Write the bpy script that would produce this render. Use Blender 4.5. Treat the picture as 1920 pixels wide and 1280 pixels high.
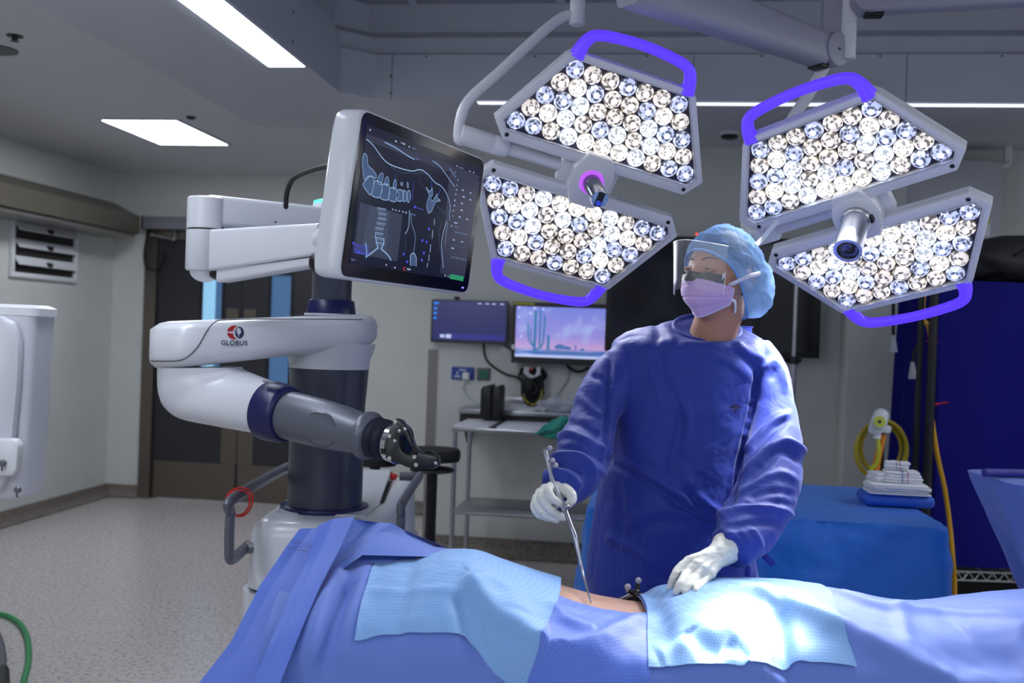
import bpy, bmesh, math, random
import numpy as np
from mathutils import Vector, Matrix, noise
for o in list(bpy.data.objects): bpy.data.objects.remove(o)
SC = bpy.context.scene
COL = SC.collection
# ------------------------------------------------------------------ camera, world, exposure
F_PX = 1867.0; CX, CY = 960.0, 640.0
TH = math.radians(7.3); ROLL = math.radians(2.0); EYE = 1.43
PITCH = -math.atan((CY-628.3)/F_PX)
FW = np.array([-math.sin(TH)*math.cos(PITCH), math.cos(TH)*math.cos(PITCH), math.sin(PITCH)])
_r0 = np.array([math.cos(TH), math.sin(TH), 0.0]); _u0 = np.cross(_r0, FW)
RT = _r0*math.cos(ROLL)+_u0*math.sin(ROLL); UP = -_r0*math.sin(ROLL)+_u0*math.cos(ROLL)
C0 = np.array([0.0, 0.0, EYE])
cd = bpy.data.cameras.new('camera'); cam = bpy.data.objects.new('camera', cd); COL.objects.link(cam)
cam.matrix_world = Matrix(((RT[0], UP[0], -FW[0], C0[0]), (RT[1], UP[1], -FW[1], C0[1]), (RT[2], UP[2], -FW[2], C0[2]), (0, 0, 0, 1)))
cd.sensor_width = 36.0; cd.lens = F_PX*36.0/1920.0; cd.clip_start = 0.05
cd.dof.use_dof = True; cd.dof.focus_distance = 2.45; cd.dof.aperture_fstop = 3.5
SC.camera = cam
SC.view_settings.view_transform = 'Standard'; SC.view_settings.look = 'None'
SC.view_settings.exposure = 0.0; SC.view_settings.gamma = 1.0; SC.view_settings.use_curve_mapping = False
wd = bpy.data.worlds.new('world'); SC.world = wd; wd.use_nodes = True
bg = wd.node_tree.nodes['Background']; bg.inputs[0].default_value = (0.78, 0.86, 1.0, 1); bg.inputs[1].default_value = 0.4
LUM_STRIP = 20      # canopy strip luminaires
LUM_PANEL = 20      # recessed ceiling panels

def area(name, loc, d, size, power, col=(1, 1, 1), spread=180, size_y=None):
    l = bpy.data.lights.new(name, 'AREA'); l.energy = power; l.color = col; l.shape = 'RECTANGLE' if size_y else 'DISK'
    l.size = size
    if size_y: l.size_y = size_y
    l.spread = math.radians(spread)
    o = bpy.data.objects.new(name, l); COL.objects.link(o)
    o.location = loc; o.rotation_euler = Vector(d).to_track_quat('-Z', 'Y').to_euler()
    return o
def spot(name, loc, d, power, angle, blend, radius, col=(1, 1, 1)):
    l = bpy.data.lights.new(name, 'SPOT'); l.energy = power; l.color = col; l.spot_size = math.radians(angle); l.spot_blend = blend
    l.shadow_soft_size = radius
    o = bpy.data.objects.new(name, l); COL.objects.link(o)
    o.location = loc; o.rotation_euler = Vector(d).to_track_quat('-Z', 'Y').to_euler()
    return o

# surgical lamp poses (centre, x axis, beam axis)
LAMP_L = (np.array([-0.149, 2.719, 1.860]), np.array([0.899, 0.388, -0.203]), np.array([0.242, -0.827, -0.507]))
LAMP_R = (np.array([0.554, 2.701, 1.779]), np.array([0.803, -0.548, 0.235]), np.array([-0.273, -0.688, -0.673]))
COOLW = (0.93, 0.96, 1.0)
for (c_, x_, n_), pw, nm in ((LAMP_L, 1.2, 'left'), (LAMP_R, 4, 'right')):
    y_ = np.cross(n_, x_)
    for s_ in (1, -1):
        area('lamp_light_'+nm, c_+y_*0.19*s_+n_*0.06, n_, 0.42, pw, COOLW, 90, 0.2)
_y = np.cross(LAMP_R[2], LAMP_R[1]); _u = LAMP_R[0]+_y*0.19+LAMP_R[2]*0.05; _l = LAMP_R[0]-_y*0.19+LAMP_R[2]*0.05
AIM = np.array([0.20, 1.86, 0.93]); SHO = np.array([0.34, 2.60, 1.42])
spot('lamp_beam_lower', _l, AIM-_l, 420, 13.5, 0.9, 0.05, COOLW)
spot('lamp_beam_upper', _u, AIM+np.array([.03, 0, 0])-_u, 300, 12.5, 0.9, 0.05, COOLW)
spot('lamp_beam_wide', _u+LAMP_R[1]*.05, SHO-_u, 210, 27, 0.8, 0.08, COOLW)
area('room_bounce_fill', (-2.2, -0.6, 2.55), (0.35, 1, -0.75), 1.2, 26, (0.88, 0.93, 1.0), 180, 1.2)  # unseen fill lamp, added in place of light bounced around the room

# ------------------------------------------------------------------ geometry helpers
def W(px, py, d): return C0+d*(FW+RT*(px-CX)/F_PX-UP*(py-CY)/F_PX)
def dirp(px, py): return FW+RT*(px-CX)/F_PX-UP*(py-CY)/F_PX
def onplane(px, py, p, n):
    D = dirp(px, py); t = np.dot(np.asarray(p)-C0, n)/np.dot(D, n); return C0+t*D
def WY(px, py, Y): return onplane(px, py, (0, Y, 0), np.array([0, 1.0, 0]))
def WX(px, py, X): return onplane(px, py, (X, 0, 0), np.array([1.0, 0, 0]))
def WZ(px, py, z): return onplane(px, py, (0, 0, z), np.array([0, 0, 1.0]))
def proj(P):
    q = np.asarray(P)-C0; d = q@FW
    return CX+F_PX*(q@RT)/d, CY-F_PX*(q@UP)/d, d
AX = np.array([math.cos(TH), math.sin(TH), 0.0]); DX = np.array([-math.sin(TH), math.cos(TH), 0.0]); ZX = np.array([0, 0, 1.0])
def T(a, d, z): return AX*a+DX*d+ZX*z        # room frame turned to the table (lateral, depth, height)
def V(*a): return np.array(a, float)
def nrm(v): v = np.asarray(v, float); return v/np.linalg.norm(v)
def frame_from(n, up=(0, 0, 1)):
    n = nrm(n); x = np.cross(up, n)
    if np.linalg.norm(x) < 1e-6: x = np.array([1.0, 0, 0])
    x = nrm(x); return x, np.cross(n, x), n
def spline(pts, n, closed=False):
    P = np.asarray(pts, float); m = len(P); out = []
    segs = m if closed else m-1
    for i in range(segs):
        if closed: p0, p1, p2, p3 = P[(i-1) % m], P[i], P[(i+1) % m], P[(i+2) % m]
        else: p0, p1, p2, p3 = P[max(i-1, 0)], P[i], P[i+1], P[min(i+2, m-1)]
        for k in range(n):
            t = k/n
            out.append(0.5*((2*p1)+(-p0+p2)*t+(2*p0-5*p1+4*p2-p3)*t*t+(-p0+3*p1-3*p2+p3)*t**3))
    if not closed: out.append(P[-1])
    return np.array(out)
def interp(x, xs, ys): return float(np.interp(x, xs, ys))
def smooth(a, b, x):
    t = np.clip((x-a)/(b-a), 0, 1); return t*t*(3-2*t)

class MB:
    def __init__(s): s.v = []; s.f = []; s.m = []
    def add(s, v, f, mi=0):
        o = len(s.v); s.v += [tuple(map(float, p)) for p in v]
        s.f += [tuple(int(i)+o for i in q) for q in f]; s.m += [mi]*len(f); return s
    def addbm(s, bm, mi=0, M=None):
        bm.verts.index_update()
        vs = [(M @ v.co if M else v.co) for v in bm.verts]
        s.add(vs, [[v.index for v in f.verts] for f in bm.faces], mi); bm.free(); return s
    def box(s, c, size, axes=None, bev=0.0, seg=2, mi=0):
        X, Y, Z = axes if axes is not None else (V(1, 0, 0), V(0, 1, 0), V(0, 0, 1))
        bm = bmesh.new(); bmesh.ops.create_cube(bm, size=1.0)
        for v in bm.verts: v.co = Vector((v.co.x*size[0], v.co.y*size[1], v.co.z*size[2]))
        if bev > 0: bmesh.ops.bevel(bm, geom=bm.edges[:], offset=min(bev, 0.49*min(size)), segments=seg, affect='EDGES', profile=0.5)
        M = Matrix(((X[0], Y[0], Z[0], c[0]), (X[1], Y[1], Z[1], c[1]), (X[2], Y[2], Z[2], c[2]), (0, 0, 0, 1)))
        return s.addbm(bm, mi, M)
    def box2(s, lo, hi, bev=0.0, mi=0):
        lo = np.asarray(lo, float); hi = np.asarray(hi, float)
        return s.box((lo+hi)/2, np.abs(hi-lo), None, bev, 2, mi)
    def plate(s, outer, holes, o, X, Y, N, depth, bev=0.0, mi=0):
        # polygon (2D, in X/Y from o) with holes, extruded by depth along -N
        bm = bmesh.new(); edges = []
        for loop in [outer]+list(holes):
            vs = [bm.verts.new((p[0], p[1], 0)) for p in loop]
            for i in range(len(vs)): edges.append(bm.edges.new((vs[i], vs[(i+1) % len(vs)])))
        if not holes and len(outer) > 2:
            bm.faces.new(bm.verts[:])
        else:
            bmesh.ops.triangle_fill(bm, use_beauty=True, use_dissolve=False, edges=edges)
        if depth:
            r = bmesh.ops.extrude_face_region(bm, geom=bm.faces[:])
            for g in r['geom']:
                if isinstance(g, bmesh.types.BMVert): g.co.z -= depth
        bmesh.ops.recalc_face_normals(bm, faces=bm.faces[:])
        if bev > 0:
            bm.normal_update()
            es = [e for e in bm.edges if len(e.link_faces) == 2 and e.calc_face_angle(0) > 0.6]
            bmesh.ops.bevel(bm, geom=es, offset=bev, segments=2, affect='EDGES', profile=0.5, clamp_overlap=True)
        M = Matrix(((X[0], Y[0], N[0], o[0]), (X[1], Y[1], N[1], o[1]), (X[2], Y[2], N[2], o[2]), (0, 0, 0, 1)))
        return s.addbm(bm, mi, M)
    def loft(s, rings, closed=True, cap=True, mi=0, loop=False):
        n = len(rings[0]); base = len(s.v); v = [p for r in rings for p in r]; f = []
        R = len(rings)
        for i in range(R if loop else R-1):
            for j in range(n if closed else n-1):
                a = i*n+j; b = i*n+(j+1) % n; i2 = (i+1) % R
                f.append((a, b, i2*n+(j+1) % n, i2*n+j))
        if cap and closed and not loop:
            f.append(tuple(range(n-1, -1, -1))); f.append(tuple((R-1)*n+j for j in range(n)))
        return s.add(v, f, mi)
    def tube(s, pts, rad, n=12, cap=True, mi=0, closed=False, flat=1.0, up=None):
        P = np.asarray(pts, float); m = len(P)
        rad = np.full(m, rad, float) if np.isscalar(rad) else np.asarray(rad, float)
        Tn = np.zeros_like(P)
        for i in range(m):
            a = P[(i-1) % m] if closed else P[max(i-1, 0)]; b = P[(i+1) % m] if closed else P[min(i+1, m-1)]
            Tn[i] = nrm(b-a+1e-12)
        u = np.array(up, float) if up is not None else np.array([0, 0, 1.0])
        if abs(np.dot(u, Tn[0])) > 0.95: u = np.array([1.0, 0, 0])
        rings = []
        for i in range(m):
            if up is not None: u = np.array(up, float)
            u = u-Tn[i]*np.dot(u, Tn[i]); u = nrm(u); w = np.cross(Tn[i], u)
            rings.append([P[i]+rad[i]*(math.cos(t)*u*flat+math.sin(t)*w) for t in np.linspace(0, 2*math.pi, n, endpoint=False)])
        return s.loft(rings, True, cap, mi, closed)
    def lathe(s, prof, o, ax, n=32, cap=True, mi=0):
        x, y, z = frame_from(ax, (0, 0, 1) if abs(nrm(ax)[2]) < 0.95 else (0, 1, 0))
        o = np.asarray(o, float)
        rings = [[o+z*h+r*(math.cos(t)*x+math.sin(t)*y) for t in np.linspace(0, 2*math.pi, n, endpoint=False)] for r, h in prof]
        return s.loft(rings, True, cap, mi)
    def ball(s, c, r, n=16, axes=None, mi=0):
        X, Y, Z = axes if axes is not None else (V(1, 0, 0), V(0, 1, 0), V(0, 0, 1))
        r = (r, r, r) if np.isscalar(r) else r
        bm = bmesh.new(); bmesh.ops.create_uvsphere(bm, u_segments=n, v_segments=max(6, n*2//3), radius=1)
        M = Matrix(((X[0]*r[0], Y[0]*r[1], Z[0]*r[2], c[0]), (X[1]*r[0], Y[1]*r[1], Z[1]*r[2], c[1]), (X[2]*r[0], Y[2]*r[1], Z[2]*r[2], c[2]), (0, 0, 0, 1)))
        return s.addbm(bm, mi, M)
    def grid(s, P, closed_u=False, mi=0):
        nu, nv = P.shape[:2]; f = []
        for i in range(nu if closed_u else nu-1):
            for j in range(nv-1):
                i2 = (i+1) % nu
                f.append((i*nv+j, i2*nv+j, i2*nv+j+1, i*nv+j+1))
        return s.add(P.reshape(-1, 3), f, mi)
    def ribbon(s, pts, w, n, mi=0, closed=False):
        # flat strip of width w lying in the plane with normal n
        P = np.asarray(pts, float); m = len(P); L = []; Rr = []
        for i in range(m):
            a = P[(i-1) % m] if closed else P[max(i-1, 0)]; b = P[(i+1) % m] if closed else P[min(i+1, m-1)]
            sd = nrm(np.cross(n, b-a)+1e-12)*w/2; L.append(P[i]-sd); Rr.append(P[i]+sd)
        f = [(i, (i+1) % m, m+(i+1) % m, m+i) for i in range(m if closed else m-1)]
        return s.add(L+Rr, f, mi)
def worldloc(o):
    l = np.zeros(3)
    while o is not None: l += np.array(o.location); o = o.parent
    return l
def mkname(n): return n
def build(name, mb, mats, parent=None, smooth=True, local=False, loc=None, auto=40, label=None):
    me = bpy.data.meshes.new(name)
    off = np.zeros(3)
    if not local: off = worldloc(parent) if parent is not None else (np.asarray(loc, float) if loc is not None else np.zeros(3))
    v = np.asarray(mb.v, float)-off
    me.from_pydata(v.tolist(), [], mb.f)
    mats = mats if isinstance(mats, (list, tuple)) else [mats]
    for m in mats: me.materials.append(m)
    if len(mats) > 1: me.polygons.foreach_set('material_index', mb.m)
    bm = bmesh.new(); bm.from_mesh(me); bmesh.ops.recalc_face_normals(bm, faces=bm.faces[:])
    if smooth:
        lim = math.radians(auto)
        for f in bm.faces: f.smooth = True
        for e in bm.edges: e.smooth = len(e.link_faces) != 2 or e.calc_face_angle(0) < lim
    bm.to_mesh(me); bm.free()
    o = bpy.data.objects.new(name, me); COL.objects.link(o)
    if parent is not None: o.parent = parent
    elif loc is not None: o.location = loc
    if label: o['label'] = label
    return o
def tag(o, label, cat, group=None, kind=None):
    o['label'] = label; o['category'] = cat
    if group: o['group'] = group
    if kind: o['kind'] = kind
    return o
def thing(name, loc, label, cat, group=None):
    o = bpy.data.objects.new(name, None); COL.objects.link(o); o.location = [float(x) for x in loc]; o.empty_display_size = 0.05
    return tag(o, label, cat, group)
def struct(name, mb, m, smooth=False):
    o = build(name, mb, m, None, smooth); o['kind'] = 'structure'; return o
def text_mesh(s, size, o, X, Y, N, bold=0.0, align='CENTER', spacing=1.0):
    cu = bpy.data.curves.new('txt', 'FONT'); cu.body = s; cu.size = size; cu.align_x = align; cu.align_y = 'CENTER'; cu.offset = bold; cu.space_character = spacing
    ob = bpy.data.objects.new('txt', cu); COL.objects.link(ob)
    dg = bpy.context.evaluated_depsgraph_get(); me = bpy.data.meshes.new_from_object(ob.evaluated_get(dg))
    mb = MB(); mb.add([np.asarray(o)+X*v.co.x+Y*v.co.y+N*0.0006 for v in me.vertices], [tuple(p.vertices) for p in me.polygons])
    bpy.data.objects.remove(ob); bpy.data.curves.remove(cu); bpy.data.meshes.remove(me)
    return mb
# ------------------------------------------------------------------ materials
def lin(c):
    return tuple(((x/255.0)/12.92 if x/255.0 <= 0.04045 else ((x/255.0+0.055)/1.055)**2.4) for x in c)
MATS = {}
def mat(name, rgb, rough=0.5, metal=0.0, emit=0.0, ecol=None, coat=0.0, trans=0.0, alpha=1.0, bump=None, noise_col=None, sheen=0.0, spec=None, sss=0.0, ior=None):
    if name in MATS: return MATS[name]
    m = bpy.data.materials.new(name); m.use_nodes = True; nt = m.node_tree; b = nt.nodes['Principled BSDF']
    c = lin(rgb)+(1,)
    b.inputs['Base Color'].default_value = c; b.inputs['Roughness'].default_value = rough; b.inputs['Metallic'].default_value = metal
    if emit: b.inputs['Emission Color'].default_value = lin(ecol or rgb)+(1,); b.inputs['Emission Strength'].default_value = emit
    if coat: b.inputs['Coat Weight'].default_value = coat; b.inputs['Coat Roughness'].default_value = 0.1
    if trans: b.inputs['Transmission Weight'].default_value = trans
    if alpha < 1: b.inputs['Alpha'].default_value = alpha
    if sheen: b.inputs['Sheen Weight'].default_value = sheen
    if spec is not None: b.inputs['Specular IOR Level'].default_value = spec
    if ior: b.inputs['IOR'].default_value = ior
    if sss: b.inputs['Subsurface Weight'].default_value = sss; b.inputs['Subsurface Radius'].default_value = (0.02, 0.008, 0.004)
    tc = nt.nodes.new('ShaderNodeTexCoord')
    if noise_col:   # (scale, rgb2, lo, hi)
        n = nt.nodes.new('ShaderNodeTexNoise'); n.inputs['Scale'].default_value = noise_col[0]; n.inputs['Detail'].default_value = 4
        r = nt.nodes.new('ShaderNodeMapRange'); r.inputs[1].default_value = noise_col[2]; r.inputs[2].default_value = noise_col[3]
        mx = nt.nodes.new('ShaderNodeMix'); mx.data_type = 'RGBA'; mx.inputs[6].default_value = c; mx.inputs[7].default_value = lin(noise_col[1])+(1,)
        nt.links.new(tc.outputs['Object'], n.inputs['Vector']); nt.links.new(n.outputs['Fac'], r.inputs[0]); nt.links.new(r.outputs[0], mx.inputs[0]); nt.links.new(mx.outputs[2], b.inputs['Base Color'])
    if bump:        # (scale, strength, distance)
        n = nt.nodes.new('ShaderNodeTexNoise'); n.inputs['Scale'].default_value = bump[0]; n.inputs['Detail'].default_value = 3
        bp = nt.nodes.new('ShaderNodeBump'); bp.inputs['Strength'].default_value = bump[1]; bp.inputs['Distance'].default_value = bump[2]
        nt.links.new(tc.outputs['Object'], n.inputs['Vector']); nt.links.new(n.outputs['Fac'], bp.inputs['Height']); nt.links.new(bp.outputs['Normal'], b.inputs['Normal'])
    MATS[name] = m; return m
white_pl = mat('white_plastic', (222, 224, 228), 0.35, bump=(300, 0.02, 0.001))
grey_pl = mat('grey_plastic', (96, 102, 116), 0.38)
dark_pl = mat('dark_plastic', (26, 27, 32), 0.4)
black = mat('black_plastic', (10, 10, 12), 0.45)
navy = mat('navy_plastic', (22, 26, 84), 0.35)
steel = mat('brushed_steel', (176, 178, 182), 0.32, 1.0, bump=(120, 0.05, 0.001))
chrome = mat('chrome', (220, 222, 226), 0.12, 1.0)
lampgrey = mat('lamp_enamel', (218, 220, 228), 0.34, bump=(400, 0.02, 0.0005))
rubber = mat('black_rubber', (16, 16, 18), 0.7)
red_pl = mat('red_plastic', (196, 30, 20), 0.45)
yellow = mat('yellow_hose', (200, 150, 22), 0.45)
# ------------------------------------------------------------------ room shell
YA, YB, XL = 7.68, 6.35, -4.30
wallm = mat('painted_wall', (208, 210, 206), 0.55, bump=(60, 0.06, 0.002), noise_col=(3.0, (202, 204, 201), 0.35, 0.7))
ceilm = mat('painted_ceiling', (206, 208, 212), 0.6, bump=(70, 0.05, 0.002))
canopym = mat('canopy_enamel', (196, 199, 208), 0.42)
def floor_mat():
    m = bpy.data.materials.new('speckled_vinyl'); m.use_nodes = True; nt = m.node_tree; b = nt.nodes['Principled BSDF']
    b.inputs['Roughness'].default_value = 0.24
    tc = nt.nodes.new('ShaderNodeTexCoord')
    def vor(scale, lo, hi, prev, col):
        v = nt.nodes.new('ShaderNodeTexNoise'); v.inputs['Scale'].default_value = scale; v.inputs['Detail'].default_value = 2
        r = nt.nodes.new('ShaderNodeMapRange'); r.inputs[1].default_value = lo; r.inputs[2].default_value = hi
        mx = nt.nodes.new('ShaderNodeMix'); mx.data_type = 'RGBA'; mx.inputs[7].default_value = lin(col)+(1,)
        nt.links.new(tc.outputs['Object'], v.inputs['Vector']); nt.links.new(v.outputs['Fac'], r.inputs[0]); nt.links.new(r.outputs[0], mx.inputs[0])
        if isinstance(prev, tuple): mx.inputs[6].default_value = lin(prev)+(1,)
        else: nt.links.new(prev, mx.inputs[6])
        return mx.outputs[2]
    c = vor(55, 0.55, 0.62, (206, 199, 196), (176, 168, 168))
    c = vor(80, 0.64, 0.67, c, (84, 78, 80)); c = vor(38, 0.66, 0.7, c, (224, 218, 216))
    nt.links.new(c, b.inputs['Base Color']); return m
floorm = floor_mat()
struct('floor', MB().box2((-4.45, -3.0, -0.12), (4.2, 7.85, 0.0)), floorm)
struct('wall_left', MB().box2((XL-0.12, -3.0, 0), (XL, YA+0.12, 2.9)), wallm)
# back wall behind the doors, with the doorway cut out
DL, DR = WY(268, 700, YA)[0], WY(640, 700, YA)[0]; DT = WY(300, 428, YA)[2]
struct('wall_back', MB().box2((XL, YA, 0), (DL, YA+0.12, 2.9)).box2((DL, YA, DT), (DR, YA+0.12, 2.9)).box2((DR, YA, 0), (-1.0, YA+0.12, 2.9)), wallm)
XB = WY(803, 700, YB)[0]
struct('wall_monitor', MB().box2((XB, YB, 0), (4.2, YA+0.12, 2.9)), wallm)
XR = 3.9
struct('wall_right', MB().box2((XR, -3.0, 0), (XR+0.12, YB, 2.9)), wallm)
# boxed column on the right of the monitor wall
xp0 = WY(1586, 700, YB-0.22)[0]; xp1 = WY(1690, 700, YB-0.22)[0]
struct('wall_column', MB().box2((xp0, YB-0.22, 0), (xp1, YB, 2.9), 0.012), wallm, True)
skirt = mat('speckled_cove', (128, 120, 112), 0.4, noise_col=(70, (96, 90, 86), 0.5, 0.62))
def cove(name, p0, p1, inward, h):
    p0 = np.asarray(p0, float); p1 = np.asarray(p1, float); inward = np.asarray(inward, float)
    prof = [(0.0, h), (0.012, h), (0.012, 0.06), (0.02, 0.03), (0.045, 0.008), (0.07, 0.004), (0.0, 0.0)]
    mb = MB(); mb.loft([[p+inward*a+ZX*b for a, b in prof] for p in (p0, p1)])
    return struct(name, mb, skirt, True)
HB = WY(860, 1004, YB)[2]
cove('baseboard_left', (XL, -3, 0), (XL, YA, 0), (1, 0, 0), 0.10)
cove('baseboard_back', (XL, YA, 0), (DL-0.0, YA, 0), (0, -1, 0), 0.10)
cove('baseboard_back_centre', (DR, YA, 0), (XB, YA, 0), (0, -1, 0), 0.10)
cove('baseboard_monitor', (XB, YB, 0), (4.0, YB, 0), (0, -1, 0), HB)
# corner guard on the edge of the monitor wall
z0, z1 = HB, WY(810, 655, YB)[2]
struct('trim_1', MB().box2((XB-0.004, YB-0.004, z0), (WY(820, 700, YB)[0], YB, z1)), mat('corner_guard', (138, 132, 132), 0.4))
# ------------------------------------------------------------------ ceiling with its laminar flow canopy
ZC, ZL, ZU = 2.65, 2.60, 3.10
XO, XI0, XI = -2.37, -1.76, -1.515          # outer edge, luminaire band, inner lip
YO, YI0, YI = 5.88, 5.08, 4.92
XRO, XRI0, XRI = 3.35, 2.75, 2.5
YN, YNI0, YNI = -1.3, -0.6, -0.35
def frame_faces(mb, a, b, za, zb, ch=0.0):
    # a, b = (x0,y0,x1,y1) loops; surface between them
    def loop(r, z, c):
        x0, y0, x1, y1 = r
        return [(x0, y0, z), (x1, y0, z), (x1, y1, z), (x0+c, y1, z), (x0, y1-c, z)] if c else [(x0, y0, z), (x1, y0, z), (x1, y1, z), (x0, y1, z)]
    A = loop(a, za, ch); B = loop(b, zb, ch); n = len(A)
    mb.add(A+B, [(i, (i+1) % n, n+(i+1) % n, n+i) for i in range(n)])
outer = (XO, YN, XRO, YO); r0 = (XI0, YNI0, XRI0, YI0); r1 = (XI, YNI, XRI, YI)
mb = MB()
big = (-4.45, -3.0, 4.2, 7.85)
frame_faces(mb, big, outer, ZC, ZC)
struct('ceiling', mb, ceilm)
mb = MB(); CH = 0.14
def chl(r, z, c=CH):
    x0, y0, x1, y1 = r; return [(x0, y0, z), (x1, y0, z), (x1, y1, z), (x0+c, y1, z), (x0, y1-c, z)]
def strip(mb, A, B):
    n = len(A); mb.add(A+B, [(i, (i+1) % n, n+(i+1) % n, n+i) for i in range(n)])
strip(mb, chl(outer, ZC, .02), chl(r0, ZL+0.004, .10)); strip(mb, chl(r0, ZL+0.004, .10), chl(r1, ZL)); 
ZM = WY(1000, 102, YI)[2]
strip(mb, chl(r1, ZL), chl(r1, ZM))
r2 = (XI-0.06, YNI-0.06, XRI+0.06, YI+0.06)
strip(mb, chl(r1, ZM), chl((XI-.02, YNI-.02, XRI+.02, YI+.02), ZM+0.012)); strip(mb, chl((XI-.02, YNI-.02, XRI+.02, YI+.02), ZM+0.012), chl((XI-.02, YNI-.02, XRI+.02, YI+.02), ZM+0.09))
strip(mb, chl((XI-.02, YNI-.02, XRI+.02, YI+.02), ZM+0.09), chl(r2, ZM+0.13)); strip(mb, chl(r2, ZM+0.13), chl(r2, ZU))
struct('trim_canopy', mb, canopym, False)
# panel joints and screw heads on the canopy
mb = MB()
for px in (735, 1300, 1700):
    p = WY(px, 140, YI); mb.box2((p[0]-0.0012, YI-0.0015, ZL), (p[0]+0.0012, YI+0.001, ZM))
for px, py in ((733, 143), (733, 175)):
    p = WY(px, py, YI); mb.lathe([(0.006, 0), (0.006, 0.003), (0.003, 0.004)], p, (0, -1, 0), 8)
for y in np.arange(0.5, YI, 0.9):
    for zz in (ZL+0.05, ZM-0.05): mb.lathe([(0.006, 0), (0.006, 0.003)], (XI, y, zz), (1, 0, 0), 8)
for x in np.arange(XI+0.4, XRI, 0.55): mb.lathe([(0.005, 0), (0.005, 0.003)], (x, YI-0.02+0.02, ZM-0.01), (0, -1, 0), 8)
struct('trim_canopy_screw', mb, mat('screw_dark', (70, 70, 76), 0.5))
# perforated laminar flow grille
def perf_mat():
    m = bpy.data.materials.new('perforated_grille'); m.use_nodes = True; nt = m.node_tree; b = nt.nodes['Principled BSDF']; b.inputs['Roughness'].default_value = 0.5
    tc = nt.nodes.new('ShaderNodeTexCoord'); v = nt.nodes.new('ShaderNodeTexVoronoi'); v.inputs['Scale'].default_value = 55; v.inputs['Randomness'].default_value = 0
    r = nt.nodes.new('ShaderNodeMapRange'); r.inputs[1].default_value = 0.28; r.inputs[2].default_value = 0.34
    mx = nt.nodes.new('ShaderNodeMix'); mx.data_type = 'RGBA'; mx.inputs[6].default_value = lin((60, 64, 72))+(1,); mx.inputs[7].default_value = lin((150, 154, 164))+(1,)
    nt.links.new(tc.outputs['Object'], v.inputs['Vector']); nt.links.new(v.outputs['Distance'], r.inputs[0]); nt.links.new(r.outputs[0], mx.inputs[0]); nt.links.new(mx.outputs[2], b.inputs['Base Color'])
    return m
mb = MB(); mb.box2((r2[0], r2[1], ZU), (r2[2], r2[3], ZU+0.03))
struct('ceiling_grille', mb, perf_mat())
mb = MB()
for x in np.arange(-1.2, 2.6, 0.75): mb.box2((x-0.02, YNI, ZU-0.008), (x+0.02, r2[3], ZU))
struct('trim_grille_joint', mb, canopym)
# canopy strip luminaires
emit_strip = mat('luminaire_diffuser_strip', (250, 250, 250), 0.5, emit=LUM_STRIP, ecol=(236, 243, 255))
emit_panel = mat('luminaire_diffuser_panel', (250, 250, 250), 0.5, emit=LUM_PANEL, ecol=(240, 245, 255))
def lum(name, lo, hi, label, em, fw_=0.012, group=None):
    lo = np.asarray(lo, float); hi = np.asarray(hi, float); c = (lo+hi)/2; c[2] = hi[2]
    t = thing(name, c, label, 'ceiling light', group)
    x0, y0, z0 = lo; x1, y1, z1 = hi
    build('diffuser', MB().box2((x0+fw_, y0+fw_, z0+0.001), (x1-fw_, y1-fw_, z1-0.001)), em, t)
    fr = MB()
    for a, b in (((x0, y0, z0), (x1, y0+fw_, z1)), ((x0, y1-fw_, z0), (x1, y1, z1)), ((x0, y0+fw_, z0), (x0+fw_, y1-fw_, z1)), ((x1-fw_, y0+fw_, z0), (x1, y1-fw_, z1))): fr.box2(a, b)
    build('frame', fr, canopym, t); return t
lum('strip_luminaire', (-1.70, 1.2, ZL-0.006), (-1.515, 4.3, ZL-0.001), 'long white ceiling light running along the left edge of the canopy', emit_strip, 0.008)
lum('strip_luminaire', (-0.86, 4.93, ZL-0.004), (2.4, 5.01, ZL-0.001), 'thin bright strip light along the far edge of the canopy', mat('luminaire_diffuser_far', (235, 238, 245), .5, emit=1.3, ecol=(236, 243, 255)), 0.006)
lum('strip_luminaire', (2.53, 0.4, ZL-0.006), (2.74, 4.3, ZL-0.001), 'long ceiling light along the right edge of the canopy, out of the frame', emit_strip, 0.008)
lum('strip_luminaire', (-1.2, -0.57, ZL-0.006), (2.2, -0.36, ZL-0.001), 'long ceiling light along the near edge of the canopy, behind the camera', emit_strip, 0.008)
pa = WZ(185, 222, ZC); pb = WZ(330, 224, ZC); pc = WZ(415, 270, ZC); pd = WZ(287, 268, ZC)
lum('recessed_luminaire', (pa[0], (pa[1]+pb[1])/2-0.03, ZC-0.012), (pb[0]+0.03, (pc[1]+pd[1])/2, ZC-0.001), 'square recessed ceiling panel light left of the canopy', emit_panel, 0.02)
# small ceiling fittings
def small(name, mb, m, label, cat, loc, group=None):
    o = build(name, mb, m, None, loc=loc); return tag(o, label, cat, group)
p = WZ(-6, 92, ZC); small('ceiling_speaker', MB().lathe([(0.09, 0), (0.09, -0.006), (0.07, -0.012), (0.01, -0.014)], p, (0, 0, 1), 24), mat('dark_grille', (96, 98, 104), 0.6), 'round grey speaker in the ceiling at the left edge of the photo', 'speaker', p)
p = WZ(28, 67, ZC); small('sprinkler_head', MB().lathe([(0.035, 0), (0.035, -0.004), (0.012, -0.006), (0.012, -0.02), (0.02, -0.024)], p, (0, 0, 1), 16), dark_pl, 'small dark sprinkler cap in the ceiling right of the round speaker', 'sprinkler', p)
p = WZ(358, 219, ZC); small('ceiling_sensor', MB().lathe([(0.03, 0), (0.03, -0.006), (0.014, -0.016), (0.004, -0.018)], p, (0, 0, 1), 14), dark_pl, 'tiny dark sensor in the ceiling beside the square recessed light', 'sensor', p)
p = WZ(1368, 247, ZC)
t = thing('smoke_detector', p, 'round white smoke detector on the ceiling between the two surgical lamps', 'smoke detector')
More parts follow.
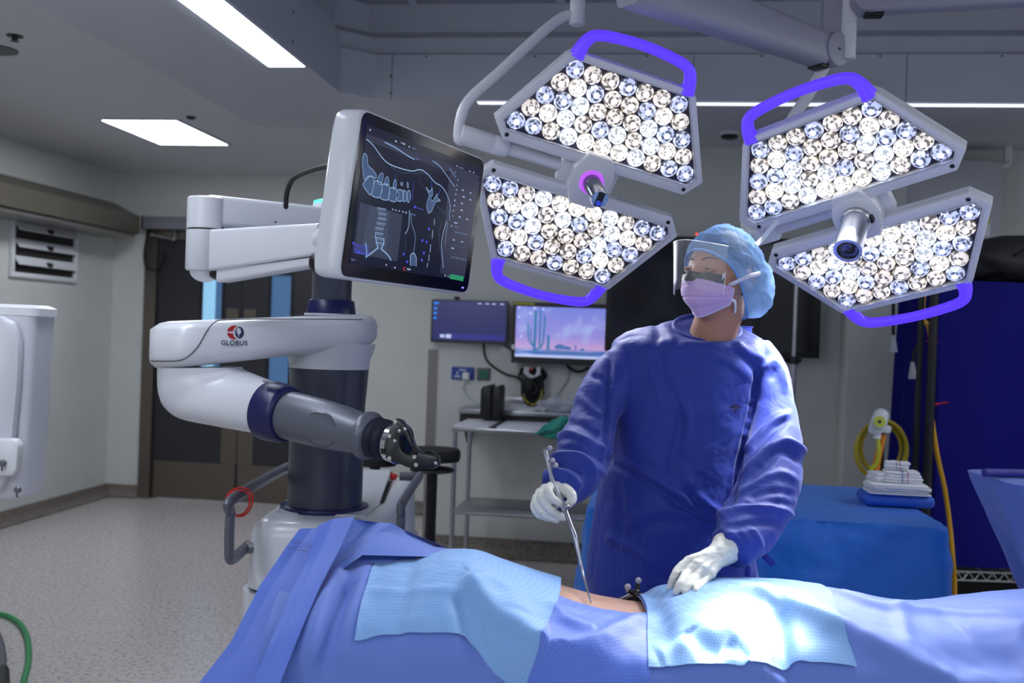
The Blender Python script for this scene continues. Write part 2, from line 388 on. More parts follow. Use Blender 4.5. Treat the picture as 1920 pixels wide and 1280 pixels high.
build('base', MB().lathe([(0.055, 0), (0.055, -0.018), (0.048, -0.022)], p, (0, 0, 1), 24), white_pl, t)
build('sensing_chamber', MB().lathe([(0.05, -0.022), (0.05, -0.034), (0.036, -0.042), (0.012, -0.046)], p, (0, 0, 1), 24), dark_pl, t)
# ------------------------------------------------------------------ double doors in the back wall
doorm = mat('door_laminate', (44, 44, 50), 0.4); framem = mat('bronze_steel', (120, 112, 104), 0.34, 0.85, bump=(80, 0.05, 0.001))
fw2 = 0.10
mb = MB(); mb.box2((DL, YA-0.03, 0), (DL+fw2, YA+0.10, DT)).box2((DR-fw2, YA-0.03, 0), (DR, YA+0.10, DT)).box2((DL+fw2, YA-0.03, DT-fw2*0.8), (DR-fw2, YA+0.10, DT))
struct('door_frame', mb, framem)
xm = WY(451, 700, YA+0.03)[0]
glassy = mat('door_glass', (110, 160, 200), 0.08, trans=0.0, coat=0.4, noise_col=(5, (70, 110, 150), 0.4, 0.6))
brightwin = mat('lit_corridor', (150, 205, 235), 0.5, emit=0.55, ecol=(150, 205, 240))
dimwin = mat('dim_corridor', (80, 120, 165), 0.5, emit=0.16, ecol=(100, 150, 205))
def leaf(x0, x1, wx0, wx1, nm, hinge):
    y0, y1 = YA+0.005, YA+0.05
    zt = DT-fw2*0.8-0.004; wz1 = WY(400, 512, YA)[2]; wz0 = WY(400, 735, YA)[2]; kz = WY(350, 866, YA)[2]
    t = bpy.data.objects.new(nm, None); COL.objects.link(t); t.location = ((x0+x1)/2, y1, 0); t['kind'] = 'structure'
    mb = MB()
    for a, b in (((x0, y0, 0.01), (wx0, y1, zt)), ((wx1, y0, 0.01), (x1, y1, zt)), ((wx0, y0, 0.01), (wx1, y1, wz0)), ((wx0, y0, wz1), (wx1, y1, zt))): mb.box2(a, b)
    build('panel', mb, doorm, t, False)
    mb = MB(); q = 0.018
    for a, b in (((wx0-q, y0-0.006, wz0-q), (wx0+0.004, y0, wz1+q)), ((wx1-0.004, y0-0.006, wz0-q), (wx1+q, y0, wz1+q)), ((wx0, y0-0.006, wz1), (wx1, y0, wz1+q)), ((wx0, y0-0.006, wz0-q), (wx1, y0, wz0))): mb.box2(a, b)
    build('window_bead', mb, black, t, False)
    wm = wx0+(wx1-wx0)*0.62
    mb = MB(); mb.box2((wx0, y0+0.015, wz0), (wm, y0+0.025, wz1), mi=0).box2((wm, y0+0.015, wz0), (wx1, y0+0.025, wz1), mi=1)
    build('pane', mb, [brightwin if nm == 'door_1' else dimwin, dimwin], t, False)
    build('kick_plate', MB().box2((x0+0.01, y0-0.003, 0.012), (x1-0.01, y0, kz)), framem, t, False)
    side = x1 if hinge == 'l' else x0; sg = -1 if hinge == 'l' else 1
    build('stile_plate', MB().box2((side, y0-0.003, kz+0.003), (side+sg*0.13, y0, WY(430, 745, YA)[2])), framem, t, False)
    build('push_plate', MB().box2((side+sg*0.02, y0-0.004, WY(430, 632, YA)[2]), (side+sg*0.12, y0, WY(430, 578, YA)[2])), framem, t, False)
    return t
leaf(DL+fw2+0.004, xm-0.004, WY(374, 700, YA)[0], WY(412, 700, YA)[0], 'door_1', 'l')
leaf(xm+0.004, DR-fw2-0.004, WY(502, 700, YA)[0], WY(541, 700, YA)[0], 'door_2', 'r')
# door operator over the doors with its arm and cable
a = WY(270, 405, YA-0.1); b = WY(640, 427, YA-0.1)
t = thing('door_operator', ((a[0]+b[0])/2, YA-0.05, a[2]-0.05), 'grey automatic door operator box above the double doors', 'door operator')
YA_ = YA; YA -= .004
zt_, zb_ = WY(280, 405, YA-0.12)[2], WY(280, 428, YA-0.12)[2]
build('housing', MB().box2((a[0], YA-0.12, zb_), (b[0], YA, zt_), 0.006), mat('operator_grey', (140, 142, 150), 0.4, 0.3), t)
build('end_cap', MB().box2((a[0]-0.012, YA-0.122, zb_-0.002), (a[0], YA, zt_+0.002), 0.003), dark_pl, t)
p0 = WY(328, 430, YA-0.06); p1 = WY(326, 448, YA-0.09); p2 = WY(285, 440, YA-0.09)
build('arm', MB().tube([p0, p1], 0.012).tube([p1, p2], 0.009).ball(p2, 0.016, 10).ball(p1, 0.017, 10), steel, t)
cab = spline([WY(281, 428, YA-0.08), WY(275, 445, YA-0.09), WY(271, 480, YA-0.06), WY(276, 502, YA-0.05), WY(290, 506, YA-0.04), WY(303, 495, YA-0.02), WY(309, 474, YA-0.01)], 8)
build('cable', MB().tube(cab, 0.0085, 8), rubber, t); YA = YA_
# ------------------------------------------------------------------ left wall
tx = mat('track_cover_steel', (118, 112, 100), 0.36, 0.6, bump=(50, 0.05, 0.001))
ye = 7.45; zt_, zb_ = 2.37, 2.13; xo = -3.97
XL_ = XL; XL += .004
t = thing('sliding_door_cover', (XL, 5.5, zb_), 'long dull steel track cover along the top of the left wall', 'track cover')
prof = [(XL, zt_), (XL+0.12, zt_), (xo, zt_-0.10), (xo, zb_), (XL, zb_)]
mb = MB(); mb.loft([[(x, y, z) for x, z in prof] for y in (-2.5, ye)]); build('cover', mb, tx, t, False)
mb = MB(); mb.box2((XL, ye, zb_-0.004), (xo+0.004, ye+0.006, zt_-0.1)); build('end_plate', mb, mat('end_plate_steel', (92, 86, 76), 0.4, 0.6), t, False)
mb = MB(); mb.box2((XL, -2.5, zb_-0.03), (XL+0.30, ye, zb_-0.004)); build('lower_lip', mb, mat('lip_steel', (150, 148, 142), 0.35, 0.7), t, False)
XL = XL_
# louvred pressure vent
q = [WX(24, 405, XL), WX(137, 438, XL), WX(131, 522, XL), WX(24, 508, XL)]
vy0, vy1 = q[0][1], q[1][1]; vz1 = (q[0][2]+q[1][2])/2; vz0 = (q[2][2]+q[3][2])/2
t = thing('wall_vent', (XL, (vy0+vy1)/2, (vz0+vz1)/2), 'white pressure relief vent with three tilted louvres on the left wall', 'vent')
mb = MB(); b_ = 0.035
for a, b in (((vy0-b_, vz1), (vy1+b_, vz1+b_)), ((vy0-b_, vz0-b_), (vy1+b_, vz0)), ((vy0-b_, vz0), (vy0, vz1)), ((vy1, vz0), (vy1+b_, vz1))): mb.box2((XL, a[0], a[1]), (XL+0.03, b[0], b[1]), 0.004)
build('frame', mb, white_pl, t)
build('duct_opening', MB().box2((XL+0.001, vy0, vz0), (XL+0.004, vy1, vz1)), mat('duct_dark', (42, 38, 36), 0.7), t, False)
hh = (vz1-vz0)/3
for k in range(3):
    zc = vz1-hh*(k+0.30); tilt = -0.95
    ax_ = (V(math.cos(tilt), 0, math.sin(tilt)), V(0, 1, 0), V(-math.sin(tilt), 0, math.cos(tilt)))
    l = build('louvre', MB().box((XL+0.03, (vy0+vy1)/2, zc), (0.075, vy1-vy0-0.02, 0.006), ax_), white_pl, t, False)
    build('weight', MB().lathe([(0.018, -0.02), (0.018, 0.02)], (XL+0.05, (vy0+vy1)/2, zc-0.012), (0, 1, 0), 10), dark_pl, l)
p = WX(24, 397, XL)
# ------------------------------------------------------------------ things on and by the monitor wall
NB = V(0, -1, 0); XW = V(1, 0, 0)
def wall_screen(name, tl, br, Y, thick, label, bezel, cat='monitor'):
    # slab parallel to the wall; tl/br as points on plane Y
    a = WY(*tl, Y); b = WY(*br, Y)
    t = thing(name, ((a[0]+b[0])/2, Y+thick, (a[2]+b[2])/2), label, cat)
    x0, x1, z0, z1 = a[0], b[0], b[2], a[2]
    bl, br_, bb, bt = bezel
    build('housing', MB().box2((x0, Y+0.004, z0), (x1, Y+thick, z1), 0.006), black, t)
    mb = MB()
    mb.plate([(x0, z0), (x1, z0), (x1, z1), (x0, z1)], [[(x0+bl, z0+bb), (x1-br_, z0+bb), (x1-br_, z1-bt), (x0+bl, z1-bt)]], V(0, Y, 0), XW, ZX, NB, 0.006)
    build('bezel', mb, dark_pl if cat == 'monitor' else black, t, False)
    return t, (x0+bl, x1-br_, z0+bb, z1-bt)
blue_scr = mat('desktop_blue', (30, 34, 88), 0.25, emit=0.55, ecol=(38, 42, 104))
def rect_on(mb, x0, z0, x1, z1, Y, mi=0): mb.add([(x0, Y, z0), (x1, Y, z0), (x1, Y, z1), (x0, Y, z1)], [(0, 1, 2, 3)], mi)
t, (sx0, sx1, sz0, sz1) = wall_screen('wall_monitor_screen', (810, 560.5), (950, 646), YB-0.10, 0.05, 'smaller dark-blue wall monitor showing a plain desktop, left of the cactus screen', (0.008, 0.008, 0.016, 0.006))
scr = build('screen', MB().box2((sx0, YB-0.097, sz0), (sx1, YB-0.096, sz1)), blue_scr, t, False)
ic = [mat('icon_blue', (40, 130, 235), 0.4, emit=0.8), mat('icon_pale', (190, 200, 235), 0.4, emit=0.7), mat('taskbar_blue', (50, 52, 140), 0.4, emit=0.5)]
mb = MB(); sw, sh = sx1-sx0, sz1-sz0; YS = YB-0.0985
for k, h in enumerate((0.95, 0.82, 0.70, 0.58)): rect_on(mb, sx0+sw*0.012, sz0+sh*(h-0.05), sx0+sw*(0.075 if k == 0 else 0.055), sz0+sh*h, YS, 0)
for u, w_ in ((0.61, 0.05), (0.71, 0.05), (0.80, 0.05), (0.91, 0.05)): rect_on(mb, sx0+sw*u, sz0+sh*0.935, sx0+sw*(u+w_), sz0+sh*0.96, YS, 1)
rect_on(mb, sx0+sw*0.10, sz0+sh*0.04, sx1-sw*0.03, sz0+sh*0.16, YS, 2)
rect_on(mb, sx0+sw*0.11, sz0+sh*0.06, sx0+sw*0.17, sz0+sh*0.14, YS-0.0004, 1); rect_on(mb, sx0+sw*0.19, sz0+sh*0.05, sx0+sw*0.26, sz0+sh*0.15, YS-0.0004, 1)
build('desktop_icon', mb, ic, scr, False)
w = WY(857, 561, YB-0.09); build('webcam', MB().box(w+ZX*0.008, (0.035, 0.03, 0.02), None, 0.006), black, t)
build('wall_bracket', MB().box2(((sx0+sx1)/2-0.06, YB-0.051, sz0+0.08), ((sx0+sx1)/2+0.06, YB, sz1-0.08)), dark_pl, t)
# cactus screen
def wallpaper():
    m = bpy.data.materials.new('desert_night_wallpaper'); m.use_nodes = True; nt = m.node_tree; b = nt.nodes['Principled BSDF']; b.inputs['Roughness'].default_value = 0.3
    tc = nt.nodes.new('ShaderNodeTexCoord'); sp = nt.nodes.new('ShaderNodeSeparateXYZ'); nt.links.new(tc.outputs['Generated'], sp.inputs[0])
    cr = nt.nodes.new('ShaderNodeValToRGB'); e = cr.color_ramp.elements
    e[0].position = 0.0; e[0].color = lin((92, 128, 190))+(1,); e[1].position = 1.0; e[1].color = lin((118, 130, 214))+(1,)
    for ps, c in ((0.13, (110, 130, 190)), (0.19, (196, 158, 206)), (0.42, (150, 140, 214))): x = cr.color_ramp.elements.new(ps); x.color = lin(c)+(1,)
    nt.links.new(sp.outputs['Z'], cr.inputs[0])
    n = nt.nodes.new('ShaderNodeTexNoise'); n.inputs['Scale'].default_value = 9; n.inputs['Detail'].default_value = 8; nt.links.new(tc.outputs['Object'], n.inputs['Vector'])
    r = nt.nodes.new('ShaderNodeMapRange'); r.inputs[1].default_value = 0.5; r.inputs[2].default_value = 0.75; nt.links.new(n.outputs['Fac'], r.inputs[0])
    mx = nt.nodes.new('ShaderNodeMix'); mx.data_type = 'RGBA'; mx.inputs[7].default_value = lin((170, 186, 236))+(1,); nt.links.new(r.outputs[0], mx.inputs[0]); nt.links.new(cr.outputs[0], mx.inputs[6])
    nt.links.new(mx.outputs[2], b.inputs['Emission Color']); b.inputs['Emission Strength'].default_value = .72; nt.links.new(mx.outputs[2], b.inputs['Base Color'])
    return m
Y2 = YB-0.13
t, (sx0, sx1, sz0, sz1) = wall_screen('wall_monitor_screen', (962, 565), (1152, 687), Y2, 0.06, 'larger wall monitor with a cactus and starry sky wallpaper, right of the dark-blue screen', (0.022, 0.022, 0.040, 0.028))
scr = build('screen', MB().box2((sx0, Y2+0.003, sz0), (sx1, Y2+0.004, sz1)), wallpaper(), t, False)
sw, sh = sx1-sx0, sz1-sz0; YS = Y2+0.0015
cac = mat('cactus_teal', (70, 130, 176), 0.5, emit=0.6); bar = mat('taskbar_pale', (190, 200, 240), 0.5, emit=0.7); bush = mat('desert_bush', (84, 124, 186), 0.5, emit=0.55)
mb = MB()
def S2(u, v): return V(sx0+sw*u, YS, sz1-sh*v)
for pts, w_ in ((((.205, .93), (.205, .07)), .028), (((.255, .8), (.255, .05)), .02), (((.215, .83), (.16, .72), (.135, .6), (.13, .33)), .018), (((.2, .8), (.165, .62), (.16, .4)), .014), (((.215, .86), (.275, .78), (.295, .6), (.30, .17)), .02), (((.345, .86), (.345, .55)), .03)):
    P = spline([S2(*p) for p in pts], 6); mb.ribbon(P, w_*sw, NB)
build('cactus_silhouette', mb, cac, scr, False)
mb = MB()
for u, v, w_, h in ((.47, .78, .12, .1), (.55, .8, .08, .07), (.63, .78, .02, .12), (.7, .82, .05, .05), (.9, .88, .2, .06), (.5, .9, .9, .06), (.2, .9, .2, .05)):
    c = S2(u, v); mb.add([c+V(math.cos(a)*w_*sw/2, 0.0003, math.sin(a)*h*sh/2*(1+.25*math.sin(5*a))) for a in np.linspace(0, 6.283, 15, endpoint=False)], [tuple(range(15))])
build('desert_bushes', mb, bush, scr, False)
mb = MB(); rect_on(mb, sx0, sz0, sx1, sz0+sh*0.05, YS-.0004)
for u, v in ((.02, .03), (.02, .22), (.18, .03), (.27, .05), (.05, .6), (.14, .14)): c = S2(u, v); rect_on(mb, c[0], c[2]-.006, c[0]+.014, c[2]+.008, YS-.0006)
build('taskbar', mb, bar, scr, False)
a = WY(966, 566, Y2); build('sticker', MB().box2((sx0-.016, Y2-.0035, sz1+.010), (sx0+.115, Y2-.001, sz1+.023)), mat('sticker_yellow', (186, 184, 40), 0.5), t, False, label='yellow strip label')
build('wall_bracket', MB().box2(((sx0+sx1)/2-.08, Y2+.06, sz0+.1), ((sx0+sx1)/2+.08, YB, sz1-.1)), dark_pl, t)
c = WY(962, 650, Y2-.002); build('side_switch', MB().box(c, (0.02, 0.012, 0.03), None, 0.003), white_pl, t)
# the big dark screen behind the surgeon
t, (sx0, sx1, sz0, sz1) = wall_screen('large_wall_screen', (1141, 440), (1536, 672), YB-0.14, 0.08, 'very large switched-off black wall screen behind the surgeon', (0.03, 0.03, 0.03, 0.03), 'screen')
build('screen', MB().box2((sx0, YB-.137, sz0), (sx1, YB-.136, sz1)), mat('screen_off', (12, 13, 24), 0.12), t, False)
xm = WY(1416, 560, YB-.141)[0]; build('centre_joint', MB().box2((xm-.006, YB-.1425, sz0-.03), (xm+.006, YB-.139, sz1+.03)), dark_pl, t, False)
c = WY(1307, 439, YB-.142); build('indicator_light', MB().lathe([(0.008, 0), (0.006, .004)], c, (0, -1, 0), 10), mat('indicator_red', (240, 60, 40), 0.4, emit=2.0), t)
build('wall_bracket', MB().box2((xm-.3, YB-.062, sz0+.15), (xm+.3, YB, sz1-.15)), dark_pl, t)
# socket plates
def plate_on_wall(name, a, b, m, label, cat):
    a = WY(*a, YB); b = WY(*b, YB)
    t = thing(name, ((a[0]+b[0])/2, YB, (a[2]+b[2])/2), label, cat)
    build('plate', MB().box2((a[0], YB-.012, b[2]), (b[0], YB, a[2]), .003), m, t); return t, a, b
t, a, b = plate_on_wall('power_socket', (847.5, 687), (889, 712.5), mat('socket_blue', (26, 62, 150), 0.4), 'blue double power socket plate on the wall under the dark-blue screen', 'socket')
wl = mat('socket_print', (170, 185, 215), 0.5)
mb = MB()
for u, v, uu, vv in ((.34, .16, .64, .3), (.12, .66, .4, .84), (.22, .34, .3, .62)): rect_on(mb, a[0]+(b[0]-a[0])*u, a[2]-(a[2]-b[2])*vv, a[0]+(b[0]-a[0])*uu, a[2]-(a[2]-b[2])*v, YB-.0125)
build('printed_marking', mb, wl, t, False)
t2 = thing('power_plug', WY(874, 705, YB-.03), 'white plug pushed into the right side of the blue socket plate', 'plug')
c = WY(874, 705, YB-.03); build('body', MB().box(c, (0.046, .036, .05), None, .012, 3), white_pl, t2)
cab = spline([c+V(0, 0, -.03), WY(868, 725, YB-.03), WY(877, 742, YB-.02), WY(893, 755, YB-.03), WY(905, 760, YB-.05), WY(912, 761, YB-.1)], 8)
build('cable', MB().tube(cab, .005, 8), mat('clear_cable', (170, 190, 190), .3), t2)
t, a, b = plate_on_wall('equipotential_socket', (895, 689), (919.5, 713.5), mat('socket_grey', (92, 94, 104), 0.4), 'square grey socket plate with a green centre, right of the blue socket', 'socket')
build('green_terminal', MB().lathe([(.03, 0), (.03, .004), (.018, .006), (.01, .003)], (np.array(a)+np.array(b))/2+V(0, -.012, 0), (0, -1, 0), 20), mat('terminal_green', (30, 110, 80), .4), t)
t, a, b = plate_on_wall('network_socket', (938, 650), (958, 664), white_pl, 'small white network socket plate between the two wall monitors', 'socket')
# cables
def cable(name, pts, r, m, label, n=8):
    P = spline(pts, n); o = build(name, MB().tube(P, r, 8), m, None, loc=P[0]); return tag(o, label, 'cable')
B5 = YB-.06
cable('power_cable', [WY(907, 644, B5), WY(908, 662, B5+.04), WY(915, 678, B5+.045), WY(932, 692, B5+.045), WY(950, 702, B5+.04), WY(966, 706, B5+.02), WY(977, 714, B5)], .007, rubber, 'dark cable dropping from the dark-blue screen to the cable bundle')
cable('power_cable', [WY(945, 645, B5), WY(955, 653, B5+.04), WY(966, 662, B5+.04)], .005, rubber, 'short thin cable running from the dark-blue screen to the cactus screen')
cable('power_cable', [WY(1062, 684, B5), WY(1075, 694, B5), WY(1090, 696, B5), WY(1104, 688, B5)], .009, rubber, 'black cable loop hanging below the right part of the cactus screen')
cable('grey_cable', [WY(1068, 690, B5+.04), WY(1066, 708, B5+.045), WY(1055, 727, B5+.045), WY(1043, 742, B5+.04), WY(1041, 752, B5+.02)], .004, mat('cable_grey', (150, 152, 158), .5), 'thin grey cable trailing down the wall right of the cable bundle')
# bundle of cables under the cactus screen
random.seed(5)
t = thing('cable_bundle', WY(997, 757, YB-.09), 'tangled bundle of black cables and power bricks hanging under the cactus screen', 'cable bundle')
mb = MB()
for k in range(26):
    x = random.uniform(978, 1016); l = random.uniform(-9, 9); d = random.uniform(.03, .13)
    P = [WY(x+random.uniform(-4, 4), 690, YB-d), WY(x+l, 708, YB-d), WY(978+random.uniform(0, 40), 728+random.uniform(-5, 5), YB-d), WY(982+random.uniform(0, 28), 748, YB-d*.8), WY(992+random.uniform(-6, 12), 757, YB-d*.8)]
    mb.tube(spline(P, 6), .0075, 6)
for k in range(5):
    c = V(998+random.uniform(-5, 8), 728+random.uniform(-8, 6)); a_ = np.linspace(0, 6.283, 20)
    mb.tube([WY(c[0]+(13+k)*math.cos(q), c[1]+(20+2*k)*math.sin(q), YB-.1-.006*k) for q in a_], .007, 6)
build('black_cable', mb, rubber, t)
mb = MB(); mb.box(WY(988, 718, YB-.10), (.075, .05, .11), None, .01).box(WY(1000, 735, YB-.07), (.06, .04, .09), None, .01); build('power_brick', mb, black, t)
mb = MB()
for k in range(3): mb.tube(spline([WY(986+3*k, 688, YB-.13), WY(984+3*k, 698, YB-.14), WY(995+2*k, 707-k, YB-.14), WY(1006+2*k, 702, YB-.14), WY(1008+2*k, 688, YB-.13)], 8), .006, 6)
build('white_cable', mb, mat('cable_white', (190, 192, 200), .5), t)
mb = MB(); mb.box(WY(997, 693, YB-.12), (.03, .02, .016), None, .004); build('red_tie', mb, red_pl, t)
mb = MB()
mb.tube(spline([WY(979, 735, YB-.12), WY(984, 748, YB-.13), WY(992, 756, YB-.13)], 6), .005, 6).tube(spline([WY(1016, 730, YB-.12), WY(1014, 745, YB-.13), WY(1004, 757, YB-.13), WY(995, 758, YB-.13)], 6), .005, 6)
build('yellow_cable', mb, mat('cable_yellow', (170, 160, 40), .5), t)
# stainless wall shelf
sy0, sy1 = YB-.34, YB
a = WY(859, 776, sy0); b = WY(1100, 786, sy0); zt = WY(860, 765, sy0)[2]; zl = WY(860, 774.5, sy0)[2]
t = thing('wall_shelf', ((a[0]+b[0])/2, YB, zl), 'stainless steel wall shelf under the two wall monitors', 'shelf')
build('shelf_board', MB().box2((a[0], sy0, zl), (b[0], sy1, zt), .004), steel, t)
build('upstand', MB().box2((a[0]+.16, sy1-.012, zt), (b[0], sy1, zt+.06), .003), steel, t)
build('shelf_shade_panel', MB().box2((a[0]+.005, sy0+.03, WY(861, 792, sy0)[2]), (b[0], sy0+.05, zl)), mat('shelf_shadow_panel', (40, 38, 38), .5), t)  # dark panel painted as the shade under the shelf board
for x in (WY(868, 800, sy0+.05)[0], WY(1068, 800, sy0+.05)[0]):
    z_ = WY(870, 836, sy0+.1)[2]
    mb = MB(); mb.plate([(0, 0), (.26, 0), (.26, -.03), (.03, z_-zl), (0, z_-zl)], [], V(x, YB, zl), V(0, -1, 0), ZX, V(1, 0, 0), .02); build('bracket', mb, black, t)
# black file holder on the shelf and the white tray inserts
c = WY(931, 795, sy0+.02)
t = thing('file_holder', WY(930, 800, sy0), 'black upright file holder with two pockets standing on the steel shelf', 'file holder')
h1 = WY(930, 722, sy0)[2]; h0 = WY(930, 781, sy0)[2]; h2 = WY(930, 803, sy0)[2]
for x0_, x1_ in ((911, 930), (932, 947)):
    p = WY(x0_, 760, sy0); q = WY(x1_, 760, sy0)
    prof = [(p[0], h0), (p[0], h1-.02), (p[0]+.01, h1), (q[0]-.008, h1+.01), (q[0], h1-.01), (q[0], h0)]
    build('pocket', MB().plate(prof, [], V(0, sy0-.02, 0), XW, ZX, NB, -.20, .004), black, t, True)
for x0_ in (918, 928.5): 
    p = WY(x0_, 790, sy0-.03); build('support_flange', MB().box2((p[0], sy0-.05, h2), (p[0]+.008, sy0-.022, h0+.03)), white_pl, t)
t = thing('paper_sheets', WY(985, 767, sy0+.1), 'white papers lying on the steel shelf right of the black file holder', 'paper')
p0 = WY(949, 768, sy0+.02); p1 = WY(1020, 768, sy0+.02)
build('sheet', MB().box2((p0[0], sy0+.02, zt), (p1[0], sy0+.24, zt+.012)), mat('paper', (214, 216, 224), .6), t, False)
build('printed_box', MB().box2((p0[0]+.17, sy0+.015, zt+.002), (p1[0]-.015, sy0+.0195, zt+.009)), mat('print_grey', (120, 124, 140), .6), t, False)
t = thing('plastic_bag', WY(1050, 762, sy0+.1), 'crumpled clear plastic bag lying on the steel shelf beside the papers', 'bag')
bm = bmesh.new(); bmesh.ops.create_icosphere(bm, subdivisions=4, radius=1)
for v in bm.verts:
    k = 1+.25*noise.noise(v.co*2.2)+.12*noise.noise(v.co*6); v.co = Vector((v.co.x*.13*k, v.co.y*.08*k, max(v.co.z, -.55)*.055*k))
mb = MB(); q = WY(1046, 768, sy0+.12); mb.addbm(bm, 0, Matrix.Translation((q[0], sy0+.12, zt+.030)))
build('film', mb, mat('clear_film', (200, 206, 220), .15, alpha=.35, spec=.8), t, True, auto=20)
# stainless instrument trolley in front of the shelf
ty0, ty1 = 5.42, 5.95
ztop = WY(850, 800, ty0)[2]; x0_ = WY(846, 800, ty0)[0]; x1_ = WY(1190, 815, ty0)[0]
t = thing('steel_trolley', ((x0_+x1_)/2, (ty0+ty1)/2, 0), 'two-tier stainless steel trolley table left of the surgeon', 'trolley')
build('top_shelf', MB().box2((x0_, ty0, ztop-.025), (x1_, ty1, ztop), .006), steel, t)
zs = WY(900, 961, ty0)[2]; build('lower_shelf', MB().box2((x0_+.02, ty0+.01, zs-.02), (x1_-.02, ty1-.01, zs), .004).box2((x0_+.02, ty0+.01, zs), (x1_-.02, ty0+.02, zs+.02)), steel, t)
for x in (x0_+.02, x1_-.02):
    for y in (ty0+.02, ty1-.02):
        l = build('leg', MB().tube([V(x, y, .10), V(x, y, ztop-.02)], .0135, 12), steel, t)
        build('caster', MB().lathe([(.03, -.012), (.042, -.008), (.042, .008), (.03, .012)], V(x, y, .042), (1, 0, 0), 16).box(V(x, y, .085), (.03, .035, .03), None, .006), rubber, l)
wp = mat('tray_white', (216, 218, 226), .4)
o = build('white_tray', MB().box2((x0_+.01, ty0+.01, ztop), (WY(915, 800, ty0)[0], ty1-.06, ztop+.008), .002), wp, None, loc=V(x0_+.1, ty0+.1, ztop)); tag(o, 'flat white tray at the left end of the steel trolley top', 'tray')
p0 = WY(929, 803, ty0)[0]; o = build('white_tray', MB().box2((p0, ty0+.01, ztop), (WY(1030, 808, ty0)[0], ty1-.06, ztop+.008), .002), wp, None, loc=V(p0+.1, ty0+.1, ztop)); tag(o, 'flat white tray on the steel trolley beside the green cloth', 'tray')
# green surgical cloth draped over the trolley's edge
ctr = [WY(1035, 772, ty0-.01), WY(1062, 778, ty0-.01), WY(1085, 790, ty0-.01)]
nu, nv = 30, 26; P = np.zeros((nu, nv, 3))
for i in range(nu):
    for j in range(nv):
        u = i/(nu-1); v = j/(nv-1)
        px = 1006+u*70; top = 815-30*math.sin(min(1, u*1.3)*1.5)-8*u; bot = 812+u*28
        base = WY(px+(v-.5)*8, top+(bot-top)*v, ty0)
        P[i, j] = base+V(0, -.035-.03*math.sin(3.1*u+2)*math.sin(6*v+5*u)-.02*noise.noise(Vector((u*5, v*4, 1)))+.05*(v-.5)**2, .012*noise.noise(Vector((u*6, v*6, 4))))
o = build('green_cloth', MB().grid(P), mat('scrub_green', (22, 140, 124), .8, sheen=.3), None, loc=P[5, 5]); tag(o, 'crumpled green surgical cloth hanging off the steel trolley', 'cloth')
md = o.modifiers.new('thick', 'SOLIDIFY'); md.thickness = .004
# black swivel stools
def stool(px, py, d, w, label, loc=None):
    c = W(px, py, d); r = w/2; z = c[2]
    t = thing('swivel_stool', (c[0], c[1], 0), label, 'stool', 'swivel stools')
    build('seat', MB().lathe([(r*.5, -.06), (r*.96, -.055), (r, -.035), (r, -.012), (r*.95, 0), (r*.3, .006), (.001, .006)], c, (0, 0, 1), 32), rubber, t)
    a_ = np.linspace(0, 2*math.pi, 32, endpoint=False); build('lift_ring', MB().tube([c+V(r*.75*math.cos(q), r*.75*math.sin(q), -.10) for q in a_], .008, 8, closed=True).tube([c+V(-r*.75, 0, -.10), c+V(r*.75, 0, -.10)], .008, 8), dark_pl, t)
    build('column', MB().tube([V(c[0], c[1], .12), c+V(0, 0, -.05)], .026, 16), black, t)
    mb = MB()
    for k in range(5):
        q = 2*math.pi*k/5+.3; e = V(c[0]+.26*math.cos(q), c[1]+.26*math.sin(q), .085); mb.tube([V(c[0], c[1], .12), e], [.026, .016], 10)
    b_ = build('foot_base', mb, chrome, t)
    for k in range(5):
        q = 2*math.pi*k/5+.3; e = V(c[0]+.26*math.cos(q), c[1]+.26*math.sin(q), .032); build('caster', MB().lathe([(.02, -.016), (.032, -.012), (.032, .012), (.02, .016)], e, (math.sin(q), -math.cos(q), 0), 12).tube([e, e+V(0, 0, .05)], .009, 6), black, b_)
stool(812, 841, 4.75, .265, 'black swivel stool beside the steel trolley, partly behind the gripper of the robot')
stool(704, 850, 4.9, .22, 'black swivel stool half hidden behind the dark column of the robot')
# wall box, bracket and IV pole to the right of the screen
a = WY(1782, 365, YB-.001); b = WY(1884, 466, YB)
t = thing('wall_cabinet', ((a[0]+b[0])/2, YB, a[2]), 'grey-white wall unit high on the wall at the upper right', 'wall unit')
zt_ = WY(1800, 300, YB-.2)[2]; zb_ = WY(1840, 467, YB-.2)[2]; xx0 = WY(1690, 400, YB-.2)[0]; xx1 = WY(1877, 400, YB-.2)[0]
build('cabinet', MB().box2((xx0, YB-.2, zb_), (xx1, YB, zt_), .008), mat('cabinet_white', (188, 190, 196), .35), t)
build('label_plate', MB().box2((WY(1842, 440, YB-.2)[0], YB-.203, WY(1846, 443, YB-.2)[2]), (WY(1856, 440, YB-.2)[0], YB-.2, WY(1850, 411, YB-.2)[2])), white_pl, t)
build('warning_label', MB().box2((WY(1849, 418, YB-.2)[0], YB-.2045, WY(1849, 419, YB-.2)[2]), (WY(1855, 418, YB-.2)[0], YB-.203, WY(1849, 411, YB-.2)[2])), mat('label_yellow', (210, 190, 30), .5), t)
p0 = W(1888, 256, 5.9); t = thing('ceiling_bracket', p0, 'white flat bracket hanging beside the wall unit at the right edge', 'bracket')
build('strap', MB().box2((W(1886, 256, 5.9)[0], p0[1], W(1886, 305, 5.9)[2]), (W(1899, 256, 5.9)[0], p0[1]+.02, ZC), .002), white_pl, t)
build('hook', MB().tube(spline([W(1893, 300, 5.9), W(1890, 309, 5.9), W(1880, 310, 5.9), W(1880, 303, 5.95)], 6), .014, 8), white_pl, t)
b = W(1487, 700, 5.2); t = thing('iv_pole', (b[0], b[1], 0), 'thin grey drip pole standing in front of the large black screen', 'drip pole')
zt_ = W(1490, 470, 5.2)[2]; zm = W(1486, 675, 5.2)[2]
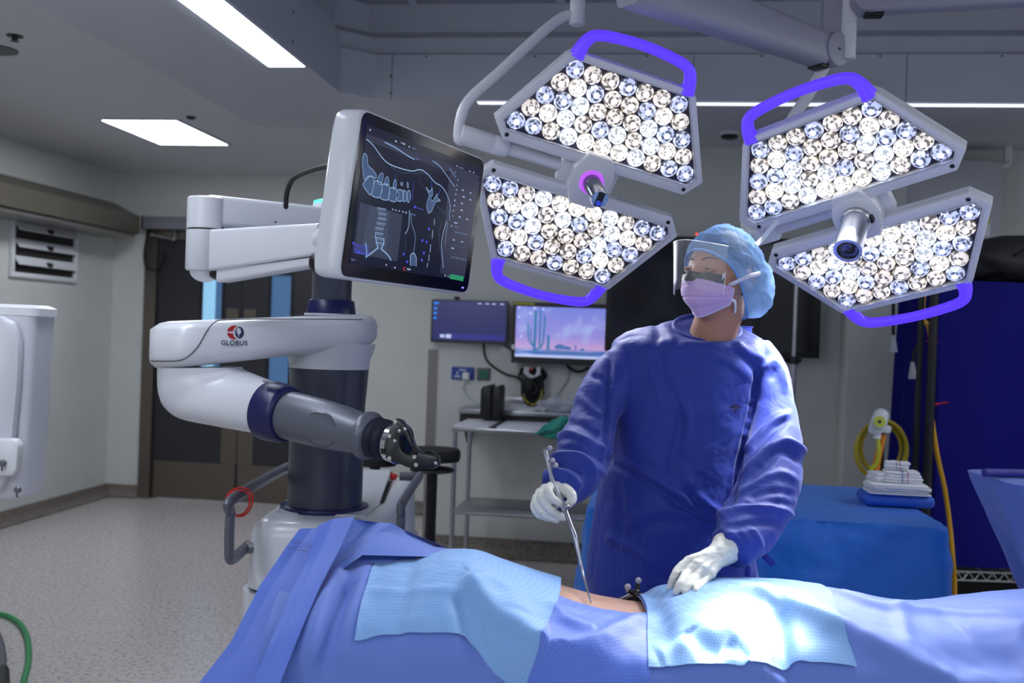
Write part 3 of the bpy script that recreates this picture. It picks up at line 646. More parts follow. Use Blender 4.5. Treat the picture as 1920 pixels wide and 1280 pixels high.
build('upper_tube', MB().tube([V(b[0], b[1], zm-.05), V(b[0], b[1], zt_)], .011, 12), steel, t)
build('lower_tube', MB().tube([V(b[0], b[1], .06), V(b[0], b[1], zm)], .017, 14), steel, t)
build('clamp', MB().lathe([(.03, -.02), (.03, .02)], V(b[0], b[1], zm), (0, 0, 1), 16).tube([V(b[0]-.05, b[1], zm), V(b[0]+.04, b[1], zm)], .009, 8).ball(V(b[0]-.05, b[1], zm), .02, 10), black, t)
mb = MB()
for k in range(5):
    q = 2*math.pi*k/5; mb.tube([V(b[0], b[1], .07), V(b[0]+.28*math.cos(q), b[1]+.28*math.sin(q), .055)], .015, 8); mb.ball(V(b[0]+.28*math.cos(q), b[1]+.28*math.sin(q), .03), .03, 10)
build('foot_base', mb, steel, t)
for s_ in (-1, 1): build('hook', MB().tube(spline([V(b[0], b[1], zt_-.01), V(b[0]+s_*.08, b[1], zt_-.01), V(b[0]+s_*.1, b[1], zt_+.03)], 6), .006, 8), steel, t)
a = W(1443, 547, 5.6); b = W(1468, 550, 5.6)
# ------------------------------------------------------------------ right-hand side: covered cart, instrument tables
cover = mat('cart_cover_navy', (13, 13, 104), .7, spec=.12, bump=(14, .25, .01))
def sheet(corners_fn, nu, nv): 
    P = np.zeros((nu, nv, 3))
    for i in range(nu):
        for j in range(nv): P[i, j] = corners_fn(i/(nu-1), j/(nv-1))
    return P
dC = 4.6
L0 = W(1752, 800, dC); axc, dxc = AX, DX
zt_ = W(1835, 527, dC)[2]; zb_ = W(1800, 1063, dC)[2]; a0 = np.dot(L0, AX); 
t = thing('covered_wire_cart', T(a0+.5, dC+.3, 0), 'tall wire shelving cart under a dark navy cover at the right edge', 'cart')
def cv(u, v):   # u around three sides, v from bottom to top
    wd, dp = 1.1, .5; L = 2*dp+wd; s_ = u*L
    if s_ < dp: a, d = a0, dC+dp-s_
    elif s_ < dp+wd: a, d = a0+(s_-dp), dC
    else: a, d = a0+wd, dC+(s_-dp-wd)
    z = zb_+(zt_-zb_)*v
    w_ = (.020 if s_ < dp else .012)*math.sin(s_*(44 if s_ < dp else 19)+1.3*math.sin(v*4))*(1-v*.75)+.006*noise.noise(Vector((s_*4, v*5, 2)))
    ctr_ = V(a0+wd/2, dC+dp/2); dr = nrm(V(a-ctr_[0], d-ctr_[1])+1e-9)
    return T(a+dr[0]*w_, d+dr[1]*w_, z)
mb = MB(); mb.grid(sheet(cv, 150, 36)); mb.add([T(a0, dC, zt_), T(a0+1.1, dC, zt_), T(a0+1.1, dC+.5, zt_), T(a0, dC+.5, zt_)], [(0, 1, 2, 3)])
build('cover', mb, cover, t)
mb = MB()
for a in (a0+.03, a0+1.07):
    for d in (dC+.03, dC+.47): mb.tube([T(a, d, .06), T(a, d, zt_-.02)], .0127, 10)
build('post', mb, chrome, t)
zz = W(1860, 1082, dC)[2]; mb = MB()
for dz in (.018, -.022): mb.tube([T(a0, dC+.015, zz+dz), T(a0+1.1, dC+.015, zz+dz)], .005, 6)
n_ = 40
for k in range(n_): mb.tube([T(a0+1.1*k/n_, dC+.015, zz-.022+.04*(k % 2)), T(a0+1.1*(k+1)/n_, dC+.015, zz-.022+.04*((k+1) % 2))], .0035, 5)
for k in range(9): mb.tube([T(a0+1.1*(k+.5)/9, dC+.015, zz), T(a0+1.1*(k+.5)/9, dC+.48, zz)], .003, 5)
build('wire_shelf', mb, steel, t)
for a in (a0+.03, a0+1.07):
    for d in (dC+.03, dC+.47): build('caster', MB().lathe([(.04, -.014), (.055, -.01), (.055, .01), (.04, .014)], T(a, d, .055), (1, 0, 0), 14), rubber, t)
# dark bin standing behind under the shelf
p = T(a0+.55, dC+.75, 0)
o = build('storage_bin', MB().box(p+ZX*.13, (.9, .26, .26), (AX, DX, ZX), .03), mat('bin_black', (14, 13, 16), .6), None, loc=p); tag(o, 'black storage bin on the floor under the covered wire cart', 'bin')
# black equipment bag and clutter on top of the cart
t = thing('equipment_bag', T(a0+.5, dC+.25, zt_), 'black soft equipment bag lying on top of the covered cart', 'bag')
bm = bmesh.new(); bmesh.ops.create_icosphere(bm, subdivisions=4, radius=1)
for v in bm.verts:
    k = 1+.15*noise.noise(v.co*2)+.05*noise.noise(v.co*7); z = v.co.z
    v.co = Vector((math.copysign(abs(v.co.x)**.6, v.co.x)*.44*k, math.copysign(abs(v.co.y)**.6, v.co.y)*.2*k, max(-.62, z)*.13*k))
R3 = Matrix(((AX[0], DX[0], 0, 0), (AX[1], DX[1], 0, 0), (0, 0, 1, 0), (0, 0, 0, 1)))
mb = MB(); mb.addbm(bm, 0, Matrix.Translation(T(a0+.55, dC+.25, zt_+.10))@R3)
build('bag_body', mb, mat('bag_black', (16, 16, 18), .65), t)
build('carry_strap', MB().tube(spline([T(a0+.35, dC+.06, zt_+.1), T(a0+.42, dC+.02, zt_+.17), T(a0+.6, dC+.02, zt_+.17), T(a0+.68, dC+.06, zt_+.1)], 8), .012, 8, flat=.4), rubber, t)
build('buckle', MB().box(T(a0+.14, dC+.03, zt_+.05), (.05, .02, .03), (AX, DX, ZX), .004), mat('buckle_grey', (150, 150, 156), .3, .6), t)
# slim black stand beside the cart
dS = 4.42
s1 = np.dot(W(1741, 800, dS), AX); zt2 = W(1700, 470, dS)[2]
t = thing('black_stand', T(s1, dS, 0), 'tall black pole stand at the left corner of the covered cart', 'stand')
mb = MB(); mb.tube([T(s1+.005, dS, .03), T(s1+.005, dS, zt2+.1)], .02, 12); mb.tube([T(s1-.03, dS+.05, .06), T(s1-.03, dS+.05, zt2)], .013, 10)
mb.tube([T(s1-.05, dS+.025, zt2-.02), T(s1+.06, dS+.025, zt2-.02)], .012, 10)
build('stand', mb, black, t); s1 -= .015
for k in range(4):
    q = math.pi/4+k*math.pi/2
    build('foot', MB().tube([T(s1+.02, dS, .05), T(s1+.02+.22*math.cos(q), dS+.22*math.sin(q), .02)], .016, 8), black, t)
# yellow hose with red ties, and two hanging leads
Hp = [W(1730, 588, 4.5), W(1740, 610, 4.5), W(1745, 640, 4.5), W(1743, 700, 4.5), W(1746, 770, 4.5), W(1757, 850, 4.5), W(1772, 920, 4.5), W(1781, 985, 4.5), W(1786, 1040, 4.48), W(1790, 1100, 4.5), V(*(W(1790, 1170, 4.5)[:2]), .012)]
t = thing('gas_hose', Hp[-1], 'long yellow gas hose running down beside the navy cover, tied with red ties', 'hose')
Hp = [W(1738, 480, 4.5)]+Hp
build('hose', MB().tube(spline(Hp, 10), .0105, 12), yellow, t)
for (x, y, dx_) in ((1745, 640, 10), (1744, 757, 34)):
    c = W(x, y, 4.5); build('red_tie', MB().tube([c+.016*(AX*math.cos(q)+DX*math.sin(q)) for q in np.linspace(0, 6.283, 14)], .004, 6).tube([c+AX*.015-DX*.012, W(x+dx_, y-3, 4.47)], .0035, 6).ball(c+AX*.02-DX*.012, .008, 8), red_pl, t)
def lead(px, y0, y1, d, label, bend=0):
    P = spline([W(px+bend, y0, d), W(px+bend*.2, (y0+y1)/2, d), W(px, y1-8, d)], 8)
    t = thing('hanging_lead', P[-1], label, 'lead'); build('cord', MB().tube(P, .008, 8), rubber, t)
    build('connector', MB().tube([W(px, y1-12, d), W(px, y1, d), W(px, y1+20, d)], [.008, .013, .02], 10), mat('connector_grey', (160, 162, 172), .4), t)
lead(1675, 560, 640, 4.6, 'black lead with a pale plug hanging beside the left side of the covered cart')
lead(1711, 628, 690, 4.6, 'short black lead with a grey connector hanging beside the yellow hose', 20)
# coiled yellow suction hose with regulator
t = thing('suction_hose_coil', W(1650, 900, 4.5), 'coiled yellow hose with a clear and white regulator behind the gauze stack', 'hose')
mb = MB(); P = []
for k in range(140):
    q = k/140*2*math.pi*4.0+1.9; rr = 44+5*math.sin(q*.47+1)+3*math.sin(q*.23); P.append(W(1653+rr*math.cos(q)+3*math.sin(q*.25), 842+(rr+8)*math.sin(q)*.98+2*math.cos(q*.4), 4.52+.004*k/10*(1 if k % 2 else 1)))
mb.tube(P, .0085, 8); build('hose', mb, mat('hose_olive', (176, 158, 30), .4), t)
c = W(1646, 792, 4.44)
build('regulator_body', MB().lathe([(.028, -.05), (.032, -.03), (.032, .015), (.02, .025)], c, (.25, -.25, 1), 18).lathe([(.03, 0), (.034, .02), (.034, .05), (.028, .056)], c, nrm(V(-.1, -1, .15)), 20).ball(W(1652, 780, 4.47), .036, 14).box(W(1659, 804, 4.46), (.05, .04, .035), None, .008), mat('clear_white', (206, 210, 216), .25), t)
build('dial', MB().lathe([(.026, .057), (.024, .06), (.001, .06)], c, nrm(V(-.1, -1, .15)), 20), mat('dial_yellow', (190, 196, 60), .3), t)
build('dial_hub', MB().lathe([(.008, .0605), (.006, .066)], c, nrm(V(-.1, -1, .15)), 12), dark_pl, t)
build('outlet', MB().tube([W(1646, 800, 4.45), W(1644, 822, 4.45)], .017, 12), white_pl, t)
build('tube', MB().tube(spline([W(1646, 822, 4.45), W(1648, 845, 4.44), W(1643, 870, 4.44), W(1634, 878, 4.44), W(1632, 900, 4.45)], 8), .009, 8), mat('tube_lime', (190, 200, 40), .2, alpha=.8), t)
build('orange_tube', MB().tube(spline([W(1656, 815, 4.47), W(1650, 840, 4.47), W(1644, 868, 4.47), W(1640, 905, 4.47)], 8), .016, 8), mat('tube_orange', (216, 130, 20), .35), t)
build('stand', MB().tube([V(*W(1652, 880, 4.58)[:2], .03), W(1654, 790, 4.58)], .014, 10).lathe([(.12, .0), (.12, .02), (.03, .03)], V(*W(1652, 880, 4.58)[:2], 0), (0, 0, 1), 20), black, t)
# ------------------------------------------------------------------ surgical robot
def AD(px, py, d): p = W(px, py, d); return float(np.dot(p, AX)), float(np.dot(p, DX)), float(p[2])
rw = mat('robot_white', (214, 217, 224), 0.3, coat=0.15); rg = mat('robot_graphite', (70, 74, 88), 0.33, 0.25, coat=0.2); rgl = mat('robot_grey', (104, 108, 120), 0.35, 0.3)
seam = mat('seam_line', (66, 70, 78), 0.6)
dcol = 3.25; ca = AD(610, 900, dcol)[0]; cdp = dcol
rob = thing('surgical_robot', T(ca, cdp+.2, 0), 'white and grey surgical robot with jointed arms on a wheeled base', 'surgical robot')
zbt = .845
# base: a long rounded cart
bl, br_, bf, bb = -.785, -.36, 2.97, 4.05
def rrect(x0, x1, y0, y1, r, n=6):
    P = []
    for cx_, cy_, a0_ in ((x1-r, y1-r, 0), (x0+r, y1-r, 90), (x0+r, y0+r, 180), (x1-r, y0+r, 270)):
        for k in range(n+1):
            q = math.radians(a0_+90*k/n); P.append((cx_+r*math.cos(q), cy_+r*math.sin(q)))
    return P
def rings_box(zs, rad=.09, x0=bl, x1=br_, y0=bf, y1=bb):
    return [[T(a, d, z) for a, d in rrect(x0+i, x1-i, y0+i, y1-i, max(.01, rad-i*.5))] for z, i in zs]
zsm = .635
mb = MB(); mb.loft(rings_box([(zsm+.004, .0), (zbt-.05, .006), (zbt-.02, .014), (zbt-.006, .03), (zbt, .055)])); build('base_upper_shell', mb, rw, rob, True, auto=60)
mb = MB(); mb.loft(rings_box([(.12, .03), (.16, -.012), (zsm-.004, -.012)])); build('base_lower_shell', mb, rw, rob, True, auto=60)
mb = MB(); mb.loft(rings_box([(zsm-.004, .004), (zsm+.004, .004)])); build('base_seam', mb, seam, rob)
for a in (bl+.07, br_-.07):
    for d in (bf+.12, bb-.12):
        build('caster', MB().lathe([(.045, -.02), (.06, -.014), (.06, .014), (.045, .02)], T(a, d, .06), AX, 18).box(T(a, d, .11), (.05, .06, .05), (AX, DX, ZX), .01), rubber, rob)
# lid, slot and button on the base top
mb = MB()
lid = [T(a, d, zbt+.004+.035*max(0, (d-3.35)/.6)) for a, d in ((-.72, 3.12), (-.44, 3.12), (-.425, 3.32), (-.46, 3.92), (-.72, 3.92))]
lo_ = [p*1.0 for p in lid]; lo_ = [V(p[0], p[1], zbt-.01) for p in lid]
mb.loft([lo_, lid]); build('base_lid', mb, mat('robot_panel', (196, 200, 208), .32), rob, True)
mb = MB(); mb.loft([[T(a+da, d, z) for a, d, z in ((-.425, 3.36, zbt+.004), (-.415, 3.36, zbt+.004), (-.442, 3.80, zbt+.012), (-.455, 3.80, zbt+.012))] for da in (0, .001)])
build('lid_slot', mb, black, rob)
p = onplane(735, 882, T(0, 3.95, 0), DX); p = T(np.dot(p, AX), 3.93, zbt+.0)
build('emergency_button', MB().lathe([(.02, -.005), (.02, .004), (.024, .008), (.024, .018), (.018, .021)], p, (0, 0, 1), 18), red_pl, rob, label='red emergency stop button')
# column
zc0, zc1 = zbt, AD(612, 694, dcol-.12)[2]
def colring(z, r): return [T(ca+r*math.cos(q), cdp+r*math.sin(q), z) for q in np.linspace(0, 2*math.pi, 48, endpoint=False)]
build('column_flange', MB().loft([colring(zc0, .142), colring(zc0+.006, .144), colring(zc0+.012, .142), colring(zc0+.016, .12)]), navy, rob)
build('column', MB().loft([colring(zc0, .1205), colring(zc1-.12, .1205), colring(zc1, .128)]), rg, rob)
mb = MB(); mb.loft([colring(zc1-.155, .1215), colring(zc1-.152, .1215)]); build('column_seam', mb, seam, rob)
# lower collar and the first arm link
zt_ = AD(600, 590, dcol)[2]; zlo = AD(600, 655, dcol-.13)[2]
build('arm_collar', MB().loft([colring(zc1+.002, .129), colring(zc1+.03, .131), colring(zlo-.01, .14), colring(zlo+.02, .148)]), rw, rob)
ea, ed = AD(362, 680, 3.06)[0], 3.06
# plan outline: capsule from column to elbow with a bulged elbow end
u_ = nrm(V(ea-ca, ed-cdp, 0)); w_ = V(-u_[1], u_[0], 0)
def capsule(sh, elong=0.0):
    P = []; r1, r2 = .152-sh, .128-sh; L = np.hypot(ea-ca, ed-cdp)
    for q in np.linspace(-90, 90, 17): P.append((ca-u_[0]*r1*math.cos(math.radians(q))+w_[0]*r1*math.sin(math.radians(q)), cdp-u_[1]*r1*math.cos(math.radians(q))+w_[1]*r1*math.sin(math.radians(q))))
    for q in np.linspace(90, -90, 21): P.append((ea+u_[0]*r2*math.cos(math.radians(q))+w_[0]*r2*math.sin(math.radians(q)), ed+u_[1]*r2*math.cos(math.radians(q))+w_[1]*r2*math.sin(math.radians(q))))
    return P
L_ = np.hypot(ea-ca, ed-cdp)
def link_ring(z, sh, tilt):
    R_ = []
    for a, d in capsule(sh):
        s_ = ((a-ca)*u_[0]+(d-cdp)*u_[1])/L_      # 0 column .. 1 elbow
        R_.append(T(a, d, z+tilt*s_))
    return R_
zt2 = AD(300, 598, 2.95)[2]; zl2 = AD(330, 686, 2.93)[2]
ttop = (zt2-zt_); tbot = (zl2-zlo)
mb = MB(); mb.loft([link_ring(zlo, .035, tbot), link_ring(zlo+.006, .016, tbot), link_ring(zlo+.022, .002, tbot), link_ring(zlo+.04, 0, tbot), link_ring(zt_-.035, 0, tbot*.4), link_ring(zt_-.014, .012, ttop), link_ring(zt_-.004, .028, ttop), link_ring(zt_, .05, ttop)])
link = build('arm_link', mb, rw, rob, True, auto=60)
# moulded seam on the front of the link (follows the wall of the link)
def on_link(px, py):
    # point on the front wall of the capsule
    best = None; cap_ = capsule(-.0012)
    D = dirp(px, py)
    for i in range(len(cap_)):
        (a0_, d0_), (a1_, d1_) = cap_[i], cap_[(i+1) % len(cap_)]
        p0 = T(a0_, d0_, 0); e = T(a1_, d1_, 0)-p0; n_ = np.cross(e, ZX)
        den = np.dot(D, n_)
        if abs(den) < 1e-9: continue
        t_ = np.dot(p0-C0, n_)/den; h = C0+t_*D; s_ = np.dot(h-p0, e)/np.dot(e, e)
        if -1e-6 <= s_ <= 1+1e-6 and t_ > 0 and (best is None or t_ < best[0]): best = (t_, h)
    return best[1] if best else None
pts = [on_link(x, y) for x, y in spline([(270, 676), (300, 677), (335, 676), (353, 668), (372, 648), (388, 620), (403, 604), (425, 599), (520, 598), (600, 598), (680, 599)], 6)]
pts = [p for p in pts if p is not None]
build('cover_seam', MB().tube(pts, .0016, 6), seam, link)
lx, ly = (on_link(520, 640)-on_link(420, 640)), ZX
lx = nrm(V(lx[0], lx[1], 0)); ln = nrm(np.cross(lx, ly)); 
o_ = on_link(439, 643); 
txt = text_mesh('GLOBUS', .0195, o_, lx, ZX, ln, .0003, spacing=1.08); build('maker_lettering', txt, mat('logo_navy', (28, 34, 82), .4), link, False)
txt = text_mesh('MEDICAL', .0088, on_link(438, 648.5), lx, ZX, ln, 0, spacing=1.55); build('maker_sublettering', txt, mat('logo_greyblue', (84, 80, 100), .4), link, False)
# round emblem: red half moon with a split, navy globe with a pale landmass
c = on_link(442, 623); s_ = 3.1/1867*1.0
def epts(f): return [c+lx*x*.0017+ZX*y*.0017+ln*.0006 for x, y in f]
mb = MB()
def half(sgn):
    outer_ = [(-14.5+0*k, 1.2*sgn) for k in (0,)]+[(-1-13.5*math.cos(q), sgn*(1.2+11.3*math.sin(q))) for q in np.linspace(.08, 1.45, 10)]+[(5-9.5*math.cos(q), sgn*(1.2+10.6*math.sin(q))) for q in np.linspace(1.3, .1, 9)]
    P = epts(outer_); mb.add(P, [tuple(range(len(P)))])
half(1); half(-1); build('emblem_red_shield', mb, mat('logo_red', (176, 24, 26), .4), link, False)
mb = MB(); P = epts([(6.3+7.4*math.cos(q), 10.3*math.sin(q)) for q in np.linspace(0, 6.283, 28, endpoint=False)]); mb.add(P, [tuple(range(len(P)))]); g_ = build('emblem_globe', mb, MATS['logo_navy'], link, False)
mb = MB(); P = [p+ln*.0004 for p in epts([(2.5, 7.5), (5.5, 8.2), (8.5, 6), (8, 3.2), (9.5, 1), (8, -2), (6, -3.5), (5.5, -6), (6.5, -8), (4.5, -6.5), (3.6, -2.5), (1.6, .5), (1.2, 4)])]; mb.add(P, [tuple(range(len(P)))]); build('emblem_landmass', mb, rw, g_, False)
# elbow housing that runs down into the forearm
E0 = W(372, 700, 3.06); ring_c = W(524, 772, 2.90); wrist = W(686, 815, 2.74)
axf = nrm(ring_c-W(372, 742, 3.05)); 
rings = []
for (lx0, ly0), (tx0, ty0), d_, rb in (((301, 688), (451, 688), 3.06, .120), ((301, 714), (452, 691), 3.058, .118), ((303, 738), (456, 693), 3.05, .114), ((313, 763), (462, 696), 3.04, .108), ((341, 784), (470, 699), 3.02, .102), ((400, 797), (482, 704), 2.99, .096), ((450, 806), (500, 711), 2.955, .09), ((486, 812), (519, 719), 2.92, .084), ((496, 811), (526, 723), 2.912, .080)):
    pl_, pt_ = W(lx0, ly0, d_), W(tx0, ty0, d_); c_ = (pl_+pt_)/2; side = (pl_-pt_)/2; fwd = -FW
    rings.append([c_+side*math.copysign(abs(math.cos(q))**.85, math.cos(q))+fwd*rb*math.copysign(abs(math.sin(q))**.85, math.sin(q)) for q in np.linspace(0, 2*math.pi, 36, endpoint=False)])
# resample the loft smoothly
R_ = np.array(rings); fine = np.array([spline(R_[:, j], 6) for j in range(R_.shape[1])]).transpose(1, 0, 2)
el = build('elbow_housing', MB().loft([list(r) for r in fine]), rw, rob, True, auto=70)
sm = [W(306, 748, 2.96), W(330, 758, 2.935), W(356, 764, 2.92), W(378, 769, 2.90), W(386, 778, 2.90), W(391, 790, 2.91)]
build('elbow_gap', MB().loft([link_ring(zlo-.006, .03, tbot)[-21:], link_ring(zlo+.004, .03, tbot)[-21:]]), seam, rob)
build('rating_label', MB().box(W(507, 716, 2.845), (.045, .02, .004), (axf, nrm(np.cross(ZX, axf)), ZX), .001), mat('label_grey', (120, 122, 132), .5), el)
# navy ring and graphite forearm
def cyl(p0, p1, prof, m, name, n=40, par=rob, sq=1.0):
    ax_ = nrm(p1-p0); L = np.linalg.norm(p1-p0); return build(name, MB().lathe([(r, h*L) for h, r in prof], p0, ax_, n), m, par, True, auto=50)
axw = nrm(wrist-ring_c)
cyl(W(500, 768, 2.92), W(542, 778, 2.88), [(0, .078), (.05, .086), (.25, .088), (.8, .085), (.97, .08), (1, .074)], navy, 'forearm_ring')
fa = cyl(W(534, 776, 2.888), wrist, [(0, .069), (.1, .07), (.45, .069), (.75, .064), (.9, .058), (1, .055)], rgl, 'forearm')
# wrist joint disc with the clover mark
wd = W(636, 812, 2.75); nd = nrm(-FW*.93+RT*.1-UP*.15+axw*-.0); nd = nd-axw*np.dot(nd, axw); nd = nrm(nd)
oc = wd+nd*.0; axp = wrist-axw*.115
oc = axp+nd*.05
build('wrist_cover', MB().loft([[oc+nd*h+(axw*.060*k*math.cos(q))+np.cross(nd, axw)*.046*k*math.sin(q) for q in np.linspace(0, 2*math.pi, 40, endpoint=False)] for h, k in ((-.03, 1.05), (.002, 1.05), (.008, 1.0), (.010, .9))]), rgl, fa, True)
mb = MB(); mb.tube([oc+nd*.0085+(axw*.060*math.cos(q))+np.cross(nd, axw)*.046*math.sin(q) for q in np.linspace(0, 2*math.pi, 40, endpoint=False)], .0012, 6, closed=True); build('cover_seam', mb, seam, fa)
mb = MB()
for q in (0, 90, 180, 270):
    qq = math.radians(q); cc_ = oc+nd*.011+axw*.0085*math.cos(qq)+np.cross(nd, axw)*.0085*math.sin(qq)
    mb.tube([cc_+axw*.005*math.cos(k)+np.cross(nd, axw)*.005*math.sin(k) for k in np.linspace(0, 6.283, 12, endpoint=False)], .0008, 5, closed=True)
build('clover_mark', mb, dark_pl, fa)
cyl(wrist-axw*.004, wrist+axw*.03, [(0, .056), (.1, .066), (.5, .067), (.85, .062), (1, .056)], rgl, 'wrist_flange')
def bel(n):
    return [(k/n, .056+.003*math.cos(k*2.2)) for k in range(n+1)]
b0 = wrist+axw*.02; b1 = wrist+axw*.092
cyl(b0, b1, [(0, .052)]+[(.02+.96*k/24, .054+.0022*math.sin(k*1.9)) for k in range(25)]+[(1, .05)], mat('bellows_navy', (20, 22, 46), .55), 'wrist_bellows')
r0_ = wrist+axw*.088; r1_ = wrist+axw*.122
cyl(r1_-axw*.001, r1_+axw*.006, [(0, .0535), (.6, .053), (1, .050)], black, 'tool_flange')
sr = cyl(r0_, r1_, [(0, .05), (.05, .0545), (.55, .0545), (.6, .052), (.7, .052), (.75, .0555), (1, .0555)], chrome, 'tool_ring')
for q in (20, 100, 200, 290):
    a_ = frame_from(axw); qq = math.radians(q); cc_ = r0_+axw*.014+(a_[0]*math.cos(qq)+a_[1]*math.sin(qq))*.054
    build('ring_slot', MB().box(cc_, (.006, .016, .012), (nrm(cc_-r0_-axw*.014), np.cross(axw, nrm(cc_-r0_-axw*.014)), axw), .001), black, sr)
# black end effector
gd = 2.66
gp = W(740, 825, gd); gN = nrm(-FW-RT*.10+UP*.12); gX = nrm(RT-gN*np.dot(RT, gN)); gY = np.cross(gN, gX)
def G(pts): 
    out = []
    for x, y in pts:
        p = onplane(660+x*.2345, 760+y*.2345, gp, gN)-gp; out.append((np.dot(p, gX), np.dot(p, gY)))
    return out
outer_ = G([(352, 118), (385, 103), (408, 118), (420, 140), (440, 158), (456, 190), (475, 245), (500, 310), (545, 362), (590, 384), (640, 388), (688, 398), (699, 430), (698, 472), (660, 500), (600, 510), (500, 506), (440, 486), (380, 458), (330, 435), (296, 432), (284, 390), (284, 330), (296, 260), (318, 190), (336, 150)])
hole = G([(402, 260), (420, 235), (440, 245), (462, 290), (490, 335), (530, 372), (536, 392), (510, 402), (460, 392), (420, 365), (398, 320)])
gm = mat('gripper_black', (20, 20, 24), .34, coat=.2)
grip = build('end_effector', MB().plate(outer_, [hole], gp+gN*.03, gX, gY, gN, .06, .004), gm, rob, True, auto=35)
tr = gp+gX*G([(600, 395)])[0][0]+gY*G([(600, 395)])[0][1]
build('guide_ring', MB().lathe([(.024, -.02), (.026, .004), (.0225, .006), (.0155, .006), (.0145, -.02)], tr+gN*.0, nrm(gY*.9+gN*.25), 28, False), gm, grip)
sc_ = mat('marker_screw', (206, 202, 190), .25, .8)
for x, y in ((366, 134), (320, 246), (320, 422), (530, 474), (518, 412)):
    g = G([(x, y)])[0]; cc_ = gp+gX*g[0]+gY*g[1]+gN*.03
    build('screw', MB().lathe([(.0062, -.003), (.0062, .002), (.005, .0035), (.003, .0035), (.002, .002)], cc_, gN, 14), sc_, grip)
for x, y in ((398, 206), (443, 192), (362, 286), (686, 462)):
    g = G([(x, y)])[0]; cc_ = gp+gX*g[0]+gY*g[1]+gN*.029
    build('screw', MB().lathe([(.0048, -.003), (.0048, .002), (.003, .003)], cc_, gN, 12), steel, grip)
# push handles
hg = mat('handle_graphite', (106, 110, 120), .36, .4)
def handle(a, front, back, z0, z1, rail):
    # closed U: front upright, long upper and lower bars running back
    P = [T(a, back, z1), T(a, front+.03, z1), T(a, front, z1-.04), T(a, front, z0+.04), T(a, front+.03, z0), T(a, front+.20, z0)]
    mb = MB()
    prof = spline(P, 8); mb.tube(prof, .0185, 12, up=(1, 0, 0), flat=.72)
    h = build('push_handle', mb, hg, rob)
    build('mount', MB().tube([T(a, front+.18, z0), T(a-math.copysign(.07, a-(bl+br_)/2), front+.18, z0)], .018, 12), hg, h); 
    build('mount', MB().tube([T(a, back-.02, z1), T(a-math.copysign(.07, a-(bl+br_)/2), back-.02, z1)], .016, 12), hg, h)
h0 = AD(428, 1050, 2.83)
handle(AD(430, 1000, 2.84)[0], 2.84, 3.55, AD(428, 1052, 2.84)[2], AD(432, 938, 2.84)[2], 0)
handle(AD(752, 960, 3.02)[0], 3.02, 3.62, AD(760, 1040, 3.02)[2], AD(752, 945, 3.02)[2], 1)
# red tie loops on the left handle
t = thing('red_tie', W(452, 938, 2.9), 'pair of thin red cable-tie loops hung over the left push handle of the robot', 'cable tie')
ha = AD(430, 1000, 2.84)[0]; hz = AD(432, 938, 2.84)[2]
for k, (dx_, rr) in enumerate(((.0, .036), (.012, .042))):
    cc_ = T(ha+.004, 2.905+dx_, hz-.018)
    build('loop', MB().tube([cc_+AX*rr*.85*math.cos(q)+ZX*rr*math.sin(q)+DX*(.01*math.sin(2*q)+.3*rr*math.cos(q)) for q in np.linspace(0, 6.283, 28, endpoint=False)], .0028, 6, closed=True), red_pl, t)
# --------------------------------------------------- screen arm on the robot
za = zt_
def ring_at(a, d, z, r, n=40): return [T(a+r*math.cos(q), d+r*math.sin(q), z) for q in np.linspace(0, 2*math.pi, n, endpoint=False)]
zn0 = AD(610, 588, dcol)[2]; zn1 = AD(610, 562, dcol)[2]
build('post_base_ring', MB().loft([ring_at(ca, cdp, za-.002, .086), ring_at(ca, cdp, zn0+.0, .086)]), rw, rob)
build('post_collar', MB().loft([ring_at(ca, cdp, zn0, .080), ring_at(ca, cdp, zn1-.004, .074), ring_at(ca, cdp, zn1, .070)]), navy, rob)
zp1 = AD(610, 470, dcol)[2]; zg = AD(602, 384, dcol)[2]
build('post', MB().loft([ring_at(ca, cdp, zn1-.01, .064), ring_at(ca, cdp, zp1, .064)]), rg, rob)
sa, sd = AD(388, 400, 3.05)[0], 3.05
us = nrm(V(sa-ca, sd-cdp, 0)); ws = V(-us[1], us[0], 0); Ls = np.hypot(sa-ca, sd-cdp)
def bar(p0, p1, h0, h1, w0, w1, name, m, par, r=.012):
    # rounded beam between two points, heights/widths at each end
    rings = []; t_ = nrm(p1-p0); sd_ = nrm(np.cross(t_, ZX)); up_ = np.cross(sd_, t_)
    for p, h, w2 in ((p0, h0, w0), (p1, h1, w1)):
        rings.append([p+sd_*x+up_*y for x, y in rrect(-w2/2, w2/2, -h/2, h/2, r, 4)])
    return build(name, MB().loft(rings), m, par, True)
zU0, zU1 = AD(400, 391, 2.99)[2], AD(600, 413, 3.18)[2]
build('screen_arm_hub', MB().loft([ring_at(ca, cdp, AD(600, 438, dcol)[2], .07), ring_at(ca, cdp, zg, .07)]), rw, rob)
build('status_light', MB().loft([ring_at(ca, cdp, zg, .068), ring_at(ca, cdp, zg+.010, .068), ring_at(ca, cdp, zg+.016, .05)]), mat('status_green', (90, 230, 190), .4, emit=.9), rob, label='glowing green light ring')
bar(T(sa, sd, zU0), T(ca, cdp, zU1), .092, .088, .085, .105, 'screen_arm_upper', rw, rob, .014)
rr = .058
ze0, ze1, ze2 = AD(388, 366, 2.99)[2], AD(388, 428, 2.99)[2], AD(388, 506, 2.99)[2]
el2 = build('screen_arm_elbow', MB().loft([ring_at(sa, sd, ze2, rr-.004), ring_at(sa, sd, ze2+.006, rr), ring_at(sa, sd, ze1-.002, rr)]), rw, rob)
build('elbow_cap', MB().loft([ring_at(sa, sd, ze1+.003, rr), ring_at(sa, sd, ze0-.004, rr), ring_at(sa, sd, ze0, rr-.006)]), rw, el2)
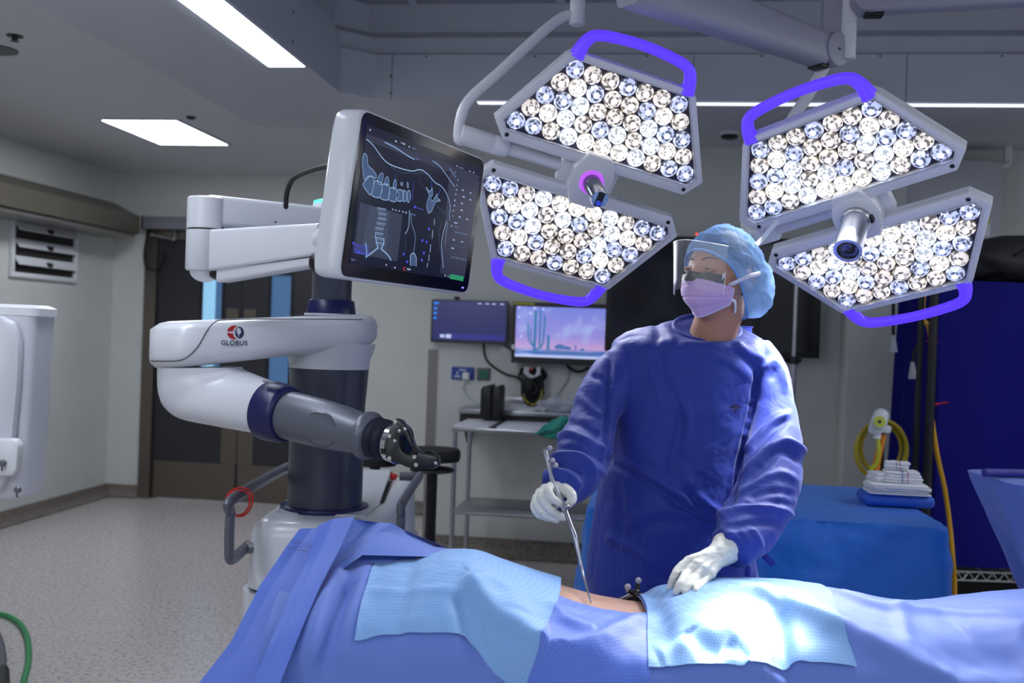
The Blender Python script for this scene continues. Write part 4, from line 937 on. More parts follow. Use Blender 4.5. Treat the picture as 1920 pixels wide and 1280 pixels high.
build('elbow_joint', MB().loft([ring_at(sa, sd, ze1-.003, rr-.004), ring_at(sa, sd, ze1+.004, rr-.004)]), black, el2)
mb = MB(); mb.loft([ring_at(sa, sd, ze2-.034*math.sin(q), (rr-.014)*math.cos(q)+.0005) for q in np.linspace(0, math.pi/2, 8)]); build('elbow_dome', mb, rw, el2)
# lower spring arm from elbow to the back of the screen
mon_p = [(678, 203), (909, 300), (876, 551), (634, 519)]
A_ = np.stack([dirp(*mon_p[0]), -dirp(*mon_p[1]), dirp(*mon_p[2])], 1); sol = np.linalg.solve(A_, dirp(*mon_p[3])); s3 = 1.0
scl = 2.02/sol[0]; MP = [C0+dirp(*q)*k*scl for q, k in zip(mon_p, (sol[0], sol[1], sol[2], 1.0))]
mx_ = nrm(MP[1]-MP[0]); my_ = nrm(MP[0]-MP[3]); mn = nrm(np.cross(mx_, my_)); my_ = np.cross(mn, mx_)
mc = sum(MP)/4
lw0 = W(412, 470, 3.0); back = mc-mn*.13
lw1 = W(612, 450, 2.62)
la = bar(lw0, lw1, .125, .085, .07, .06, 'screen_arm_lower', rw, rob, .01)
t_ = nrm(lw1-lw0); sdv = nrm(np.cross(t_, ZX))
build('arm_undercover', MB().loft([[p+sdv*x+np.cross(sdv, t_)*y for x, y in rrect(-w2/2, w2/2, -h/2, h/2, .008, 4)] for p, w2, h in ((lw0+t_*.03-ZX*.072, .05, .05), (lw0+t_*(np.linalg.norm(lw1-lw0)-.02)-ZX*.05, .045, .036))]), rw, la)
build('arm_seam', MB().tube([lw0+t_*.02-ZX*.01-FW*.036, lw1-ZX*.005-FW*.031], .0012, 5), seam, la)
build('arm_seam', MB().tube([lw0+t_*.02-ZX*.058-FW*.036, lw1-ZX*.042-FW*.031], .0018, 5), black, la)
build('pivot_cover', MB().ball(W(414, 514, 3.0), (.035, .03, .02), 14), black, la)
build('pivot_cover', MB().ball(W(600, 492, 2.62), (.03, .03, .03), 14), black, la)
for x, y, d in ((424, 449, 2.945), (423, 500, 2.945), (418, 428, 2.94)): build('screw', MB().lathe([(.004, 0), (.004, .004)], W(x, y, d), -FW, 8), black, la)
build('arm_mark', MB().lathe([(.005, 0), (.001, .003)], W(517, 416, 3.065), -FW, 3), dark_pl, rob)
build('screen_mount', MB().tube([lw1-t_*.01, lw1+(back-lw1)*.5-ZX*.0, back], [.035, .036, .04], 16).box(mc-mn*.115, (.04, .16, .16), (mn, my_, mx_), .01), rw, rob)
cab = spline([W(536, 388, 3.0), W(538, 362, 2.9), W(549, 336, 2.8), W(575, 322, 2.65), W(610, 312, 2.45), W(640, 311, 2.3), mc+my_*.10-mn*.085], 8)
build('screen_cable', MB().tube(cab, .0075, 8), rubber, rob)
# --------------------------------------------------- touch screen
def M2(px, py, off=0.0): return onplane(px, py, MP[0], mn)+mn*off
ww, hh = np.linalg.norm(MP[1]-MP[0]), np.linalg.norm(MP[0]-MP[3])
def outline(pts, r):
    # round the corners of a 3-D quad
    out = []; n_ = len(pts)
    for i in range(n_):
        p, a, b = pts[i], pts[i-1], pts[(i+1) % n_]
        ua, ub = nrm(a-p), nrm(b-p)
        for k in range(7):
            s_ = k/6; q0 = p+ua*r*(1-s_)**2+ub*r*s_**2; out.append(q0)
    return out
o0 = outline(MP, .026)
def scale_about(P, c, k): return [c+(p-c)*k for p in P]
mb = MB(); mb.loft([scale_about([p-mn*.088 for p in o0], mc-mn*.088, .8), scale_about([p-mn*.084 for p in o0], mc-mn*.084, .9), scale_about([p-mn*.062 for p in o0], mc-mn*.062, .995), scale_about([p-mn*.05 for p in o0], mc-mn*.05, 1.012), scale_about([p-mn*.004 for p in o0], mc-mn*.004, 1.012), [p for p in o0]])
scr_root = rob
case = build('screen_casing', mb, rw, rob, True, auto=50)
mb = MB(); mb.loft([scale_about([p+mn*.0005 for p in o0], mc+mn*.0005, .985), scale_about([p+mn*.003 for p in o0], mc+mn*.003, .98)]); bz = build('screen_bezel', mb, mat('bezel_gloss_black', (9, 9, 14), .14), rob, True)
SP = [M2(x, y, .0036) for x, y in ((685, 233), (899, 315), (867, 526), (652, 494))]
scrm = mat('scan_screen_dark', (16, 20, 36), .22, spec=.25, emit=.5, ecol=(24, 29, 48))
mb = MB(); mb.add(SP, [(3, 2, 1, 0)]); scr = build('scan_display', mb, scrm, rob, False)
EM = lambda n, c, e: mat(n, c, .4, emit=e)
sc_line = EM('scan_line', (140, 166, 196), .7); sc_bone = EM('scan_bone', (60, 86, 122), .42); sc_blue = EM('scan_blue', (60, 70, 190), .8); sc_dim = EM('scan_dim', (70, 84, 118), .6); sc_grey = EM('scan_xray', (84, 98, 122), .55); sc_txt = EM('scan_text', (150, 160, 190), .6); sc_green = EM('scan_button_green', (24, 130, 84), .8); sc_red = EM('scan_red', (170, 40, 40), .7); sc_pan = EM('scan_panel', (30, 34, 58), .5); sc_bone2 = EM('scan_bone_light', (128, 158, 190), .65)
def tp(pts, ox=660, oy=200, s=.15625): return [(ox+x*s, oy+y*s) for x, y in pts]
def line(pts, w, m, off=.0046, closed=False, sub=4):
    P = [M2(x, y, off) for x, y in (spline(pts, sub, closed) if sub else pts)]; _mb(m).ribbon(P, w, mn, closed=closed)
def poly(pts, m, off=.0043):
    P = [M2(x, y, off) for x, y in pts]; _mb(m).add(P, [tuple(range(len(P)))])
lines = {}; SEP = []
def _mb(m):
    if m.name in ('scan_bone', 'scan_bone_light'): SEP.append((m, MB())); return SEP[-1][1]
    return lines.setdefault(m.name, (m, MB()))[1]
# panel edges
poly([(660, 232), (682, 240), (676, 255), (671, 252)][:0] or [(680, 262), (893, 342), (896, 330), (684, 250)], sc_pan, .0038)
poly([(840, 322), (897, 341), (868, 522), (822, 512)], sc_pan, .0039)
# x-ray view lower left: trunk shade, vertebrae, pelvis
poly([(672, 379), (752, 402), (742, 490), (660, 474)], EM('scan_xray_field', (40, 50, 70), .4), .0040)
poly([(690, 385), (728, 395), (722, 470), (676, 462)], EM('scan_xray_mid', (54, 66, 86), .4), .0041)
for k in range(8):
    x = 712+2.2*math.sin(k)-1.0*k*.6; y = 388+k*9.2
    poly([(x-7, y), (x+8, y+3), (x+7, y+9), (x-8, y+6)], sc_grey, .0044); line([(x-8, y+1), (x+9, y+4)], .0012, sc_bone2, sub=0)
for pts in ([(706, 464), (690, 476), (682, 482)], [(710, 465), (724, 478), (730, 488)], [(700, 440), (703, 456), (706, 466)], [(716, 446), (716, 456), (711, 466)], [(682, 455), (684, 470), (683, 482)]): line(pts, .0035, sc_bone2)
# spine section upper left
S_ = lambda pts: tp(pts)
line(S_([(150, 390), (200, 430), (260, 500), (330, 600), (400, 670), (480, 712), (600, 750), (710, 772), (770, 755), (830, 765), (890, 810), (940, 870), (985, 915), (1040, 945), (1090, 1000), (1130, 1080), (1155, 1170), (1160, 1260)]), .0022, sc_line)
line(S_([(370, 425), (470, 475), (560, 530), (650, 590), (730, 632)]), .0026, sc_bone2); line(S_([(945, 650), (1020, 700), (1100, 800), (1160, 890), (1215, 960)]), .0022, sc_bone2); line(S_([(1150, 735), (1190, 795), (1228, 850)]), .0018, sc_bone2)
line(S_([(430, 710), (520, 770), (610, 795), (690, 795)]), .0009, sc_dim); line(S_([(775, 805), (790, 900), (830, 960), (880, 985)]), .0009, sc_dim); line(S_([(715, 810), (800, 790), (880, 815)]), .0009, sc_dim)
bodies = [[(125, 905), (180, 830), (245, 890), (205, 1050), (165, 1025), (110, 945)], [(250, 890), (335, 920), (325, 1040), (300, 1090), (215, 1060), (235, 960)], [(345, 930), (425, 950), (415, 1090), (395, 1120), (320, 1095), (335, 1010)], [(435, 975), (510, 985), (505, 1110), (490, 1140), (420, 1110), (430, 1040)], [(520, 1000), (575, 1000), (590, 1060), (575, 1130), (515, 1120), (540, 1060)], [(590, 1005), (630, 1020), (635, 1090), (625, 1130), (590, 1130), (600, 1070)], [(645, 1015), (675, 1015), (680, 1090), (655, 1150), (640, 1110)]]
for b in bodies: poly(S_(b), sc_bone, .0042); line(S_(b), .0017, sc_line, closed=True)
for b in ([(290, 920), (285, 870), (320, 800), (350, 805), (350, 860), (330, 930)], [(370, 930), (375, 870), (400, 840), (420, 870), (415, 940)], [(470, 975), (480, 900), (500, 875), (510, 920), (500, 985)], [(130, 880), (110, 780), (100, 650), (120, 560), (160, 600), (170, 700), (230, 760), (270, 820), (260, 860), (200, 830)], [(560, 920), (575, 908), (590, 925), (576, 945)], [(638, 920), (645, 905), (656, 940), (648, 975)]):
    poly(S_(b), sc_bone, .00415); line(S_(b), .0014, sc_line, closed=True)
# axial vertebra upper right
b = [(870, 965), (900, 1010), (930, 1000), (940, 970), (945, 1060), (920, 1090), (945, 1130), (975, 1090), (1005, 1045), (1000, 1090), (1040, 1125), (985, 1140), (960, 1190), (940, 1240), (905, 1275), (885, 1250), (875, 1180), (890, 1110), (905, 1060), (885, 1010)]
poly(S_(b), sc_bone, .0042); line(S_(b), .0016, sc_line, closed=True, sub=3)
line(S_([(990, 1170), (1040, 1240), (1100, 1270), (1150, 1220)]), .0009, sc_dim)
# coronal and thigh outlines lower part (second crop)
Q = lambda pts: tp(pts, 640, 370, 260/1752)
line(Q([(838, 160), (835, 250), (828, 370), (785, 465)]), .0024, sc_bone2); line(Q([(845, 180), (870, 340), (912, 480), (905, 590), (890, 690)]), .0011, sc_line); line(Q([(785, 480), (790, 580), (770, 720)]), .0009, sc_dim)
b = Q([(850, 860), (850, 730), (875, 700), (905, 710), (925, 760), (925, 865)]); poly(b, sc_bone, .0042); line(b, .0024, sc_line, sub=0)
for pts in ([(1155, 270), (1150, 345)], [(1135, 410), (1125, 520)], [(1108, 590), (1100, 695)], [(1090, 715), (1082, 800)], [(1070, 825), (1062, 880)]): line(Q(pts), .0026, sc_line, sub=0)
line(Q([(1345, 170), (1345, 290)]), .0018, sc_line, sub=0); line(Q([(1312, 295), (1270, 430), (1245, 590), (1255, 760), (1270, 890)]), .0024, sc_line); line(Q([(1250, 300), (1215, 430), (1220, 620), (1240, 760)]), .0011, sc_dim); line(Q([(1325, 320), (1300, 480), (1285, 600)]), .0012, sc_line)
# blue cursors
for x, y in ((905, 120), (1085, 395), (1055, 560), (1000, 540), (1020, 700), (995, 790), (765, 715), (810, 810), (190, 690), (130, 575)): a_ = Q([(x, y)])[0]; poly([(a_[0]-2.2, a_[1]), (a_[0], a_[1]-3.4), (a_[0]+2.2, a_[1]), (a_[0], a_[1]+3.6)], sc_blue, .0047)
line(Q([(905, 120), (1020, 160)]), .0012, sc_blue, sub=0); line(Q([(160, 690), (300, 715)]), .0012, sc_blue, sub=0); line(S_([(715, 890), (705, 1120)]), .0012, sc_blue, sub=0); line(S_([(500, 800), (500, 960)]), .0008, sc_blue, sub=0); line(S_([(935, 890), (930, 970)]), .0012, sc_blue, sub=0); line(S_([(1045, 990), (1010, 1060)]), .0012, sc_blue, sub=0)
for k in range(8): line(Q([(130, 580+k*16), (330, 625+k*16)]), .0006, sc_blue, sub=0)
# small texts and icons as short dashes
random.seed(11)
for x, y, w_ in ((195, 280, 18), (505, 415, 24), (570, 430, 10), (600, 445, 30), (665, 480, 16), (720, 500, 44), (760, 625, 50), (1240, 710, 12), (1290, 735, 56), (1395, 775, 14), (1440, 790, 14), (1220, 790, 10), (1250, 880, 10), (1240, 940, 10), (1235, 995, 14), (1225, 1050, 14), (1215, 1120, 14), (1210, 1185, 14), (1310, 1000, 24), (1320, 1080, 30), (1405, 1035, 20), (1300, 1160, 22), (1400, 1115, 22)): line(S_([(x-w_/2, y-w_*.18), (x+w_/2, y+w_*.18)]), .0038, sc_txt if w_ < 40 else sc_dim, sub=0)
for x, y, w_ in ((625, 150, 16), (665, 160, 16), (708, 170, 16), (755, 180, 18), (795, 190, 18), (880, 215, 70), (1410, 40, 16), (1405, 100, 16), (1395, 165, 16), (1385, 230, 8), (1425, 320, 40), (1370, 358, 16), (1430, 372, 60), (1490, 450, 170), (1400, 535, 26), (1505, 560, 26), (1385, 640, 36), (1500, 160, 30), (1475, 245, 26), (1570, 275, 26), (125, 785, 50), (545, 850, 16), (655, 885, 20), (830, 905, 46), (1290, 985, 20), (1330, 995, 14)): line(Q([(x-w_/2, y-w_*.1), (x+w_/2, y+w_*.12)]), .0034, sc_txt if w_ < 50 else sc_dim, sub=0)
for k in range(7): line(Q([(1372+k*29, 735+k*6), (1372+k*29+10, 762+k*6)]), .0016, sc_txt, sub=0)
for y in (600, 700, 760): line(Q([(1360, y), (1560, y+36)]), .0008, sc_dim, sub=0)
poly(Q([(1352, 965), (1525, 995), (1520, 1058), (1346, 1025)]), sc_green, .0047)
a_ = Q([(778, 900)])[0]; line([(a_[0]+2.6*math.cos(q), a_[1]+2.8*math.sin(q)) for q in np.linspace(.8, 5.4, 12)], .0022, sc_red)
for k, (m_, mb_) in lines.items(): build('display_'+k[5:], mb_, m_, scr, False)
for m_, mb_ in SEP: build('display_bone_section', mb_, m_, scr, False)
c = M2(865, 539, .004); build('power_light', MB().box(c, (.008, .004, .002), (mx_, my_, mn), .001), mat('power_led', (120, 110, 255), .4, emit=2.5), bz)
# ------------------------------------------------------------------ surgical lamps
PT, GV = 0.05, 0.093
PURP = mat('handle_glow', (70, 40, 235), .35, emit=.8, ecol=(96, 62, 255))
lensbed = mat('lens_bed', (70, 66, 88), .3, .3); rimc = mat('window_rim', (205, 208, 220), .25, .6)
def lens_mats(key, tint, hi, mid, lo):
    return [mat('led_'+key+'_core', tint, .08, emit=hi, ecol=tint), mat('led_'+key+'_facet', tint, .06, emit=mid, ecol=tint), mat('led_'+key+'_shade', tuple(int(c*.62) for c in tint), .06, emit=lo, ecol=tint)]  # lens glints painted in: bright, mid and dark copies for the facets
LM = {'b': lens_mats('cool', (212, 222, 255), 1.4, .52, .05), 'w': lens_mats('warm', (255, 244, 232), 1.25, .5, .05),
      'B': lens_mats('cool_bright', (232, 242, 255), 3.4, 1.6, .45), 'W': lens_mats('warm_bright', (255, 249, 240), 2.9, 1.35, .35)}
def lens_mesh(key, seed):
    rnd = random.Random(seed); n = 12; prof = [(.0246, -.010), (.0243, 0), (.0212, .0078), (.0152, .0130), (.0085, .0150)]
    v = []; f = []; mi = []
    for k, (r, z) in enumerate(prof):
        for i in range(n):
            q = 2*math.pi*(i+.5*(k % 2))/n; j = 1+(.04*(rnd.random()-.5) if k else 0); v.append((r*j*math.cos(q), r*j*math.sin(q), z))
    for k in range(len(prof)-1):
        for i in range(n):
            a, b = k*n+i, k*n+(i+1) % n; c, d = (k+1)*n+i, (k+1)*n+(i+1) % n
            tris = ((a, b, c), (b, d, c)) if k % 2 == 0 else ((a, b, d), (a, d, c))
            for t_ in tris:
                f.append(t_); x = rnd.random()
                mi.append(2 if k == 0 else (1 if x < .56 else (2 if x < .86 else 0)) if k < 3 else (1 if x < .5 else 2))
    f.append(tuple((len(prof)-1)*n+i for i in range(n))); mi.append(0)
    me = bpy.data.meshes.new('led_lens'); me.from_pydata(v, [], f)
    for m in LM[key]: me.materials.append(m)
    me.polygons.foreach_set('material_index', mi); return me
LENS = {k: [lens_mesh(k, ord(k)*7+s_) for s_ in range(3)] for k in 'bwBW'}
ROWS = ["bbwBWWWBwbb", "wWBwbBwBWw", "bbBwwwBbb", "wWbwwbWw", "bwwbwwb"]
def lamp(name, pose, label, mirror, tilt=(0, 0)):
    c, x, n = pose; x = nrm(x-n*np.dot(x, n)); y = np.cross(n, x)
    root = bpy.data.objects.new(name, None); COL.objects.link(root)
    root.matrix_world = Matrix(((x[0], y[0], n[0], c[0]), (x[1], y[1], n[1], c[1]), (x[2], y[2], n[2], c[2]), (0, 0, 0, 1)))
    tag(root, label, 'surgical lamp')
    rnd = random.Random(3+mirror)
    X_, Y_, N_ = V(1, 0, 0), V(0, 1, 0), V(0, 0, 1)
    def half(v, off): return .25-.577*(v-GV)+off
    for sd in (1, -1):
        vi, vo = .035, .312
        op = [(-.268, vi), (.268, vi), (half(.085, .053)+.0, .085), (half(vo-.015, .053), vo-.015), (half(vo-.015, .053)-.016, vo), (-(half(vo-.015, .053)-.016), vo), (-half(vo-.015, .053), vo-.015), (-half(.085, .053), .085)]
        v0, v1 = GV-.0275, GV+4*PT*.866+.0275
        ip = [(-half(v0+.027, .030)+.012, v0), (half(v0+.027, .030)-.012, v0), (half(v0+.027, .032), v0+.024), (half(v1, .032), v1), (-half(v1, .032), v1), (-half(v0+.027, .032), v0+.024)]
        if sd < 0: op = [(-a, -b) for a, b in op]; ip = [(-a, -b) for a, b in ip]
        mb = MB(); mb.plate(op, [ip], V(0, 0, 0), X_, Y_, N_, .024, .004)
        k_ = .93; cy_ = sd*.17
        mb.plate(op, [], V(0, 0, -.0235), X_, Y_, N_, .012, .002)
        bk = [(a*.95, cy_+(b-cy_)*.93) for a, b in op]; mb.plate(bk, [], V(0, 0, -.035), X_, Y_, N_, .016, .004)
        hs = build('lamp_panel', mb, lampgrey, root, True, True, auto=30)
        mb = MB(); mb.plate([(a*.999, b) for a, b in ip], [], V(0, 0, -.0185), X_, Y_, N_, 0.002); build('lens_bed', mb, lensbed, hs, False, True)
        mb = MB(); L3 = [V(a, b, .0012) for a, b in ip]; mb.tube(L3, .0018, 6, closed=True); build('window_rim', mb, rimc, hs, True, True)
        for k, row in enumerate(ROWS):
            m = len(row)
            for i in range(m):
                ch = row[i] if not mirror else row[m-1-i]
                o = bpy.data.objects.new('led_lens', LENS[ch][rnd.randrange(3)]); COL.objects.link(o); o.parent = hs
                o.location = ((i-(m-1)/2)*PT*sd, sd*(GV+k*PT*.866), -.009); o.rotation_euler = (rnd.uniform(-.04, .04), rnd.uniform(-.04, .04), rnd.uniform(0, 6.28))
        # corner screws
        for a, b in ((-.262, .052), (.262, .052)):
            build('screw', MB().lathe([(.006, -.001), (.006, .001), (.004, .0015), (.003, .0005)], V(a, b*sd, 0), N_, 12), dark_pl, hs, True, True)
        # glowing bow handle on the outer edge
        h = .062
        P = spline([V(a, sd*b, -.012) for a, b in ((-.158, vo-.014), (-.152, vo+.022), (-.132, vo+h*.80), (-.08, vo+h*.98), (0, vo+h*1.06), (.08, vo+h*.98), (.132, vo+h*.80), (.152, vo+.022), (.158, vo-.014))], 6)
        R_ = np.interp(np.linspace(0, 1, len(P)), [0, .1, .25, .5, .75, .9, 1], [.022, .0175, .0145, .0135, .0145, .0175, .022])
        build('glow_handle', MB().tube(P, R_, 14, up=(0, 0, 1)), PURP, root, True, True, label='glowing violet handle')
    # central hub
    mb = MB(); hp = [(-.036, -.075), (.036, -.075), (.058, -.03), (.058, .03), (.036, .075), (-.036, .075), (-.058, .03), (-.058, -.03)]
    mb.plate(hp, [], V(0, 0, .016), X_, Y_, N_, .058, .008); build('hub', mb, lampgrey, root, True, True)
    build('hub_bridge', MB().box((0, 0, -.045), (.17, .085, .035), None, .012), lampgrey, root, True, True)
    return root, (c, x, y, n)
LP, (lc, lx_, ly_, ln_) = lamp('surgical_lamp', LAMP_L, 'left surgical lamp with violet handles, above and left of the surgeon', 0)
N_ = V(0, 0, 1); O_ = V(0, 0, 0)
build('hub_ring', MB().lathe([(.034, .014), (.034, .020), (.026, .022)], O_, N_, 32), mat('ring_pink', (215, 120, 255), .35, emit=.55, ecol=(205, 90, 255)), LP, True, True, label='pink lit control ring')
build('camera_handle', MB().lathe([(.0245, .018), (.0245, .045), (.0235, .046), (.0235, .128), (.022, .134), (.001, .134)], O_, N_, 36), mat('dark_steel', (126, 128, 140), .22, 1.0), LP, True, True, auto=35)
cf = build('camera_face', MB().box((0, 0, .1345), (.018, .040, .003), None, .001), black, LP, True, True)
build('camera_lens', MB().lathe([(.0075, .134), (.0075, .138), (.006, .139), (.0045, .1375), (.001, .137)], V(0, -.010, 0), N_, 20), mat('lens_blue', (60, 80, 220), .1, emit=.25), cf, True, True)
for s_ in (-1, 1): build('screw', MB().lathe([(.0025, .134), (.0025, .1355)], V(s_*.0155, 0, 0), N_, 10), steel, cf, True, True)
build('lamp_arm', MB().tube([V(-.25, 0, -.052), V(-.02, 0, -.052)], .0175, 16), lampgrey, LP, True, True)
build('arm_sleeve', MB().lathe([(.024, 0), (.027, .004), (.027, .040), (.0262, .041), (.0262, .043), (.027, .044), (.027, .13), (.024, .134)], V(-.235, 0, -.052), V(-1, 0, 0), 28), lampgrey, LP, True, True)
build('hub_label', MB().box((.14, -.036+.0, -.02), (.075, .001, .012), None), mat('label_olive', (110, 120, 90), .5), LP, False, True)
Mi = np.linalg.inv(np.array([[lx_[0], ly_[0], ln_[0]], [lx_[1], ly_[1], ln_[1]], [lx_[2], ly_[2], ln_[2]]]))
def toL(p): return Mi@(np.asarray(p)-lc)
e0 = lc+lx_*-.345-ln_*.052; dd = proj(e0)[2]; 
ypts = [e0, W(861, 262, dd), W(864, 222, dd), W(882, 185, dd), W(940, 132, dd+.02), W(1000, 76, dd+.05), W(1040, 42, dd+.07), W(1062, 30, dd+.08), W(1080, 28, dd+.08)]
build('lamp_yoke', MB().tube([toL(p) for p in spline(ypts, 8)], .0145, 16), lampgrey, LP, True, True)
j0 = W(1082, 47, dd+.08); j1 = W(1083, 12, dd+.08)
build('swivel_joint', MB().lathe([(.019, 0), (.0215, .003), (.0215, .06), (.0205, .061), (.0205, .064), (.0215, .065), (.0215, .2), (.0215, ZU-j0[2])], toL(j0), Mi@V(0, 0, 1), 24), lampgrey, LP, True, True)
RP, (rc, rx_, ry_, rn_) = lamp('surgical_lamp', LAMP_R, 'right surgical lamp with violet handles, above and right of the surgeon', 1)
build('hub_disc', MB().lathe([(.062, .010), (.062, .018), (.056, .022), (.03, .024)], O_, N_, 40), lampgrey, RP, True, True)
build('camera_collar', MB().lathe([(.036, .02), (.038, .022), (.038, .040), (.0365, .042)], O_, N_, 36), steel, RP, True, True)
build('camera_handle', MB().lathe([(.0355, .04), (.0355, .155), (.0355, .160), (.027, .160), (.027, .150), (.001, .150)], O_, N_, 40), mat('satin_steel', (190, 194, 204), .3, .9), RP, True, True, auto=35)
build('camera_lens', MB().lathe([(.0265, .152), (.024, .1545), (.016, .153), (.001, .156)], O_, N_, 32), mat('lens_dark', (10, 12, 30), .05, coat=.8), RP, True, True)
build('latch', MB().box((.036, -.008, .030), (.016, .018, .02), None, .003), black, RP, True, True)
Mi2 = np.linalg.inv(np.array([[rx_[0], ry_[0], rn_[0]], [rx_[1], ry_[1], rn_[1]], [rx_[2], ry_[2], rn_[2]]]))
def toR(p): return Mi2@(np.asarray(p)-rc)
build('lamp_arm', MB().tube([V(-.25, 0, -.052), V(-.02, 0, -.052)], .0185, 16), lampgrey, RP, True, True)
build('arm_sleeve', MB().box((-.30, 0, -.052), (.12, .055, .05), None, .008), lampgrey, RP, True, True)
build('sleeve_recess', MB().box((-.325, 0, -.0255), (.028, .034, .004), None), black, RP, False, True)
e0 = rc+rx_*-.345-rn_*.075; dd = proj(e0)[2]
ypts = [e0, e0+ZX*.06, W(1436, 330, dd), W(1452, 285, dd), W(1486, 222, dd-.02), W(1514, 181, dd-.03), W(1540, 135, dd-.04), W(1557, 112, dd-.05), W(1580, 100, dd-.05), W(1590, 98, dd-.05)]
build('lamp_yoke', MB().tube([toR(p) for p in spline(ypts, 8)], .0165, 16), lampgrey, RP, True, True)
jd = dd-.05; j0 = W(1588, 112, jd)
build('swivel_joint', MB().lathe([(.020, 0), (.0235, .003), (.0235, .045), (.0225, .046), (.0225, .049), (.0235, .05), (.0235, .098), (.0225, .099), (.0225, .102), (.0235, .103), (.0235, ZU-j0[2])], toR(j0), Mi2@V(0, 0, 1), 28), lampgrey, RP, True, True)
# ceiling arms that carry the lamps
s0 = W(1180, -36, jd-.45); s1 = W(1536, 92, jd-.02)
t = thing('ceiling_spring_arm', V(s0[0], s0[1], ZU), 'thick grey spring arm slanting down from the ceiling between the two surgical lamps', 'lamp arm')
bar(s0, s1, .118, .098, .085, .07, 'spring_arm', mat('arm_enamel', (150, 152, 168), .38), t, .02)
tv = nrm(s1-s0); sv = nrm(np.cross(tv, ZX)); uv = np.cross(sv, tv)
build('arm_groove', MB().tube([s0-uv*.035+sv*.0, s1-uv*.032], .002, 6).tube([s0-uv*.036-FW*.044, s1-uv*.034-FW*.036], .0015, 6), dark_pl, t)
k1 = s1+tv*.035
build('knuckle', MB().lathe([(.03, -.042), (.046, -.04), (.048, -.03), (.048, .03), (.046, .04), (.03, .042)], k1, sv, 32), MATS['arm_enamel'], t)
build('knuckle_screw', MB().lathe([(.004, .042), (.004, .044)], k1, sv*np.sign(np.dot(sv, -FW)), 8), dark_pl, t)
build('end_bumper', MB().box(s1-uv*.05+tv*.0, (.035, .05, .012), (tv, sv, uv), .003), black, t)
build('drop_post', MB().box2(V(k1[0]-.012, k1[1]-.005, k1[2]+.03), V(k1[0]+.052, k1[1]+.06, ZU), .006), MATS['arm_enamel'], t)
build('ceiling_post', MB().tube([s0-tv*.02, V(*(s0-tv*.02)[:2], ZU)], .06, 20), MATS['arm_enamel'], t)
h0 = W(1625, 2, jd-.05); h1 = W(1990, -22, jd-.1)
t = thing('ceiling_extension_arm', V(h1[0], h1[1], ZU), 'horizontal grey lamp arm at the top right edge of the photo', 'lamp arm')
bar(h0, h1, .075, .08, .07, .08, 'extension_arm', MATS['arm_enamel'], t, .018)
build('end_cap', MB().lathe([(.03, -.036), (.042, -.034), (.042, .034), (.03, .036)], h0+ZX*.006, nrm(np.cross(h1-h0, ZX)), 28), MATS['arm_enamel'], t)
build('arm_bumper', MB().box(h0+nrm(h1-h0)*.02-ZX*.04, (.05, .04, .012), None, .003), black, t)
build('ceiling_post', MB().tube([h1, V(h1[0], h1[1], ZU)], .05, 18), MATS['arm_enamel'], t)
# ------------------------------------------------------------------ operating table, patient and drapes
def drape_mat(name, rgb, dots=None, rough=.62, scale=230):
    m = bpy.data.materials.new(name); m.use_nodes = True; nt = m.node_tree; b = nt.nodes['Principled BSDF']
    b.inputs['Roughness'].default_value = rough; b.inputs['Base Color'].default_value = lin(rgb)+(1,); b.inputs['Sheen Weight'].default_value = .15
    tc = nt.nodes.new('ShaderNodeTexCoord'); n = nt.nodes.new('ShaderNodeTexNoise'); n.inputs['Scale'].default_value = 420; n.inputs['Detail'].default_value = 2
    nt.links.new(tc.outputs['Object'], n.inputs['Vector']); bp = nt.nodes.new('ShaderNodeBump'); bp.inputs['Strength'].default_value = .12; bp.inputs['Distance'].default_value = .001
    h = n.outputs['Fac']
    if dots:
        v = nt.nodes.new('ShaderNodeTexVoronoi'); v.inputs['Scale'].default_value = scale; v.inputs['Randomness'].default_value = .08
        mp = nt.nodes.new('ShaderNodeMapping'); mp.inputs['Rotation'].default_value = (0, 0, .78); nt.links.new(tc.outputs['Object'], mp.inputs[0]); nt.links.new(mp.outputs[0], v.inputs['Vector'])
        r = nt.nodes.new('ShaderNodeMapRange'); r.inputs[1].default_value = .22; r.inputs[2].default_value = .42; r.inputs[3].default_value = 1; r.inputs[4].default_value = 0
        mx = nt.nodes.new('ShaderNodeMix'); mx.data_type = 'RGBA'; mx.inputs[6].default_value = lin(rgb)+(1,); mx.inputs[7].default_value = lin(dots)+(1,)
        nt.links.new(v.outputs['Distance'], r.inputs[0]); nt.links.new(r.outputs[0], mx.inputs[0]); nt.links.new(mx.outputs[2], b.inputs['Base Color']); h = r.outputs[0]; bp.inputs['Strength'].default_value = .35; bp.inputs['Distance'].default_value = .0006
    nt.links.new(h, bp.inputs['Height']); nt.links.new(bp.outputs['Normal'], b.inputs['Normal']); return m
d_main = drape_mat('drape_blue', (92, 120, 200)); d_pad = drape_mat('drape_pad', (112, 158, 214), (138, 180, 226)); d_mid = drape_mat('drape_reinforced', (74, 108, 204), (94, 128, 214), .5, 200); d_band = drape_mat('drape_band', (84, 114, 204))
ZT, DC, WB = .81, 2.03, .27
rp = [(480, 1056), (560, 1054), (620, 1053), (690, 1055), (760, 1046), (830, 1036), (865, 1034), (900, 1037), (960, 1058), (1050, 1092), (1110, 1112), (1160, 1124), (1215, 1131), (1250, 1108), (1310, 1098), (1380, 1091), (1470, 1095), (1560, 1104), (1690, 1131), (1770, 1135), (1850, 1119), (1920, 1111), (2100, 1106), (2400, 1100)]
_r = np.array([AD(x, y, 2.10) for x, y in rp])
_f = spline(_r[:, [0, 2]], 8); RA, RZ = _f[:, 0], _f[:, 1]+.007
